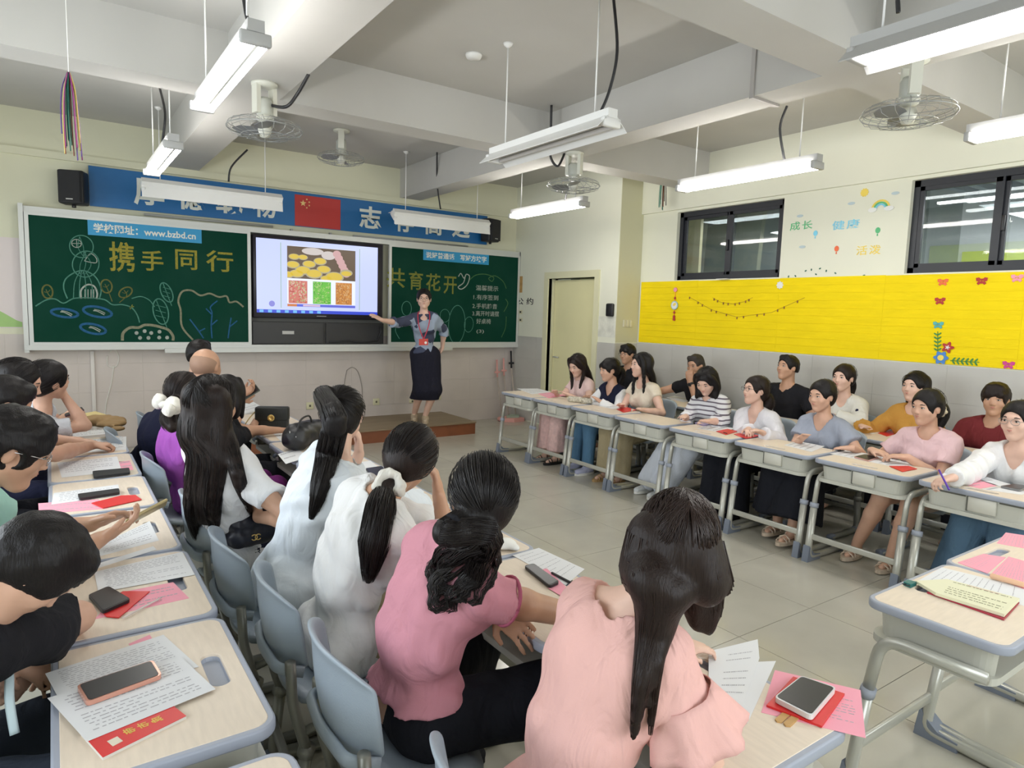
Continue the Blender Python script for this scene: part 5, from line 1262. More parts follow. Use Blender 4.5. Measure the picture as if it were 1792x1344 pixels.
def make_top(c, m, sleeve=.5, off=.010, hem=.03, neck=.062, neckdrop=.02, res=.010, wr=.005, loose=.0, name='shirt', cuff=None, vneck=0., mats=None, matf=None, vest=False, extra=(), collar=None, puff=0.):
    """sleeve: 0 none, .5 short, 2 long (forearm too)"""
    B = sel(c['B'], ('torso', 'hip')); G = [dict(p, off=off + loose + (.014 if p['part'] == 'hip' else 0), k=max(p['k'], .03)) for p in B]; s = c['s']
    for sd in 'LR':
        S, E, W = c['S'][sd], c['J']['e' + sd], c['J']['w' + sd]
        if sleeve <= 0: continue
        if sleeve < 1.0:
            e = S.lerp(E, sleeve); A_ = c['wide'] * (1.12 if c['male'] else 1); G.append(C_(S, e, .053 * s * A_ + off, (.051 + puff) * s * A_ + off, .025, clip=True))
        elif sleeve < 2:
            G.append(C_(S, E, .055 * s + off, .043 * s + off, .03)); e = E.lerp(W, sleeve - 1); G.append(C_(E, e, .043 * s + off, (.038 + puff) * s + off, .015, clip=True))
        else:
            G.append(C_(S, E, .055 * s + off, .042 * s + off, .03)); G.append(C_(E, W, .044 * s + off, .029 * s + off + puff * .2, .015, clip=True))
    G += list(extra)
    lo, hi = bounds(G); F = Field(lo, hi, res)
    for p in G:
        F.run([p])
    if hem is not None: F.plane(c['Pv'] + c['up'] * 0 + Vector((0, 0, hem)), (0, 0, -1), 0)
    F.wrinkle(wr * 1.7, 52, seed=int(abs(c['Pv'].x * 100 + c['Pv'].y * 37)), aniso=(1, 1, .6))
    N, up, sf = c['N'], c['up'], c['sf']
    # neck opening, dropping at the front
    F.run([C_(N - up * neckdrop * .5 + sf * .012, N + up * .14, neck * s, (neck + .02) * s, .008, sub=True)])
    if neckdrop > .02 or vneck: F.run([C_(N + sf * .05 * s - up * (neckdrop + vneck) * s, N + sf * .05 * s + up * .08, (.035 if vneck else neck * .75) * s, neck * s, .012, sub=True)])
    if vneck: F.run([C_(N + sf * .11 * s - up * (neckdrop + vneck) * s, N + sf * .06 * s + up * .05, .012 * s, neck * s, .012, sub=True)])
    return attach(F.mesh(name, mats or m, matf=matf), c['root'])
def make_bottom(c, m, kind='trousers', off=.014, res=.014, wide=0., length=1., wr=.004, name=None, cutz=None, hipoff=None):
    J, s, bf, bl, Pv = c['J'], c['s'], c['bf'], c['bl'], c['Pv']
    hipr = .108 * s * c['wide'] * (1.07 if c['male'] else 1) * (.90 if c['stand'] else 1)
    ho = off if hipoff is None else hipoff
    G = [C_(Pv + bl * .065 * s - UP * .005, Pv - bl * .065 * s - UP * .005, hipr + ho, hipr + ho, .04), C_(Pv, Pv.lerp(c['mid'], .35), .104 * s * c['wide'] + off * .5, .100 * s * c['wide'] + off * .3, .04, flat=(tuple(c['bf']), 1.12))]
    for sd in 'LR':
        h, K, A = J['h' + sd], J['k' + sd], J['a' + sd]
        if kind == 'trousers':
            G += [C_(h, K, .090 * s + off, .062 * s + off + wide * .5, .03), C_(K, K.lerp(A, length), .062 * s + off + wide * .5, .046 * s + off + wide, .02, clip=True)]
        elif kind == 'skirt':
            e = K.lerp(A, length); G += [C_(h, K, .095 * s + off, .08 * s + off, .05), C_(K, e, .08 * s + off, .085 * s + off + wide, .05, clip=True)]
        elif kind == 'shorts':
            G += [C_(h, h.lerp(K, length), .092 * s + off, .075 * s + off + wide, .03, clip=True)]
    if kind == 'skirt':
        K = (J['kL'] + J['kR']) / 2; A = (J['aL'] + J['aR']) / 2; G += [C_(Pv, K, .10 * s + off, .09 * s + off, .05), C_(K, K.lerp(A, length), .09 * s + off, .09 * s + off + wide, .05, clip=True)]
    lo, hi = bounds(G); F = Field(lo, hi, res); F.run(G); F.wrinkle(wr * 1.7, 46, seed=3, aniso=(1, 1, .35))
    if cutz is not None: F.plane((0, 0, cutz), (0, 0, -1))
    return attach(F.mesh(name or kind, m), c['root'])
def make_shoes(c, kind='shoe', m=None, sole=None, fd=None):
    for sd in 'LR':
        A = c['J']['a' + sd]; fdir = c['J']['f' + sd].normalized(); s = c['s']; base = Vector((A.x, A.y, max(0.0, A.z - .085)))
        side = UP.cross(fdir)
        def Q(a, b, z): return base + fdir * a + side * b + UP * z
        if kind == 'shoe':
            G = [C_(Q(-.035, 0, .045), Q(.02, 0, .045), .040, .042, .02, clip=None), C_(Q(.02, 0, .040), Q(.135, 0, .030), .042, .034, .02, flat=((0, 0, 1), 1.15)), C_(Q(-.02, 0, .06), Q(-.01, 0, .08), .038, .034, .02)]
            lo, hi = bounds(G); F = Field(lo, hi, .009); F.run(G); F.plane(Q(0, 0, .012), (0, 0, -1)); o = attach(F.mesh('shoe', m), c['root'])
            mb = MB(); n = 16; pl = [(-.075 + .0, 0)]
            poly = [Q(.04 + .13 * math.cos(t), .043 * math.sin(t) * (1 + .1 * math.cos(t)), 0) for t in np.linspace(0, 2 * pi, n, endpoint=False)]
            mb.add([p for p in poly] + [p + UP * .022 for p in poly], [tuple(range(n))[::-1], tuple(range(n, 2 * n))] + [(k, (k + 1) % n, n + (k + 1) % n, n + k) for k in range(n)]); attach(mb.build('sole', sole or m), c['root'])
        else:                                # sandals with straps
            n = 18; mb = MB()
            poly = [Q(.04 + .13 * math.cos(t), .042 * math.sin(t) * (1 + .15 * math.cos(t)), 0) for t in np.linspace(0, 2 * pi, n, endpoint=False)]
            mb.add([p for p in poly] + [p + UP * .024 for p in poly], [tuple(range(n))[::-1], tuple(range(n, 2 * n))] + [(k, (k + 1) % n, n + (k + 1) % n, n + k) for k in range(n)]); o = attach(mb.build('sole', sole or m), c['root'])
            for a, hgt in ((.115, .052), (.085, .064), (.015, .085)):
                mb = MB(); mb.tube([Q(a, -.043, .02), Q(a - .006, -.036, hgt * .7), Q(a - .012, 0, hgt), Q(a - .006, .036, hgt * .7), Q(a, .043, .02)], .007, 6, flat=.5); attach(mb.build('strap', m), c['root'])
def make_hair(c, style='pony', m=None, sm=None, gather=(-.098, 0, .015), tail=None, radii=(.030, .034, .030, .012), near=0, len_=.35, offc=.011, res=.008, wave=0., bangs=False, scr=None, fronts=True, width=.10, hairline=.058, side_open=True, nape=-.06, parting=0., zcut=None, locks=(), curtain=True, wisps=()):
    H, (f, l, u), s = c['H'], c['fr'], c['hs']; m = m or M_HAIR; sm = sm or M_STRAND
    P = lambda a, b, d: H + (f * a + l * b + u * d) * s; R = (tuple(f), tuple(l), tuple(u)); G = []
    if style == 'bald':
        G = [E_(P(-.014, 0, .024), (.101 * s, .080 * s, .088 * s), R, .01), E_(P(.045, 0, .085), (.135 * s, .085 * s, .095 * s), R, .02, sub=True), E_(P(.115, 0, -.02), (.10 * s, .12 * s, .085 * s), R, .01, sub=True)]
        lo, hi = bounds(G); F = Field(lo, hi, .006); F.run(G); F.plane(P(0, 0, -.05), tuple(-u)); return attach(F.mesh('hair', m), c['root'])
    G.append(E_(P(-.014, 0, .030), ((.098 + offc) * s, (.078 + offc) * s, (.090 + offc) * s), R, .02))
    if style == 'short':
        G.append(E_(P(-.045, 0, -.008), (.068 * s, .074 * s, .070 * s), R, .02)); G.append(C_(P(.05, .03, .098), P(.055, -.035, .096), .024 * s, .024 * s, .025))
    else:
        G.append(E_(P(-.048, 0, -.012), (.070 * s, .074 * s, .075 * s), R, .02))
    # the face opening
    G.append(E_(P(.112, 0, -.018 + (hairline - .058)), (.083 * s, .074 * s, .088 * s), R, .008, sub=True))
    G.append(E_(P(.030, 0, -.085), (.085 * s, .10 * s, .055 * s), R, .015, sub=True))
    if side_open:
        for q in (1, -1): G.append(E_(P(.008, q * .086, -.018), (.030 * s, .022 * s, .036 * s), R, .008, sub=True))
    if bangs: G += [E_(P(.072, .022, .048), (.022 * s, .040 * s, .030 * s), R, .012), E_(P(.072, -.028, .045), (.022 * s, .036 * s, .034 * s), R, .012)]
    D = Vector((0, 0, -1)); paths = []
    if style in ('pony', 'bun', 'lowpony'):
        g = P(*gather)
        if style == 'bun': G += [E_(g - f * .01, (.040 * s, .043 * s, .040 * s), R, .015)]
        else:
            if tail is None:
                back = (P(-1, 0, 0) - H).normalized(); back.z = 0; b0 = -c['sf']; tail = [g, g - f * .035 * s + u * .008, g - f * .055 * s + D * .05]
                t0 = c['N'] + b0 * .085 * s; tail += [t0 + D * .03 - c['up'] * 0, t0 - c['up'] * len_ * .55 + b0 * .03, t0 - c['up'] * len_ + b0 * .02]
            tail = [hit(c, *p) if isinstance(p, tuple) else p for p in tail]
            tl = smooth_path([Vector(p) for p in tail], 4); RR = np.interp(np.linspace(0, 1, len(tl)), np.linspace(0, 1, len(radii)), radii) * s
            for k in range(len(tl) - 1): G.append(C_(tl[k], tl[k + 1], RR[k] * .93, RR[k + 1] * .93, .012))
            if near: paths += tail_strands(tail, [r * s for r in radii], near, 5, wave)
        if near: paths += cap_strands(H, c['fr'], g, int(near * 1.1), 3, s)
    elif style in ('long', 'bob'):
        N, b0, sl, up = c['N'], -c['sf'], c['sl'], c['up']
        L = len_; lw = width * s
        back = -f; back = (back - back.z * UP).normalized()
        for q in ((-1, -.35, .35, 1) if curtain else ()):
            p0 = P(-.055 + .02 * abs(q), q * .062, -.01)
            pts = [P(-.05, q * .05, .06), p0]
            if style == 'bob': pts += [p0 + D * L * .5 + back * .012 + l * q * .012, p0 + D * L + back * .0]
            else:
                sh = N + b0 * (.085 + .01 * (1 - abs(q))) * s + sl * q * lw * .62 - up * .02
                pts += [p0.lerp(sh, .6) + back * .012, sh, sh - up * L * .45 + b0 * .022, sh - up * L + b0 * .018 - sl * q * .02]
            tl = smooth_path(pts, 4); r0 = .038 if style == 'bob' else .040
            RR = np.interp(np.linspace(0, 1, len(tl)), [0, .3, .7, 1], [r0, r0, r0 * .82, .012 if style == 'long' else .026]) * s
            nf = tuple(-c['sf']) if style == 'long' else None
            for k in range(len(tl) - 1): G.append(C_(tl[k], tl[k + 1], RR[k], RR[k + 1], .02, flat=(tuple(b0), 1.5) if (style == 'long' and k > 5) else None))
            if near:
                paths += tail_strands(pts, [r0 * 1.02 * s, r0 * s, r0 * .9 * s, .022 * s], near // 4, int(7 + q * 10), wave)
        if fronts:
            for q in (1, -1):
                p0 = P(.02, q * .085, .03); pts = [P(.045, q * .055, .095), p0, P(.012, q * .093, -.06)]
                if style == 'bob': pts += [P(.012, q * .092, -.06) + D * (L * .75)]
                else: pts += [c['S']['L' if q > 0 else 'R'].lerp(N, .45) + c['sf'] * .075 * s - c['up'] * .01, c['S']['L' if q > 0 else 'R'].lerp(N, .5) + c['sf'] * .11 * s - c['up'] * L * .5]
                tl = smooth_path(pts, 4); RR = np.interp(np.linspace(0, 1, len(tl)), [0, .3, 1], [.016, .021, .010]) * s
                for k in range(len(tl) - 1): G.append(C_(tl[k], tl[k + 1], RR[k], RR[k + 1], .015))
                if near: paths += tail_strands(pts, [.018 * s, .022 * s, .02 * s, .010 * s], near // 10, int(31 + q), wave)
        if near: paths += part_strands(H, c['fr'], int(near * 1.3), 3, s)
    for li, (lp, lr) in enumerate(locks):
        lp = [hit(c, *p) if isinstance(p, tuple) else p for p in lp]
        tl = smooth_path([Vector(p) for p in lp], 4); RR = np.interp(np.linspace(0, 1, len(tl)), np.linspace(0, 1, len(lr)), lr)
        for k in range(len(tl) - 1): G.append(C_(tl[k], tl[k + 1], RR[k], RR[k + 1], .015))
        if near: paths += tail_strands(lp, lr, near * 2 // 3, 50 + li, wave)
    for li, (lp, lr) in enumerate(wisps):
        lp = [hit(c, *p) if isinstance(p, tuple) else p for p in lp]; paths += tail_strands(lp, lr, near // 3, 90 + li, wave, fray=.5)
    lo, hi = bounds(G); F = Field(lo, hi, res); 
    # the scalp first, openings next, locks last
    F.run([p for p in G[:2]]); F.run([p for p in G if p.get('sub')]); F.run([p for p in G[2:] if not p.get('sub')])
    if style == 'short':
        F.plane(P(0, 0, nape), tuple(-u), .0); F.wrinkle(.0025, 260, 2)
    F.wrinkle(.0025, 90, 9, aniso=(1, 1, .25))
    if zcut is not None: F.plane((0, 0, zcut), (0, 0, -1))
    o = attach(F.mesh('hair', m), c['root'])
    if paths:
        mb = MB(); strands(mb, paths, .0011); st = attach(mb.build('hair_strands', sm), c['root']); st['kind'] = 'stuff'
        c['strands'] = st
    if scr:
        sc = P(*gather) if 'at' not in scr else Vector(scr['at'])
        if scr.get('kind') == 'band':
            mb = MB(); ax_ = Vector(scr.get('ax', tuple(f))).normalized(); a = ax_.cross(UP).normalized(); b = ax_.cross(a); R0 = scr.get('r', .034); pts = [sc + (a * math.cos(t) + b * math.sin(t)) * R0 for t in np.linspace(0, 2 * pi, 24)]
            mb.tube(pts, [scr.get('th', .02) * (1 + .25 * math.sin(k * 2.1)) for k in range(24)], 8); attach(mb.build('hair_band', scr['m']), c['root'])
        else:
            G = []; rr = np.random.default_rng(4)
            ax_ = (f + Vector((0, 0, .01))).normalized(); a = ax_.cross(UP).normalized(); b = ax_.cross(a); big = scr.get('big', 1.)
            for t in np.linspace(0, 2 * pi, 9, endpoint=False):
                G.append(E_(sc + (a * math.cos(t) + b * math.sin(t)) * .036 * big - f * .006, (.020 * big, (.020 + .008 * math.sin(t * 3)) * big, .018 * big), R, .006))
            lo, hi = bounds(G); F = Field(lo, hi, .005); F.run(G); F.wrinkle(.003, 150, 3); attach(F.mesh('hair_band', scr['m']), c['root'])
    return o
def glasses(c, m, r=.021, lens=True):
    H, (f, l, u), s = c['H'], c['fr'], c['hs']; P = lambda a, b, d: H + (f * a + l * b + u * d) * s; mb = MB()
    for q in (1, -1):
        cc = (.098, q * .032, .008); pts = [P(cc[0] - .006 * (math.cos(t) * q) * 0, cc[1] + r * 1.15 * math.cos(t), cc[2] + r * .85 * math.sin(t)) for t in np.linspace(0, 2 * pi, 20)]
        mb.tube(pts, .0013, 5); mb.tube([P(.096, q * .056, .013), P(.05, q * .080, .014), P(-.004, q * .082, .010)], .0014, 5)
    mb.tube([P(.100, .009, .012), P(.104, 0, .015), P(.100, -.009, .012)], .0012, 5)
    return attach(mb.build('glasses', m), c['root'])
# ------------------------------------------------------------------ people
def chair_at(x, y, rz, lab, g): put('c', x, y, rz, lab, g)
CL = cloth
WHITE_T = CL('white_cotton', (.78, .78, .78))
PALEW = CL('pale_blue_white_cotton', (.74, .79, .84)); CREAM = CL('cream_cotton', (.70, .62, .50)); BLACKC = CL('black_cotton', (.012, .012, .015)); NAVY = CL('navy_cotton', (.012, .014, .035))
DKTR = CL('black_trouser', (.010, .011, .016)); JEANS = CL('blue_denim', (.10, .21, .34)); JEANS2 = CL('slate_denim', (.09, .16, .24)); KHAKI = CL('khaki_cotton', (.38, .32, .20)); WHTR = CL('white_trouser', (.62, .66, .74))
SCR_W = CL('white_scrunchie', (.72, .70, .64), bump=.6)
def V3(x, y, z): return Vector((x, y, z))
DOWN = V3(0, 0, -1)

# --- the teacher on the platform
ft1, ft2 = onz(725, 736, .165), onz(748, 739, .165)
TH = ony(742, 524, 7.42)
tm = mat('patchwork_shirt', (.34, .40, .50), .8, var=.0)
nt = tm.node_tree; tcn = nt.nodes.new('ShaderNodeTexCoord'); vo = nt.nodes.new('ShaderNodeTexVoronoi'); vo.inputs['Scale'].default_value = 9
cr = nt.nodes.new('ShaderNodeValToRGB'); cr.color_ramp.interpolation = 'CONSTANT'; cr.color_ramp.elements[0].color = (.30, .36, .46, 1); cr.color_ramp.elements[1].position = .52; cr.color_ramp.elements[1].color = (.045, .055, .10, 1)
sx_ = nt.nodes.new('ShaderNodeSeparateColor'); nt.links.new(tcn.outputs['Object'], vo.inputs['Vector']); nt.links.new(vo.outputs['Color'], sx_.inputs[0]); nt.links.new(sx_.outputs[0], cr.inputs['Fac']); nt.links.new(cr.outputs['Color'], nt.nodes['Principled BSDF'].inputs['Base Color'])
hipz = .163 + .875
c = person('standing woman in patterned grey blue shirt and long dark skirt pointing at the screen', TH, 243, 0, (3.865, 7.50, hipz), 243, stand=True, sk='fair', hs=1.06,
    lh=V3(4.12, 7.52, 1.12), lhand=dict(d=(-.35, .3, -.6), n=(1, 0, 0)), lpole=V3(.8, .3, -.3),
    rh=ony(668, 560, 7.30), rhand=dict(vis=True, d=V3(-.85, 0, .42), n=V3(0, -.6, .8), curl=.25), rpole=V3(-.3, .2, -1),
    lknee=V3(3.97, 7.44, .60), rknee=V3(3.80, 7.49, .60), lank=V3(ft2.x, ft2.y + .06, .248), rank=V3(ft1.x + .03, ft1.y + .06, .248), res=.011, hres=.005, neckback=.02,
    top=dict(m=tm, sleeve=1.25, puff=.016, off=.014, hem=.03, neckdrop=.035, wr=.005), hair=dict(style='bun', gather=(-.09, 0, .0), offc=.012, res=.006, parting=0.),
    shoes=dict(kind='shoe', m=CL('beige_leather', (.50, .40, .28), rough=.5), fd=V3(-.45, -.9, 0)))
make_bottom(c, CL('dark_navy_skirt', (.014, .014, .024)), kind='skirt', off=.012, wide=.02, length=.75, wr=.003, res=.010, cutz=.465)
glasses(c, mat('glasses_metal', (.05, .03, .02), .3, .5))
N_, sf_, up_ = c['N'], c['sf'], c['up']
lany = mat('red_lanyard', (.50, .03, .06), .6); mb = MB(); bd = N_ + sf_ * .185 - UP * .30
for q in (1, -1): mb.tube(smooth_path([N_ - sf_ * .06 + c['sl'] * q * .02 + UP * .02, N_ + c['sl'] * q * .070 + UP * .015 + sf_ * .03, N_ + c['sl'] * q * .06 + sf_ * .15 - UP * .11, bd + UP * .03], 4), .0065, 6, flat=.5)
attach(mb.build('lanyard', lany), c['root']); mb = MB(); a = c['sl'] * .055; b_ = UP * .038
mb.add([bd - a - b_, bd + a - b_, bd + a + b_, bd - a + b_] + [p + sf_ * .006 for p in (bd - a - b_, bd + a - b_, bd + a + b_, bd - a + b_)], [(0, 1, 2, 3), (4, 7, 6, 5), (0, 4, 5, 1), (1, 5, 6, 2), (2, 6, 7, 3), (3, 7, 4, 0)]); bg = attach(mb.build('badge_card', mat('red_card', (.55, .05, .03), .4)), c['root'])
mb = MB(); q0 = bd + sf_ * .007 + c['sl'] * .026 - UP * .008; mb.add([q0 + c['sl'] * .016 * math.cos(t) + UP * .016 * math.sin(t) for t in np.linspace(0, 2 * pi, 12, endpoint=False)], [tuple(range(12))]); attach(mb.build('badge_seal', WHT), c['root'])
# shirt collar
mb = MB()
for q in (1, -1):
    P0 = N_ + UP * .035; mb.add([P0 - sf_ * .055 + c['sl'] * q * .01, P0 + c['sl'] * q * .062, P0 + sf_ * .062 + c['sl'] * q * .012 - UP * .035, P0 + sf_ * .075 + c['sl'] * q * .055 - UP * .075, P0 + c['sl'] * q * .085 - UP * .035, P0 - sf_ * .07 + c['sl'] * q * .01 - UP * .03], [(0, 1, 4, 5), (1, 2, 3, 4)])
o = attach(mb.build('collar', tm), c['root']); o.modifiers.new('thick', 'SOLIDIFY').thickness = .004

# --- middle row, seen from behind
# mauve tee, curly ponytail
MV = CL('mauve_tee', (.60, .27, .33))
H6 = onz(846, 876, 1.13)
pg = H6 + V3(-.092, -.045, -.015)
c = person('woman in mauve cap sleeve top with curly black ponytail and black trousers', H6, 62, 12, (.80, 1.57, .50), 2, sk='tan', slouch=.05, face=False, hres=.009, res=.014, hs=.94, neckpt=(.89, 1.50, .985), sh_drop=.03,
    rh=V3(1.42, 1.36, .735), rhand=dict(d=(.6, .5, 0), n=UP), rpole=V3(.2, -.6, -1), lh=onz(866, 1062, .79), lhand=dict(vis=True, d=V3(.50, -.42, -.55), n=V3(-.25, -.70, .65), spread=.5, curl=.18, side=1, thumb=.9), lpole=V3(-.3, 1, -.6),
    rknee=V3(1.20, 1.40, .50), lknee=V3(1.13, 1.80, .50), rank=V3(1.12, 1.30, .09), lank=V3(1.05, 1.85, .09),
    top=dict(m=MV, sleeve=.32, off=.012, neck=.060, hem=.05, wr=.005, res=.008), bottom=dict(m=DKTR, off=.008, wide=.05, wr=.003, hipoff=.0), shoes=dict(kind='shoe', m=BLACKC),
    hair=dict(style='pony', gather=(-.10, .0, -.035), near=330, tail=[pg, pg + V3(-.045, -.01, -.03), (852, 930), (842, 975), (822, 1015), (806, 1052)], radii=(.020, .030, .030, .028, .022, .006), wave=.009,
      wisps=[([(850, 925), (828, 948), (792, 955), (762, 980), (760, 1008), (785, 1018)], (.018, .020, .014, .012, .010, .006)), ([(845, 960), (810, 985), (772, 1010), (756, 1040), (768, 1060), (796, 1058)], (.022, .018, .015, .012, .010, .006)),
        ([(848, 950), (812, 965), (780, 990), (770, 1025), (790, 1040)], (.022, .02, .016, .012, .006)), ([(856, 940), (862, 980), (850, 1020), (825, 1060)], (.018, .018, .014, .006)), ([(840, 970), (825, 1010), (800, 1040), (782, 1068)], (.024, .022, .018, .006))],
      offc=.012, res=.0065,
      scr=dict(kind='band', m=BLACKC, r=.022, th=.007, at=pg + V3(-.02, -.01, -.01), ax=(.8, .2, .5))))
mb = MB(); sl_ = c['J']['eR'].lerp(c['S']['R'], .62); e0 = c['S']['R'].lerp(c['J']['eR'], .33); ax_ = (c['J']['eR'] - c['S']['R']).normalized(); a = ax_.cross(UP).normalized(); b_ = ax_.cross(a)
mb.tube([e0 + (a * math.cos(t) + b_ * math.sin(t)) * .062 for t in np.linspace(0, 2 * pi, 25)], .006, 6); attach(mb.build('sleeve_band', CL('rose_rib', (.42, .11, .18))), c['root'])
# light pink blouse, long straight hair
PB = CL('blush_chiffon', (.76, .45, .41), bump=.5)
H7 = onz(1182, 956, 1.13)
c = person('woman in blush blouse with flutter sleeves and very long dark hair', H7, 52, 14, (.85, 1.00, .50), 6, sk='fair', slouch=.03, face=False, hres=.009, res=.014, hs=.93, s=.95, wide=.92, hroll=-6, neckpt=(1.005, .965, .985), sh_drop=.01,
    rh=V3(1.19, .97, .735), rpole=V3(-.2, -.9, -.9), lh=V3(1.30, 1.12, .735), lpole=V3(-.3, .5, -1), rhand=dict(d=(.6, .5, 0), n=UP, vis=True), lhand=dict(d=(.7, -.3, 0), n=UP),
    top=dict(m=PB, sleeve=.55, puff=.016, off=.014, neck=.092, neckdrop=.03, hem=-.10, wr=.0055, res=.008), bottom=dict(m=CL('grey_brown_trouser', (.14, .11, .09)), hipoff=-.006), shoes=dict(kind='shoe', m=BLACKC),
    hair=dict(style='long', curtain=False, near=300, m=M_HAIRB, sm=M_STRANDB, len_=.02, width=.03, fronts=False, offc=.011, res=.0065, locks=[
        ([H7 + V3(-.055, .01, .03), H7 + V3(-.07, .01, -.04), (1142, 1015), (1146, 1060), (1138, 1120), (1122, 1200), (1108, 1290)], (.050, .050, .044, .034, .024, .014, .004)),
        ([H7 + V3(-.045, .045, .02), H7 + V3(-.045, .045, -.05), (1128, 1018, .012), (1140, 1055, .015), (1142, 1110, .02)], (.030, .028, .018, .014, .006)),
        ([H7 + V3(.0, -.045, .0), onz(1212, 1000, 1.05), onz(1216, 1050, .975), onz(1222, 1096, .91)], (.030, .034, .030, .010)),
        ([H7 + V3(-.05, -.04, .01), H7 + V3(-.05, -.05, -.06), (1175, 1040), (1160, 1090), (1148, 1160), (1138, 1285)], (.038, .036, .028, .020, .012, .003)),
        ([H7 + V3(.0, -.06, .03), H7 + V3(.01, -.075, -.06), onz(1232, 1010, 1.03), onz(1238, 1060, .96), onz(1240, 1105, .90)], (.032, .036, .034, .028, .006)),
        ([H7 + V3(.03, -.06, .02), H7 + V3(.045, -.075, -.06), onz(1252, 1010, 1.02), onz(1256, 1080, .93)], (.026, .028, .022, .006))]))
# flutter hems of the sleeves
for sd in 'RL':
    S_, E_l = c['S'][sd], c['J']['e' + sd]; ax_ = (E_l - S_).normalized(); a = ax_.cross(UP).normalized(); b_ = ax_.cross(a); mb = MB(); vs = []; n = 36
    for j in range(7):
        p = S_.lerp(E_l, .30 + j * .068)
        for k in range(n):
            t = 2 * pi * k / n; R0 = .070 + j * .006 + (.002 + .0016 * j) * math.sin(t * 7) ; vs.append(p + (a * math.cos(t) + b_ * math.sin(t)) * R0)
    mb.add(vs, [(j * n + k, j * n + (k + 1) % n, (j + 1) * n + (k + 1) % n, (j + 1) * n + k) for j in range(6) for k in range(n)], smooth=True)
    o = attach(mb.build('flutter_sleeve', PB), c['root']); o.modifiers.new('thick', 'SOLIDIFY').thickness = .002
# white top with embroidered band, low ponytail
H5 = onz(714, 806, 1.09)
g5 = onz(682, 848, 1.045)
c = person('woman in white top resting her cheek on her hand, ponytail in a white band', H5, 60, 22, (.77, 2.07, .50), 4, sk='tan', slouch=.04, face=False, hres=.009, res=.014, hroll=-20, hs=.98, neckpt=onz(668, 868, 1.0), sh_drop=.02,
    rh=onz(768, 868, .945), rhand=dict(vis=True, d=V3(-.12, .12, 1), n=V3(.75, -.45, 0), curl=.95), rpole=V3(.7, -.25, -.7), lh=V3(1.35, 2.15, .735), lpole=V3(-.2, .8, -.5),
    top=dict(m=WHITE_T, sleeve=1.45, puff=.010, off=.015, neck=.062, hem=-.12, wr=.007, res=.008), bottom=dict(m=KHAKI, hipoff=-.006), shoes=dict(kind='shoe', m=BLACKC),
    hair=dict(style='pony', gather=(-.10, .03, -.06), near=230, m=M_HAIRB, tail=[g5, g5 + V3(-.02, 0, -.03), (666, 890), (656, 950), (645, 1015)], radii=(.022, .034, .042, .042, .014), offc=.013, res=.0065,
       scr=dict(kind='scrunchie', m=SCR_W, at=g5, big=.95)))
# white shirt, high ponytail
H4 = onz(600, 728, 1.15)
g4 = onz(588, 694, 1.24)
c = person('woman in a loose white shirt with a long straight high ponytail', H4, 55, 2, (.74, 2.58, .50), 2, sk='fair', slouch=.02, face=False, hres=.009, res=.014, hs=.99, neckpt=onz(596, 806, 1.005),
    lh=onz(628, 795, .97), lhand=dict(d=V3(-.1, -.2, 1), n=V3(.8, -.3, 0), curl=.7, vis=True), lpole=V3(.7, .5, -.7), rh=V3(1.35, 2.52, .735), rpole=V3(0, -1, -.4),
    top=dict(m=PALEW, sleeve=1.6, puff=.012, off=.022, neck=.062, hem=-.12, wr=.009, res=.009), bottom=dict(m=JEANS2, hipoff=-.006), shoes=dict(kind='shoe', m=BLACKC),
    hair=dict(style='pony', gather=(-.085, 0, .075), near=260, tail=[g4, g4 + V3(-.055, .0, .01), onz(586, 735, 1.19), (576, 790, .045), (562, 850, .04), (545, 908, .035)], radii=(.024, .034, .042, .042, .032, .008), offc=.012, res=.0065,
       scr=dict(kind='band', m=BLACKC, r=.02, th=.006, at=g4 + V3(-.01, 0, 0), ax=(.9, 0, -.3))))
# white tee, long straight hair, arms folded
H3 = onz(372, 712, 1.18)
c = person('woman in a white tee with long straight dark hair sitting sideways with folded arms', H3, 42, 0, (.62, 3.13, .50), 40, sk='tan', slouch=.02, face=False, hres=.009, res=.014, twist=-6, hs=1.0, neckpt=onz(392, 786, 1.01),
    rh=onz(452, 905, .71), rhand=dict(vis=True, d=V3(.1, .8, .45), n=V3(.8, -.4, .3), curl=.5), rpole=V3(.5, -.9, -.3), lh=onz(462, 868, .76), lhand=dict(vis=True, d=V3(.3, -.6, -.3), n=V3(.6, -.3, .7), curl=.5), lpole=V3(0, 1, -.3),
    rknee=V3(1.00, 3.30, .49), lknee=V3(.92, 3.52, .49),
    top=dict(m=WHITE_T, sleeve=.55, off=.016, neck=.060, hem=-.10, wr=.007, res=.009), bottom=dict(m=NAVY, wide=.02, hipoff=-.006), shoes=dict(kind='shoe', m=BLACKC),
    hair=dict(style='long', near=240, m=M_HAIRB, len_=.30, width=.085, fronts=False, offc=.014, res=.0075, locks=[
        ([H3 + V3(.015, -.055, .04), H3 + V3(.02, -.07, -.08), (402, 780), (420, 845), (440, 900)], (.034, .036, .030, .022, .006)),
        ([H3 + V3(-.06, -.02, .02), H3 + V3(-.09, -.02, -.10), (350, 800), (340, 880), (348, 930), (362, 975)], (.042, .044, .042, .036, .026, .006)),
        ([H3 + V3(-.04, -.05, .03), H3 + V3(-.06, -.07, -.10), (378, 800), (372, 880), (378, 940)], (.042, .044, .044, .032, .008))]))
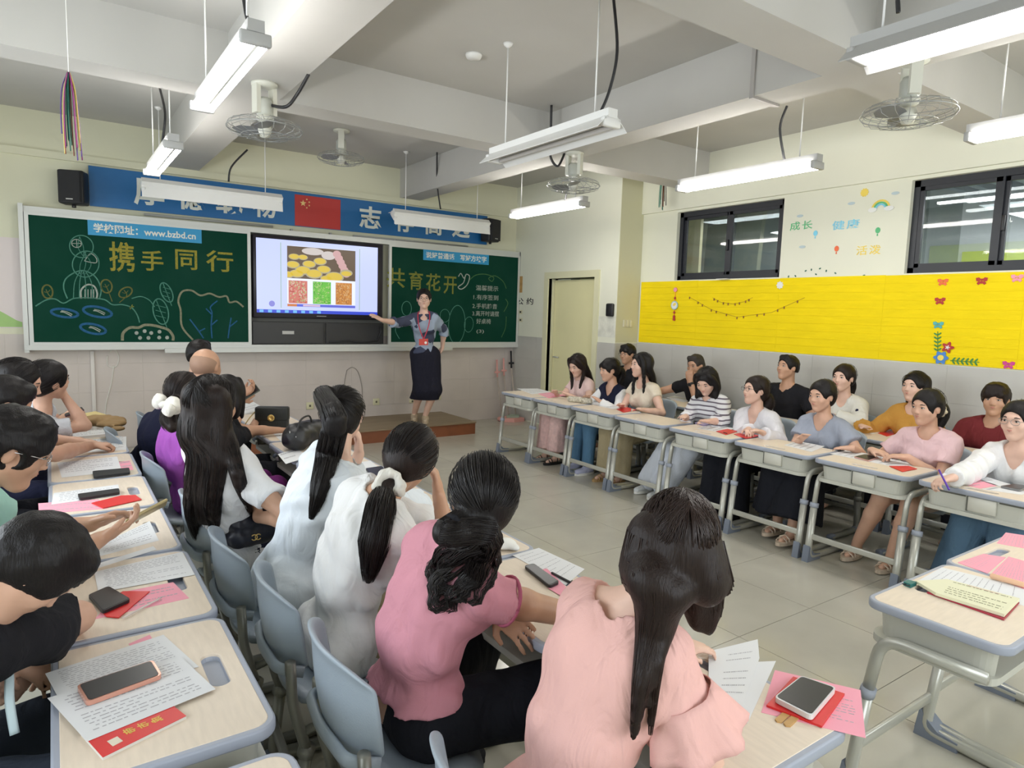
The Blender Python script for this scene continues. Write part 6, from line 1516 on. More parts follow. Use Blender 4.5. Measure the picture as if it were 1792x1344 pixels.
# purple top, white bow
H2 = onz(322, 690, 1.08)
c = person('woman in a bright purple top with a large white bow on her low ponytail', H2, 50, 8, (.66, 4.06, .50), 10, sk='mid', face=False, res=.017, hres=.010,
    top=dict(m=CL('bright_purple', (.42, .11, .50)), sleeve=.5, off=.016, wr=.009, neck=.058, hem=-.12), bottom=dict(m=CL('plum_trouser', (.14, .02, .13)), hipoff=-.006), shoes=dict(kind='shoe', m=BLACKC),
    hair=dict(style='pony', gather=(-.10, .0, -.03), near=90, m=M_HAIRB, tail=[onz(310, 700, 1.06), onz(302, 715, 1.03), onz(298, 735, .98), onz(302, 748, .95)], radii=(.03, .045, .045, .03), offc=.013))
for q, (px, py, r) in enumerate(((294, 700, .055), (318, 708, .060), (302, 706, .03), (312, 716, .042))):
    if q == 0: G = []
    p = onz(px, py, 1.06); G.append(E_(p + V3(-.045, -.03, 0), (r * .7, r, r * .8), None, .012))
lo, hi = bounds(G); F = Field(lo, hi, .006); F.run(G); F.wrinkle(.005, 110, 2); attach(F.mesh('bow', SCR_W), c['root'])
# dark haired sitter in black behind the long haired woman
H2b = onz(397, 690, 1.03)
c = person('dark haired sitter in black with forearm on the desk beside the flap bag', H2b, 55, 5, (.80, 4.50, .50), 4, sk='tan', face=False, res=.018, hres=.009,
    rh=onz(448, 735, .745), rhand=dict(d=V3(.9, .3, 0), n=UP), rpole=V3(-.1, -1, -.2), lh=V3(1.3, 4.65, .735),
    top=dict(m=BLACKC, sleeve=.6, off=.014, wr=.006), bottom=dict(m=DKTR), shoes=dict(kind='shoe', m=BLACKC), hair=dict(style='bob', len_=.12))
# bald man
H1 = onz(361, 643, 1.18)
c = person('bald man in a dark navy tee holding up a phone', H1, 45, 6, (.52, 4.95, .50), 12, male=True, sk='tan', face=False, res=.017, hres=.009, slouch=.10, hs=1.06,
    lh=onz(424, 694, .95), lhand=dict(vis=True, d=V3(.5, -.2, .5), n=V3(.6, .2, -.4), curl=.8), lpole=V3(0, .5, -1), rh=onz(418, 700, .93), rhand=dict(d=V3(.6, .2, .3), n=V3(.2, -.8, .3), curl=.7), rpole=V3(0, -.6, -1),
    top=dict(m=NAVY, sleeve=.6, off=.016, wr=.008, neck=.064), bottom=dict(m=DKTR), shoes=dict(kind='shoe', m=BLACKC), hair=dict(style='bald', m=mat('shaved_hair', (.33, .20, .135), .6)))
H0 = onz(349, 622, 1.19)
c = person('black haired man in dark clothes mostly hidden behind the bald man', H0, 55, 4, (.80, 5.60, .50), 8, male=True, sk='mid', face=False, res=.02, hres=.009,
    top=dict(m=BLACKC, sleeve=.6), bottom=dict(m=DKTR), shoes=dict(kind='shoe', m=BLACKC), hair=dict(style='short', nape=-.05))

# --- left row
H5l = onz(58, 995, 1.02)
c = person('person in black tee with deeply bowed head in the lower left corner', H5l, 2, 62, (-.38, 1.84, .50), 24, male=True, sk='mid', slouch=.06, face=False, hres=.009, res=.014, neckpt=(-.165, 1.90, .925), hs=.90,
    relb=onz(136, 1080, .762), rh=onz(62, 1140, .63), rhand=dict(vis=True, d=V3(-.45, -.25, -.6), n=V3(.3, -.8, .3), curl=.6, side=-1), lh=V3(-.12, 2.10, .66), lpole=V3(-.3, 1, -.3),
    rknee=V3(-.03, 1.62, .55), lknee=V3(-.03, 1.98, .50),
    top=dict(m=BLACKC, sleeve=.70, off=.018, wr=.006, neck=.030, neckdrop=-.02, extra=[C_(V3(-.165, 1.90, .925), V3(-.165, 1.90, .925).lerp(H5l, .42), .086, .078, .03)]), bottom=dict(m=CL('dark_slate_trouser', (.030, .038, .055))), shoes=dict(kind='shoe', m=BLACKC), hair=dict(style='short', near=200, nape=-.16, offc=.016, res=.007, side_open=False, locks=[([onz(22, 990, 1.0), onz(48, 1012, .99)], (.074, .066)), ([onz(0, 985, .98), onz(20, 1010, .96)], (.06, .06))]))
mb = MB(); mb.tube(smooth_path([onz(12, 1132, .80), onz(16, 1180, .76), onz(17, 1230, .72), onz(26, 1285, .66)], 5), .009, 6, flat=.25); attach(mb.build('lanyard', mat('pale_blue_strap', (.50, .62, .66), .6)), c['root'])
MINT = CL('mint_shirt', (.36, .60, .52))
H4l = onz(20, 788, 1.14)
c = person('man with thin glasses in a mint shirt looking down at his phone', H4l, 2, 26, (-.38, 2.58, .50), -2, male=True, sk='tan', hres=.0045, res=.014, slouch=.06, hs=1.0, neckpt=(-.23, 2.56, 1.01),
    rh=onz(172, 945, .79), rhand=dict(vis=True, d=V3(.75, .1, .30), n=V3(.3, -.3, -.9), curl=.5, side=-1), rpole=V3(.2, -.7, -.8), lh=onz(158, 918, .79), lhand=dict(vis=True, d=V3(.8, -.1, .25), n=V3(0, .5, .8), curl=.55), lpole=V3(.2, .8, -.8),
    top=dict(m=MINT, sleeve=.55, off=.016, wr=.006, neck=.064, res=.009), bottom=dict(m=DKTR), shoes=dict(kind='shoe', m=BLACKC), hair=dict(style='short', near=220, nape=-.055, offc=.020, res=.006, bangs=True))
glasses(c, mat('silver_wire', (.6, .6, .6), .25, .9))
c = person('hidden sitter in dark clothes with a closed fist on the printed sheet', onz(12, 705, 1.10), 5, 30, (-.42, 3.98, .50), 0, male=True, sk='tan', face=False, res=.018, hres=.009,
    rh=onz(158, 780, .745), rhand=dict(vis=True, d=V3(.9, .1, -.02), n=UP, curl=1.15, fat=.001), rpole=V3(.2, -1, -.1), lh=onz(110, 770, .745), lhand=dict(d=V3(.9, 0, 0), n=UP, curl=.6), lpole=V3(0, 1, 0),
    top=dict(m=BLACKC, sleeve=.7, off=.02), bottom=dict(m=DKTR), shoes=dict(kind='shoe', m=BLACKC), hair=dict(style='short'))
mb = MB(); w_ = c['J']['wL']; mb.tube([w_ + V3(-.04, 0, 0), w_ + V3(-.015, 0, 0)], .038, 14); attach(mb.build('watch', mat('dark_slate_strap', (.04, .05, .08), .5)), c['root'])
H1l = onz(32, 672, 1.13)
c = person('woman with long black hair at the left picture edge looking down', H1l, 352, 18, (-.45, 4.60, .50), 0, sk='mid', hres=.0075, res=.016, hs=1.06,
    rh=onz(112, 730, .80), rhand=dict(vis=True, d=V3(.7, .2, .3), n=V3(0, -.6, .6), curl=.7), rpole=V3(0, -.7, -1), lh=V3(.12, 4.75, .74),
    top=dict(m=CL('pale_aqua', (.55, .66, .64)), sleeve=.5), bottom=dict(m=NAVY), shoes=dict(kind='shoe', m=BLACKC), hair=dict(style='long', near=90, len_=.22, fronts=False, width=.08))
H2l = onz(86, 667, 1.10)
c = person('woman in a pale grey sleeveless top resting her cheek on her fist', H2l, 25, -4, (-.30, 5.25, .50), 5, sk='mid', hres=.0075, res=.016, hs=1.06, hroll=-14,
    rh=onz(112, 692, 1.0), rhand=dict(vis=True, d=V3(-.35, -.1, .9), n=V3(.8, -.5, .2), curl=1.1), rpole=V3(.9, 0, -.8), lh=onz(110, 735, .75), lpole=V3(.1, .5, -.8),
    top=dict(m=CL('pale_grey_knit', (.56, .58, .62)), sleeve=.62, off=.016), bottom=dict(m=NAVY), shoes=dict(kind='shoe', m=BLACKC), hair=dict(style='bun', gather=(-.10, 0, -.03), near=80, m=M_HAIR))
for (x, y, lab) in ((-.46, 1.80, 'grey blue school chair under the bowed sitter in black, lower left'), (-.46, 2.58, 'grey blue school chair under the man in the mint shirt'), (-.48, 3.98, 'grey blue school chair under the hidden sitter of the left row'), (-.50, 4.60, 'grey blue school chair under the long haired woman at the left edge'), (-.36, 5.25, 'grey blue school chair under the woman resting her cheek')):
    chair_at(x, y, -90, lab, 'chairs in the left row')

# --- front right row
def R(px, py, x=4.72): return onx(px, py, x)
seats = []
def rowp(lab, px, py, hy, hp, dy=0., hx_=4.72, px_=4.84, by=180, **k):
    Hh = onx(px, py, hx_); yy = Hh.y + dy; seats.append((px_, yy)); k.setdefault('res', .017); k.setdefault('hres', .0068); k['top'].setdefault('res', .012); k['bottom'].setdefault('res', .015); k.setdefault('slouch', .03)
    kx = px_ - .42
    if 'hair' in k and k['hair'].get('style') != 'short': k['hair'].setdefault('near', 45); k['hair'].setdefault('res', .007)
    k.setdefault('lknee', V3(kx, yy - .09, .475)); k.setdefault('rknee', V3(kx, yy + .09, .475))
    return person(lab, Hh, hy, hp, (px_, yy, .49), by, **k)
PK1 = CL('pale_pink_print', (.68, .46, .44), var=.15, vscale=30); 
c = rowp('woman in pale pink dress looking down, farthest in the front right row', 1010, 640, 190, 22, sk='fair', rh=V3(4.50, 5.62, .74), lh=V3(4.52, 5.40, .74),
    top=dict(m=CL('pale_pink_silk', (.74, .55, .52)), sleeve=.4, neck=.052), bottom=dict(m=PK1, wide=.05, length=.86), shoes=dict(kind='sandal', m=CL('black_leather', (.02, .02, .02), rough=.4)),
    hair=dict(style='long', len_=.22, width=.06, m=M_HAIRB, fronts=True))
c = rowp('woman in a navy vest over white sleeves and blue jeans, dark ponytail', 1066, 648, 165, 6, sk='mid', rh=V3(4.5, 5.1, .74), lh=V3(4.5, 4.9, .74),
    top=dict(m=NAVY, sleeve=0, off=.018, neckdrop=.03, vneck=.05), bottom=dict(m=JEANS, wide=.0), shoes=dict(kind='shoe', m=CL('lavender_shoe', (.48, .50, .68)), sole=WHT), hair=dict(style='pony', gather=(-.10, 0, -.02), len_=.2, bangs=True))
for sd in 'LR':
    S_, E_l, W_ = c['S'][sd], c['J']['e' + sd], c['J']['w' + sd]; G = [C_(S_, E_l, .066, .062, .02), C_(E_l, W_, .060, .040, .02, clip=True)]
    lo, hi = bounds(G); F = Field(lo, hi, .011); F.run(G); F.wrinkle(.004, 80, 5); attach(F.mesh('sleeve', WHITE_T), c['root'])
mb = MB(); mb.tube([c['Cc'] + c['sf'] * .125 + UP * .03, c['mid'] + c['sf'] * .13], .004, 6); attach(mb.build('zip', mat('silver_zip', (.5, .5, .5), .3, .8)), c['root'])
c = rowp('woman in a cream cap sleeve top with long straight black hair looking at the screen', 1122, 640, 160, -2, sk='fair', rh=V3(4.5, 4.6, .74), lh=V3(4.5, 4.3, .74),
    top=dict(m=CREAM, sleeve=.35, puff=.006, neck=.060), bottom=dict(m=KHAKI, wide=.045), shoes=dict(kind='sandal', m=CL('tan_leather', (.40, .26, .12))), hair=dict(style='long', len_=.28, width=.06, fronts=True))
STR = mat('striped_knit', (.66, .66, .68), .85); nt = STR.node_tree; tcn = nt.nodes.new('ShaderNodeTexCoord'); wv = nt.nodes.new('ShaderNodeTexWave'); wv.bands_direction = 'Z'; wv.inputs['Scale'].default_value = 8.3; wv.inputs['Distortion'].default_value = .6; wv.inputs['Detail'].default_value = 0
cr = nt.nodes.new('ShaderNodeValToRGB'); cr.color_ramp.interpolation = 'CONSTANT'; cr.color_ramp.elements[0].color = (.13, .11, .14, 1); cr.color_ramp.elements[1].position = .22; cr.color_ramp.elements[1].color = (.68, .68, .70, 1)
nt.links.new(tcn.outputs['Object'], wv.inputs['Vector']); nt.links.new(wv.outputs['Fac'], cr.inputs['Fac']); nt.links.new(cr.outputs['Color'], nt.nodes['Principled BSDF'].inputs['Base Color'])
c = rowp('woman in a white and grey striped knit top with a black bob looking down', 1236, 668, 195, 30, sk='fair', rh=V3(4.42, 3.75, .76), lh=V3(4.42, 3.5, .76),
    top=dict(m=STR, sleeve=1.5, puff=.006, neck=.056, off=.016), bottom=dict(m=WHTR, wide=.05), shoes=dict(kind='shoe', m=CL('white_shoe', (.66, .68, .68)), sole=WHT), lank=V3(4.40, 3.95, .09), rank=V3(4.44, 4.15, .09), hair=dict(style='bob', len_=.13, bangs=False))
c = rowp('woman in white v neck cardigan with glasses and long curly ponytail', 1322, 684, 160, -6, sk='fair', rh=V3(4.47, 3.15, .745), lh=V3(4.42, 2.98, .745), rhand=dict(vis=True, d=V3(-.6, -.5, 0), n=UP, curl=.7),
    top=dict(m=CL('white_cardigan', (.66, .65, .68)), sleeve=2, puff=.03, off=.018, vneck=.07, neck=.058), bottom=dict(m=DKTR, wide=.07), shoes=dict(kind='shoe', m=BLACKC), hair=dict(style='pony', gather=(-.085, 0, -.05), len_=.36, radii=(.03, .05, .045, .03), wave=.0, m=M_HAIRB))
glasses(c, mat('thin_dark_wire', (.06, .05, .05), .3, .6))
c = rowp('woman in a grey blue short sleeve blouse with her hair in a low bun', 1438, 694, 172, 4, sk='mid', rh=V3(4.50, 2.72, .74), lh=V3(4.52, 2.35, .74), lhand=dict(d=V3(-.3, .8, -.1), n=UP),
    top=dict(m=CL('grey_blue_linen', (.32, .35, .42)), sleeve=.55, puff=.012, off=.018, neckdrop=.04, vneck=.03, neck=.066), bottom=dict(m=DKTR, kind='trousers', wide=.11, length=.80, off=.03), lank=V3(4.30, 2.62, .11), rank=V3(4.40, 2.80, .11),
    shoes=dict(kind='sandal', m=CL('pale_beige_leather', (.56, .46, .36))), hair=dict(style='bun', gather=(-.095, 0, -.015)))
c = rowp('woman in light pink tee with bare legs and a cream hair band', 1622, 714, 166, 4, sk='mid', rh=V3(4.52, 2.22, .75), lh=V3(4.50, 1.98, .75), rhand=dict(d=V3(-.2, -.8, 0), n=UP, curl=.5), lhand=dict(d=V3(-.4, .7, 0), n=UP, curl=.5, vis=True),
    top=dict(m=CL('light_pink_cotton', (.74, .52, .54)), sleeve=.62, off=.017, neck=.060, wr=.006, res=.009), bottom=dict(m=CL('pale_shorts', (.5, .42, .36)), kind='shorts', length=.55), shoes=dict(kind='sandal', m=CL('pale_beige_leather', (.56, .46, .36))), lank=V3(4.45, 2.00, .095), rank=V3(4.47, 2.24, .095), wide=1.05,
    hair=dict(style='pony', gather=(-.11, 0, -.02), len_=.16, m=M_HAIR, scr=dict(kind='scrunchie', m=CL('cream_scrunchie', (.66, .58, .42), bump=.6), big=1.0)))
c = rowp('woman in white cardigan and jeans holding a purple pen at the right picture edge', 1782, 738, 172, 2, sk='fair', hx_=4.70, rh=onz(1668, 836, .77), rhand=dict(vis=True, d=V3(-.7, .4, -.2), n=V3(-.1, .2, .9), curl=.9), lh=V3(4.42, 1.10, .745), rpole=V3(.2, .4, -.6), lpole=V3(.2, -.5, -.6), 
    top=dict(m=WHITE_T, sleeve=2, puff=.02, off=.018, vneck=.06, neckdrop=.04, neck=.068, wr=.006, res=.009), bottom=dict(m=JEANS2, wide=.05), shoes=dict(kind='shoe', m=CL('white_shoe', (.66, .68, .68))), lank=V3(4.28, 1.28, .09), rank=V3(4.38, 1.62, .09), hair=dict(style='lowpony', gather=(-.09, 0, -.03), len_=.2))
glasses(c, mat('grey_wire', (.3, .3, .3), .3, .8))
mb = MB(); p0 = c['J']['wR'] + V3(-.09, .02, -.01); mb.tube([p0 + V3(.03, .03, .05), p0 + V3(-.05, -.06, -.03)], .005, 8); tag(mb.build('pen', mat('purple_pen', (.10, .03, .38), .4)), 'purple pen in the hand of the woman at the right picture edge', 'pen')
for k, (x, y) in enumerate(seats):
    chair_at(x + .02, y, 90, ['chair of the pale pink dress', 'chair of the navy vest', 'chair of the cream top', 'chair of the striped knit', 'chair of the curly ponytail', 'chair of the grey blue blouse', 'chair of the light pink tee', 'chair of the pen holder'][k].replace('chair of', 'grey blue school chair under the woman with') , 'chairs in the front right row')

# --- back right row
seats.clear()
def rowb(lab, px, py, hy, hp, **k):
    k.setdefault('res', .020); k.setdefault('hres', .008); k['top'].setdefault('res', .014); k['bottom'].setdefault('res', .022); return rowp(lab, px, py, hy, hp, hx_=5.68, px_=5.80, **k)
c = rowb('sitter with glasses in black, half hidden beside the long haired woman in cream', 1098, 620, 185, 4, male=True, sk='tan', top=dict(m=BLACKC, sleeve=.5), bottom=dict(m=DKTR), hair=dict(style='short', bangs=True)); glasses(c, M_CABLE)
c = rowb('man with crew cut and dark watch holding his fist to his mouth', 1217, 640, 185, 10, male=True, sk='tan', lh=onx(1207, 668, 5.52), lhand=dict(vis=True, d=V3(-.1, .1, 1), n=V3(-.8, -.5, .1), curl=1.2), lpole=V3(-.3, -.5, -.9), rh=V3(5.40, 5.15, .745), rhand=dict(d=V3(-.9, .2, 0), n=UP, curl=.4), rpole=V3(0, .9, -.3),
    top=dict(m=BLACKC, sleeve=.55), bottom=dict(m=DKTR), hair=dict(style='short', offc=.006, nape=-.02, m=mat('crew_cut', (.03, .024, .02), .7)))
mb = MB(); w_, e_ = c['J']['wL'], c['J']['eL']; d_ = (w_ - e_).normalized(); mb.tube([w_ - d_ * .045, w_ - d_ * .02], .036, 14); mb.rbox(-.018, .018, -.02, .02, -.004, .006, .003, M=Matrix.Translation(w_ - d_ * .032 + V3(-.033, -.01, 0)) @ Matrix.Rotation(pi / 2, 4, 'Y')); attach(mb.build('watch', M_BLACKP), c['root'])
c = rowb('upright man in a black tee against the grey wall tiles', 1378, 644, 168, -8, male=True, sk='tan', wide=1.05, top=dict(m=BLACKC, sleeve=.55), bottom=dict(m=DKTR), hair=dict(style='short', offc=.009, nape=-.03))
c = rowb('woman in white shirt with a navy patch on the sleeve', 1476, 662, 178, 0, sk='fair', lh=V3(5.48, 3.05, .80), lhand=dict(vis=True, d=V3(-.3, .5, -.4), n=V3(-.8, 0, .4), curl=.9), lpole=V3(.3, -1, -.2),
    top=dict(m=CL('white_shirt_cloth', (.64, .63, .58)), sleeve=1.85, puff=.018, off=.020, vneck=.04), bottom=dict(m=DKTR), hair=dict(style='pony', gather=(-.09, 0, -.04), len_=.12, m=M_HAIRB))
mb = MB(); e_ = c['S']['L'].lerp(c['J']['eL'], .45); mb.ball(e_ + V3(-.058, -.02, 0), (.012, .022, .030)); mb.ball(e_ + V3(-.058, -.005, .035), (.010, .014, .016)); attach(mb.build('sleeve_patch', NAVY), c['root'])
c = rowb('woman in a mustard shirt with long dark hair behind the light pink tee', 1600, 678, 172, -2, sk='fair', rh=V3(5.45, 2.78, .76), rhand=dict(d=V3(-.3, -.7, 0), n=UP), top=dict(m=CL('mustard_cloth', (.50, .26, .055)), sleeve=1.9, puff=.015, off=.018), bottom=dict(m=DKTR), hair=dict(style='long', len_=.16, fronts=False))
c = rowb('short haired person in a maroon sweatshirt in the back right row', 1742, 700, 190, 2, male=True, sk='tan', top=dict(m=CL('maroon_fleece', (.15, .022, .025)), sleeve=1.95, off=.02), bottom=dict(m=DKTR), hair=dict(style='short', bangs=True, offc=.016, m=M_HAIRB))
for k, (x, y) in enumerate(seats):
    chair_at(x + .02, y, 90, 'grey blue school chair under the ' + ['half hidden sitter with glasses', 'man with the crew cut', 'upright man in the black tee', 'woman with the navy sleeve patch', 'woman in mustard', 'sitter in maroon'][k], 'chairs in the back right row')
# ------------------------------------------------------------------ things on the desks
DZT = DH + .001
M_PAPER = mat('printed_paper', (.74, .75, .76), .7); M_PINKS = mat('pink_sheet', (.86, .36, .45), .7); M_REDB = mat('red_booklet', (.66, .025, .025), .4)
M_PRINT = mat('grey_print', (.42, .42, .44), .8); M_GOLD = mat('gold_print', (.70, .45, .08), .4); M_PHB = mat('phone_glass', (.010, .010, .012), .32); M_INNER = mat('booklet_pages', (.72, .70, .66), .7)
def quad_uv(C, u, v): return (C[0] * (1 - u) + C[1] * u) * (1 - v) + (C[3] * (1 - u) + C[2] * u) * v
def slab(nm, px, z, th, m, lab=None, cat=None, parent=None, group=None, r=0., top=None):
    """thin thing lying on a desk, outline read as pixels on the plane z"""
    C = [onz(x, y, z) for x, y in px]; n0 = len(C)
    if r > 0:
        P = []; 
        for k in range(n0):
            a, b, c_ = C[k - 1], C[k], C[(k + 1) % n0]; s_ = b + (a - b).normalized() * r; e_ = b + (c_ - b).normalized() * r
            for t in np.linspace(0, 1, 5): P.append((1 - t) ** 2 * s_ + 2 * t * (1 - t) * b + t * t * e_)
    else: P = C
    n = len(P); mb = MB(); vs = [p.copy() for p in P] + [p + UP * th for p in P]
    mb.add(vs, [tuple(range(n))[::-1], tuple(range(n, 2 * n))] + [(k, (k + 1) % n, n + (k + 1) % n, n + k) for k in range(n)])
    o = mb.build(nm, m, parent)
    if lab: tag(o, lab, cat, group)
    return o, [p + UP * th for p in C]
def printing(o, C, rows=14, seed=1, m=None, u0=.08, u1=.92, v0=.08, v1=.92, hgt=.24, blocks=True):
    r = np.random.default_rng(seed); mb = MB(); z = UP * .0004
    for k in range(rows):
        v = v0 + (v1 - v0) * k / rows; u = u0 + r.uniform(0, .04); end = u1 - (r.uniform(0, .5) if r.random() < .3 else 0)
        if blocks and r.random() < .12: continue
        while u < end:
            w = r.uniform(.015, .07); h = (v1 - v0) / rows * hgt
            q = [quad_uv(C, u, v) + z, quad_uv(C, min(u + w, u1), v) + z, quad_uv(C, min(u + w, u1), v + h) + z, quad_uv(C, u, v + h) + z]
            mb.add(q, [(0, 1, 2, 3)]); u += w + r.uniform(.008, .03)
    p = mb.build('print', m or M_PRINT, o); p['kind'] = 'stuff'
def paper(px, lab, z=DZT, pr=14, seed=1, m=None, group=None, cat='paper', th=.0006, **k):
    o, C = slab('paper_sheet', px, z, th, m or M_PAPER, lab, cat, group=group)
    if pr: printing(o, C, pr, seed, **k)
    return o
def phone(px, lab, z=DZT + .002, th=.009, case=None, r=.012, screen=True):
    o, C = slab('phone', px, z, th, case or M_BLACKP, lab, 'phone', r=r); cen = sum(C, Vector()) / 4
    if screen:
        n = []; 
        for p in C: n.append(cen + (p - cen) * .93)
        mb = MB(); P = []
        for k in range(4):
            a, b, c_ = n[k - 1], n[k], n[(k + 1) % 4]; s_ = b + (a - b).normalized() * r * .8; e_ = b + (c_ - b).normalized() * r * .8
            for t in np.linspace(0, 1, 5): P.append((1 - t) ** 2 * s_ + 2 * t * (1 - t) * b + t * t * e_)
        m_ = len(P); mb.add([p + UP * .0002 for p in P] + [p + UP * .0010 for p in P], [tuple(range(m_))[::-1], tuple(range(m_, 2 * m_))] + [(k, (k + 1) % m_, m_ + (k + 1) % m_, m_ + k) for k in range(m_)]); mb.build('screen', M_PHB, o)
    return o
def pen(a, b, m, lab, z=DZT + .006, r=.0045):
    A, B = onz(*a, z), onz(*b, z); mb = MB(); mb.tube([A, A.lerp(B, .04), A.lerp(B, .88), B], [r * .6, r, r, r * .25], 8); return tag(mb.build('pen', m), lab, 'pen')
# left row
paper([(225, 1127), (262, 1111), (268, 1120), (232, 1136)], 'small pink sheet peeking out above the white sheets on the nearest left desk', pr=0, m=M_PINKS)
paper([(79, 1179), (286, 1111), (348, 1167), (110, 1236)], 'white printed sheet lying under another on the nearest left desk', z=DZT + .001, pr=16, seed=3)
bk_, C = slab('booklet', [(142, 1288), (298, 1236), (326, 1258), (180, 1331)], DZT, .006, M_INNER, 'bright red booklet with gold characters on the nearest left desk', 'booklet')
mb = MB(); mb.add([p + UP * .0002 for p in C] + [p + UP * .0012 for p in C], [(3, 2, 1, 0), (4, 5, 6, 7), (0, 1, 5, 4), (1, 2, 6, 5), (2, 3, 7, 6), (3, 0, 4, 7)]); cv = mb.build('cover', M_REDB, bk_)
for k, ch in enumerate(('帝', '市', '成')):
    p = quad_uv(C, .40 + k * .16, .56); ex = (C[1] - C[0]).normalized(); ey = (C[0] - C[3]).normalized(); M_ = Matrix((( -ey.x, -ex.x, 0, p.x), (-ey.y, -ex.y, 0, p.y), (0, 0, 1, p.z + .0016), (0, 0, 0, 1)))
    text('gold_character', ch, .02, M_, M_GOLD, cv, bold=.0004, extrude=.0003, fit=(-.011, -.011, .022, .022))
q = [quad_uv(C, u, v) + UP * .0018 for u, v in ((.14, .60), (.26, .58), (.27, .82), (.15, .84))]; mb = MB(); mb.add(q, [(0, 1, 2, 3)]); mb.build('cover_sticker', mat('cream_sticker', (.74, .68, .55), .6), cv)
o = paper([(83, 1222), (317, 1150), (377, 1206), (152, 1298)], 'white printed sheet on top, under the rose cased phone on the nearest left desk', z=DZT + .008, pr=13, seed=5)
phone([(134, 1207), (268, 1162), (284, 1188), (152, 1237)], 'black phone in a rose gold clear case on the nearest left desk', z=DZT + .010, th=.011, case=mat('rose_gold_case', (.72, .36, .27), .2, .5))
paper([(165, 1001), (319, 966), (341, 1006), (172, 1037)], 'white printed sheet with a grey picture on the second left desk', z=DZT + .002, pr=12, seed=8)
paper([(211, 1037), (303, 1019), (331, 1047), (165, 1084)], 'pink sheet under the red folder on the second left desk', pr=6, seed=2, m=M_PINKS)
slab('folder', [(170, 1062), (215, 1036), (262, 1036), (208, 1082), (186, 1080)], DZT + .002, .003, M_REDB, 'thin red folder under the black phone on the second left desk', 'folder')
phone([(154, 1046), (190, 1030), (229, 1053), (180, 1075)], 'plain black phone lying face up on the second left desk', z=DZT + .006)
pen((214, 1082), (284, 1045), mat('clear_pen', (.62, .55, .52), .2), 'slim clear pen on the pink sheet of the second left desk', z=DZT + .006, r=.003)
paper([(185, 948), (262, 912), (278, 946), (165, 976)], 'white printed sheet under the hands holding the gold phone', pr=8, seed=4); paper([(160, 990), (268, 956), (274, 962), (166, 996)], 'narrow white sheet edge below the hands on the third left desk', pr=0)
paper([(94, 863), (207, 848), (211, 867), (90, 883)], 'white printed sheet under the black phone on the fourth left desk', z=DZT + .001, pr=6, seed=9)
paper([(67, 881), (172, 874), (190, 890), (68, 900)], 'pink printed sheet on the fourth left desk', pr=4, m=M_PINKS, seed=10)
slab('folder', [(160, 881), (212, 868), (237, 867), (248, 875), (180, 890)], DZT + .002, .003, M_REDB, 'flat red folder on the fourth left desk', 'folder')
phone([(136, 868), (208, 858), (210, 865), (139, 876)], 'long black phone case on the white sheet of the fourth left desk', z=DZT + .004, th=.011, screen=False)
paper([(100, 810), (205, 799), (213, 824), (108, 836)], 'white printed sheet on the fifth left desk', z=DZT + .001, pr=7, seed=12); paper([(208, 809), (227, 806), (234, 822), (213, 824)], 'small pink slip on the fifth left desk', pr=2, m=M_PINKS)
phone([(162, 828), (226, 822), (228, 830), (164, 838)], 'long black phone case on the fifth left desk', z=DZT + .004, th=.012, screen=False)
paper([(150, 770), (221, 764), (221, 787), (154, 792)], 'white printed sheets beside the fist on the sixth left desk', pr=5, seed=14); paper([(108, 759), (198, 749), (203, 758), (108, 767)], 'white sheet with a pink edge on the farthest left desk', pr=3, seed=15)
slab('envelope', [(124, 733), (167, 725), (189, 732), (151, 750)], DZT + .004, .025, mat('pale_yellow_paper', (.62, .50, .22), .7), 'pale yellow paper envelope on the farthest left desk', 'envelope')
G = [E_(onz(178, 735, .74), (.13, .10, .035), None, .02), E_(onz(195, 740, .73), (.10, .12, .03), None, .02), E_(onz(207, 750, .72), (.05, .05, .02), None, .02)]
lo, hi = bounds(G); F = Field(lo, hi, .012); F.run(G); F.wrinkle(.012, 60, 3); F.plane((0, 0, DZT), (0, 0, -1)); tag(F.mesh('bag', mat('kraft_brown', (.30, .19, .08), .7)), 'crumpled brown bag at the far end of the left row', 'bag')
# phones in hands
def held_phone(p, w, l, fx_, up_, m, lab, screen=M_PHB):
    fx_ = Vector(fx_).normalized(); n = Vector(up_); n = (n - n.dot(fx_) * fx_).normalized(); sd = fx_.cross(n); M_ = Matrix((fx_, sd, n)).transposed().to_4x4(); M_.translation = p
    mb = MB(); mb.rbox(-l / 2, l / 2, -w / 2, w / 2, -.005, .005, .004, M=M_); o = tag(mb.build('phone', m), lab, 'phone'); mb = MB(); mb.box(-l / 2 + .004, l / 2 - .004, -w / 2 + .004, w / 2 - .004, .0051, .0058, M=M_); mb.build('screen', screen, o)
held_phone(onz(256, 897, .84), .072, .15, onz(284, 881, .86) - onz(229, 910, .82), (-.3, .6, 1), mat('gold_case', (.45, .36, .18), .35, .3), 'gold phone held by the man in the mint shirt', mat('gold_back', (.38, .32, .17), .4))
held_phone(onz(436, 687, .98), .07, .14, (.8, -.1, .5), (-.4, -.6, .5), mat('dark_green_case', (.10, .12, .09), .4), 'phone held up by the bald man')
held_phone(onz(126, 722, .83), .07, .14, (.9, .1, .3), (-.3, -.2, 1), mat('dark_plum_case', (.06, .02, .04), .4), 'dark phone held by the long haired woman at the left edge')
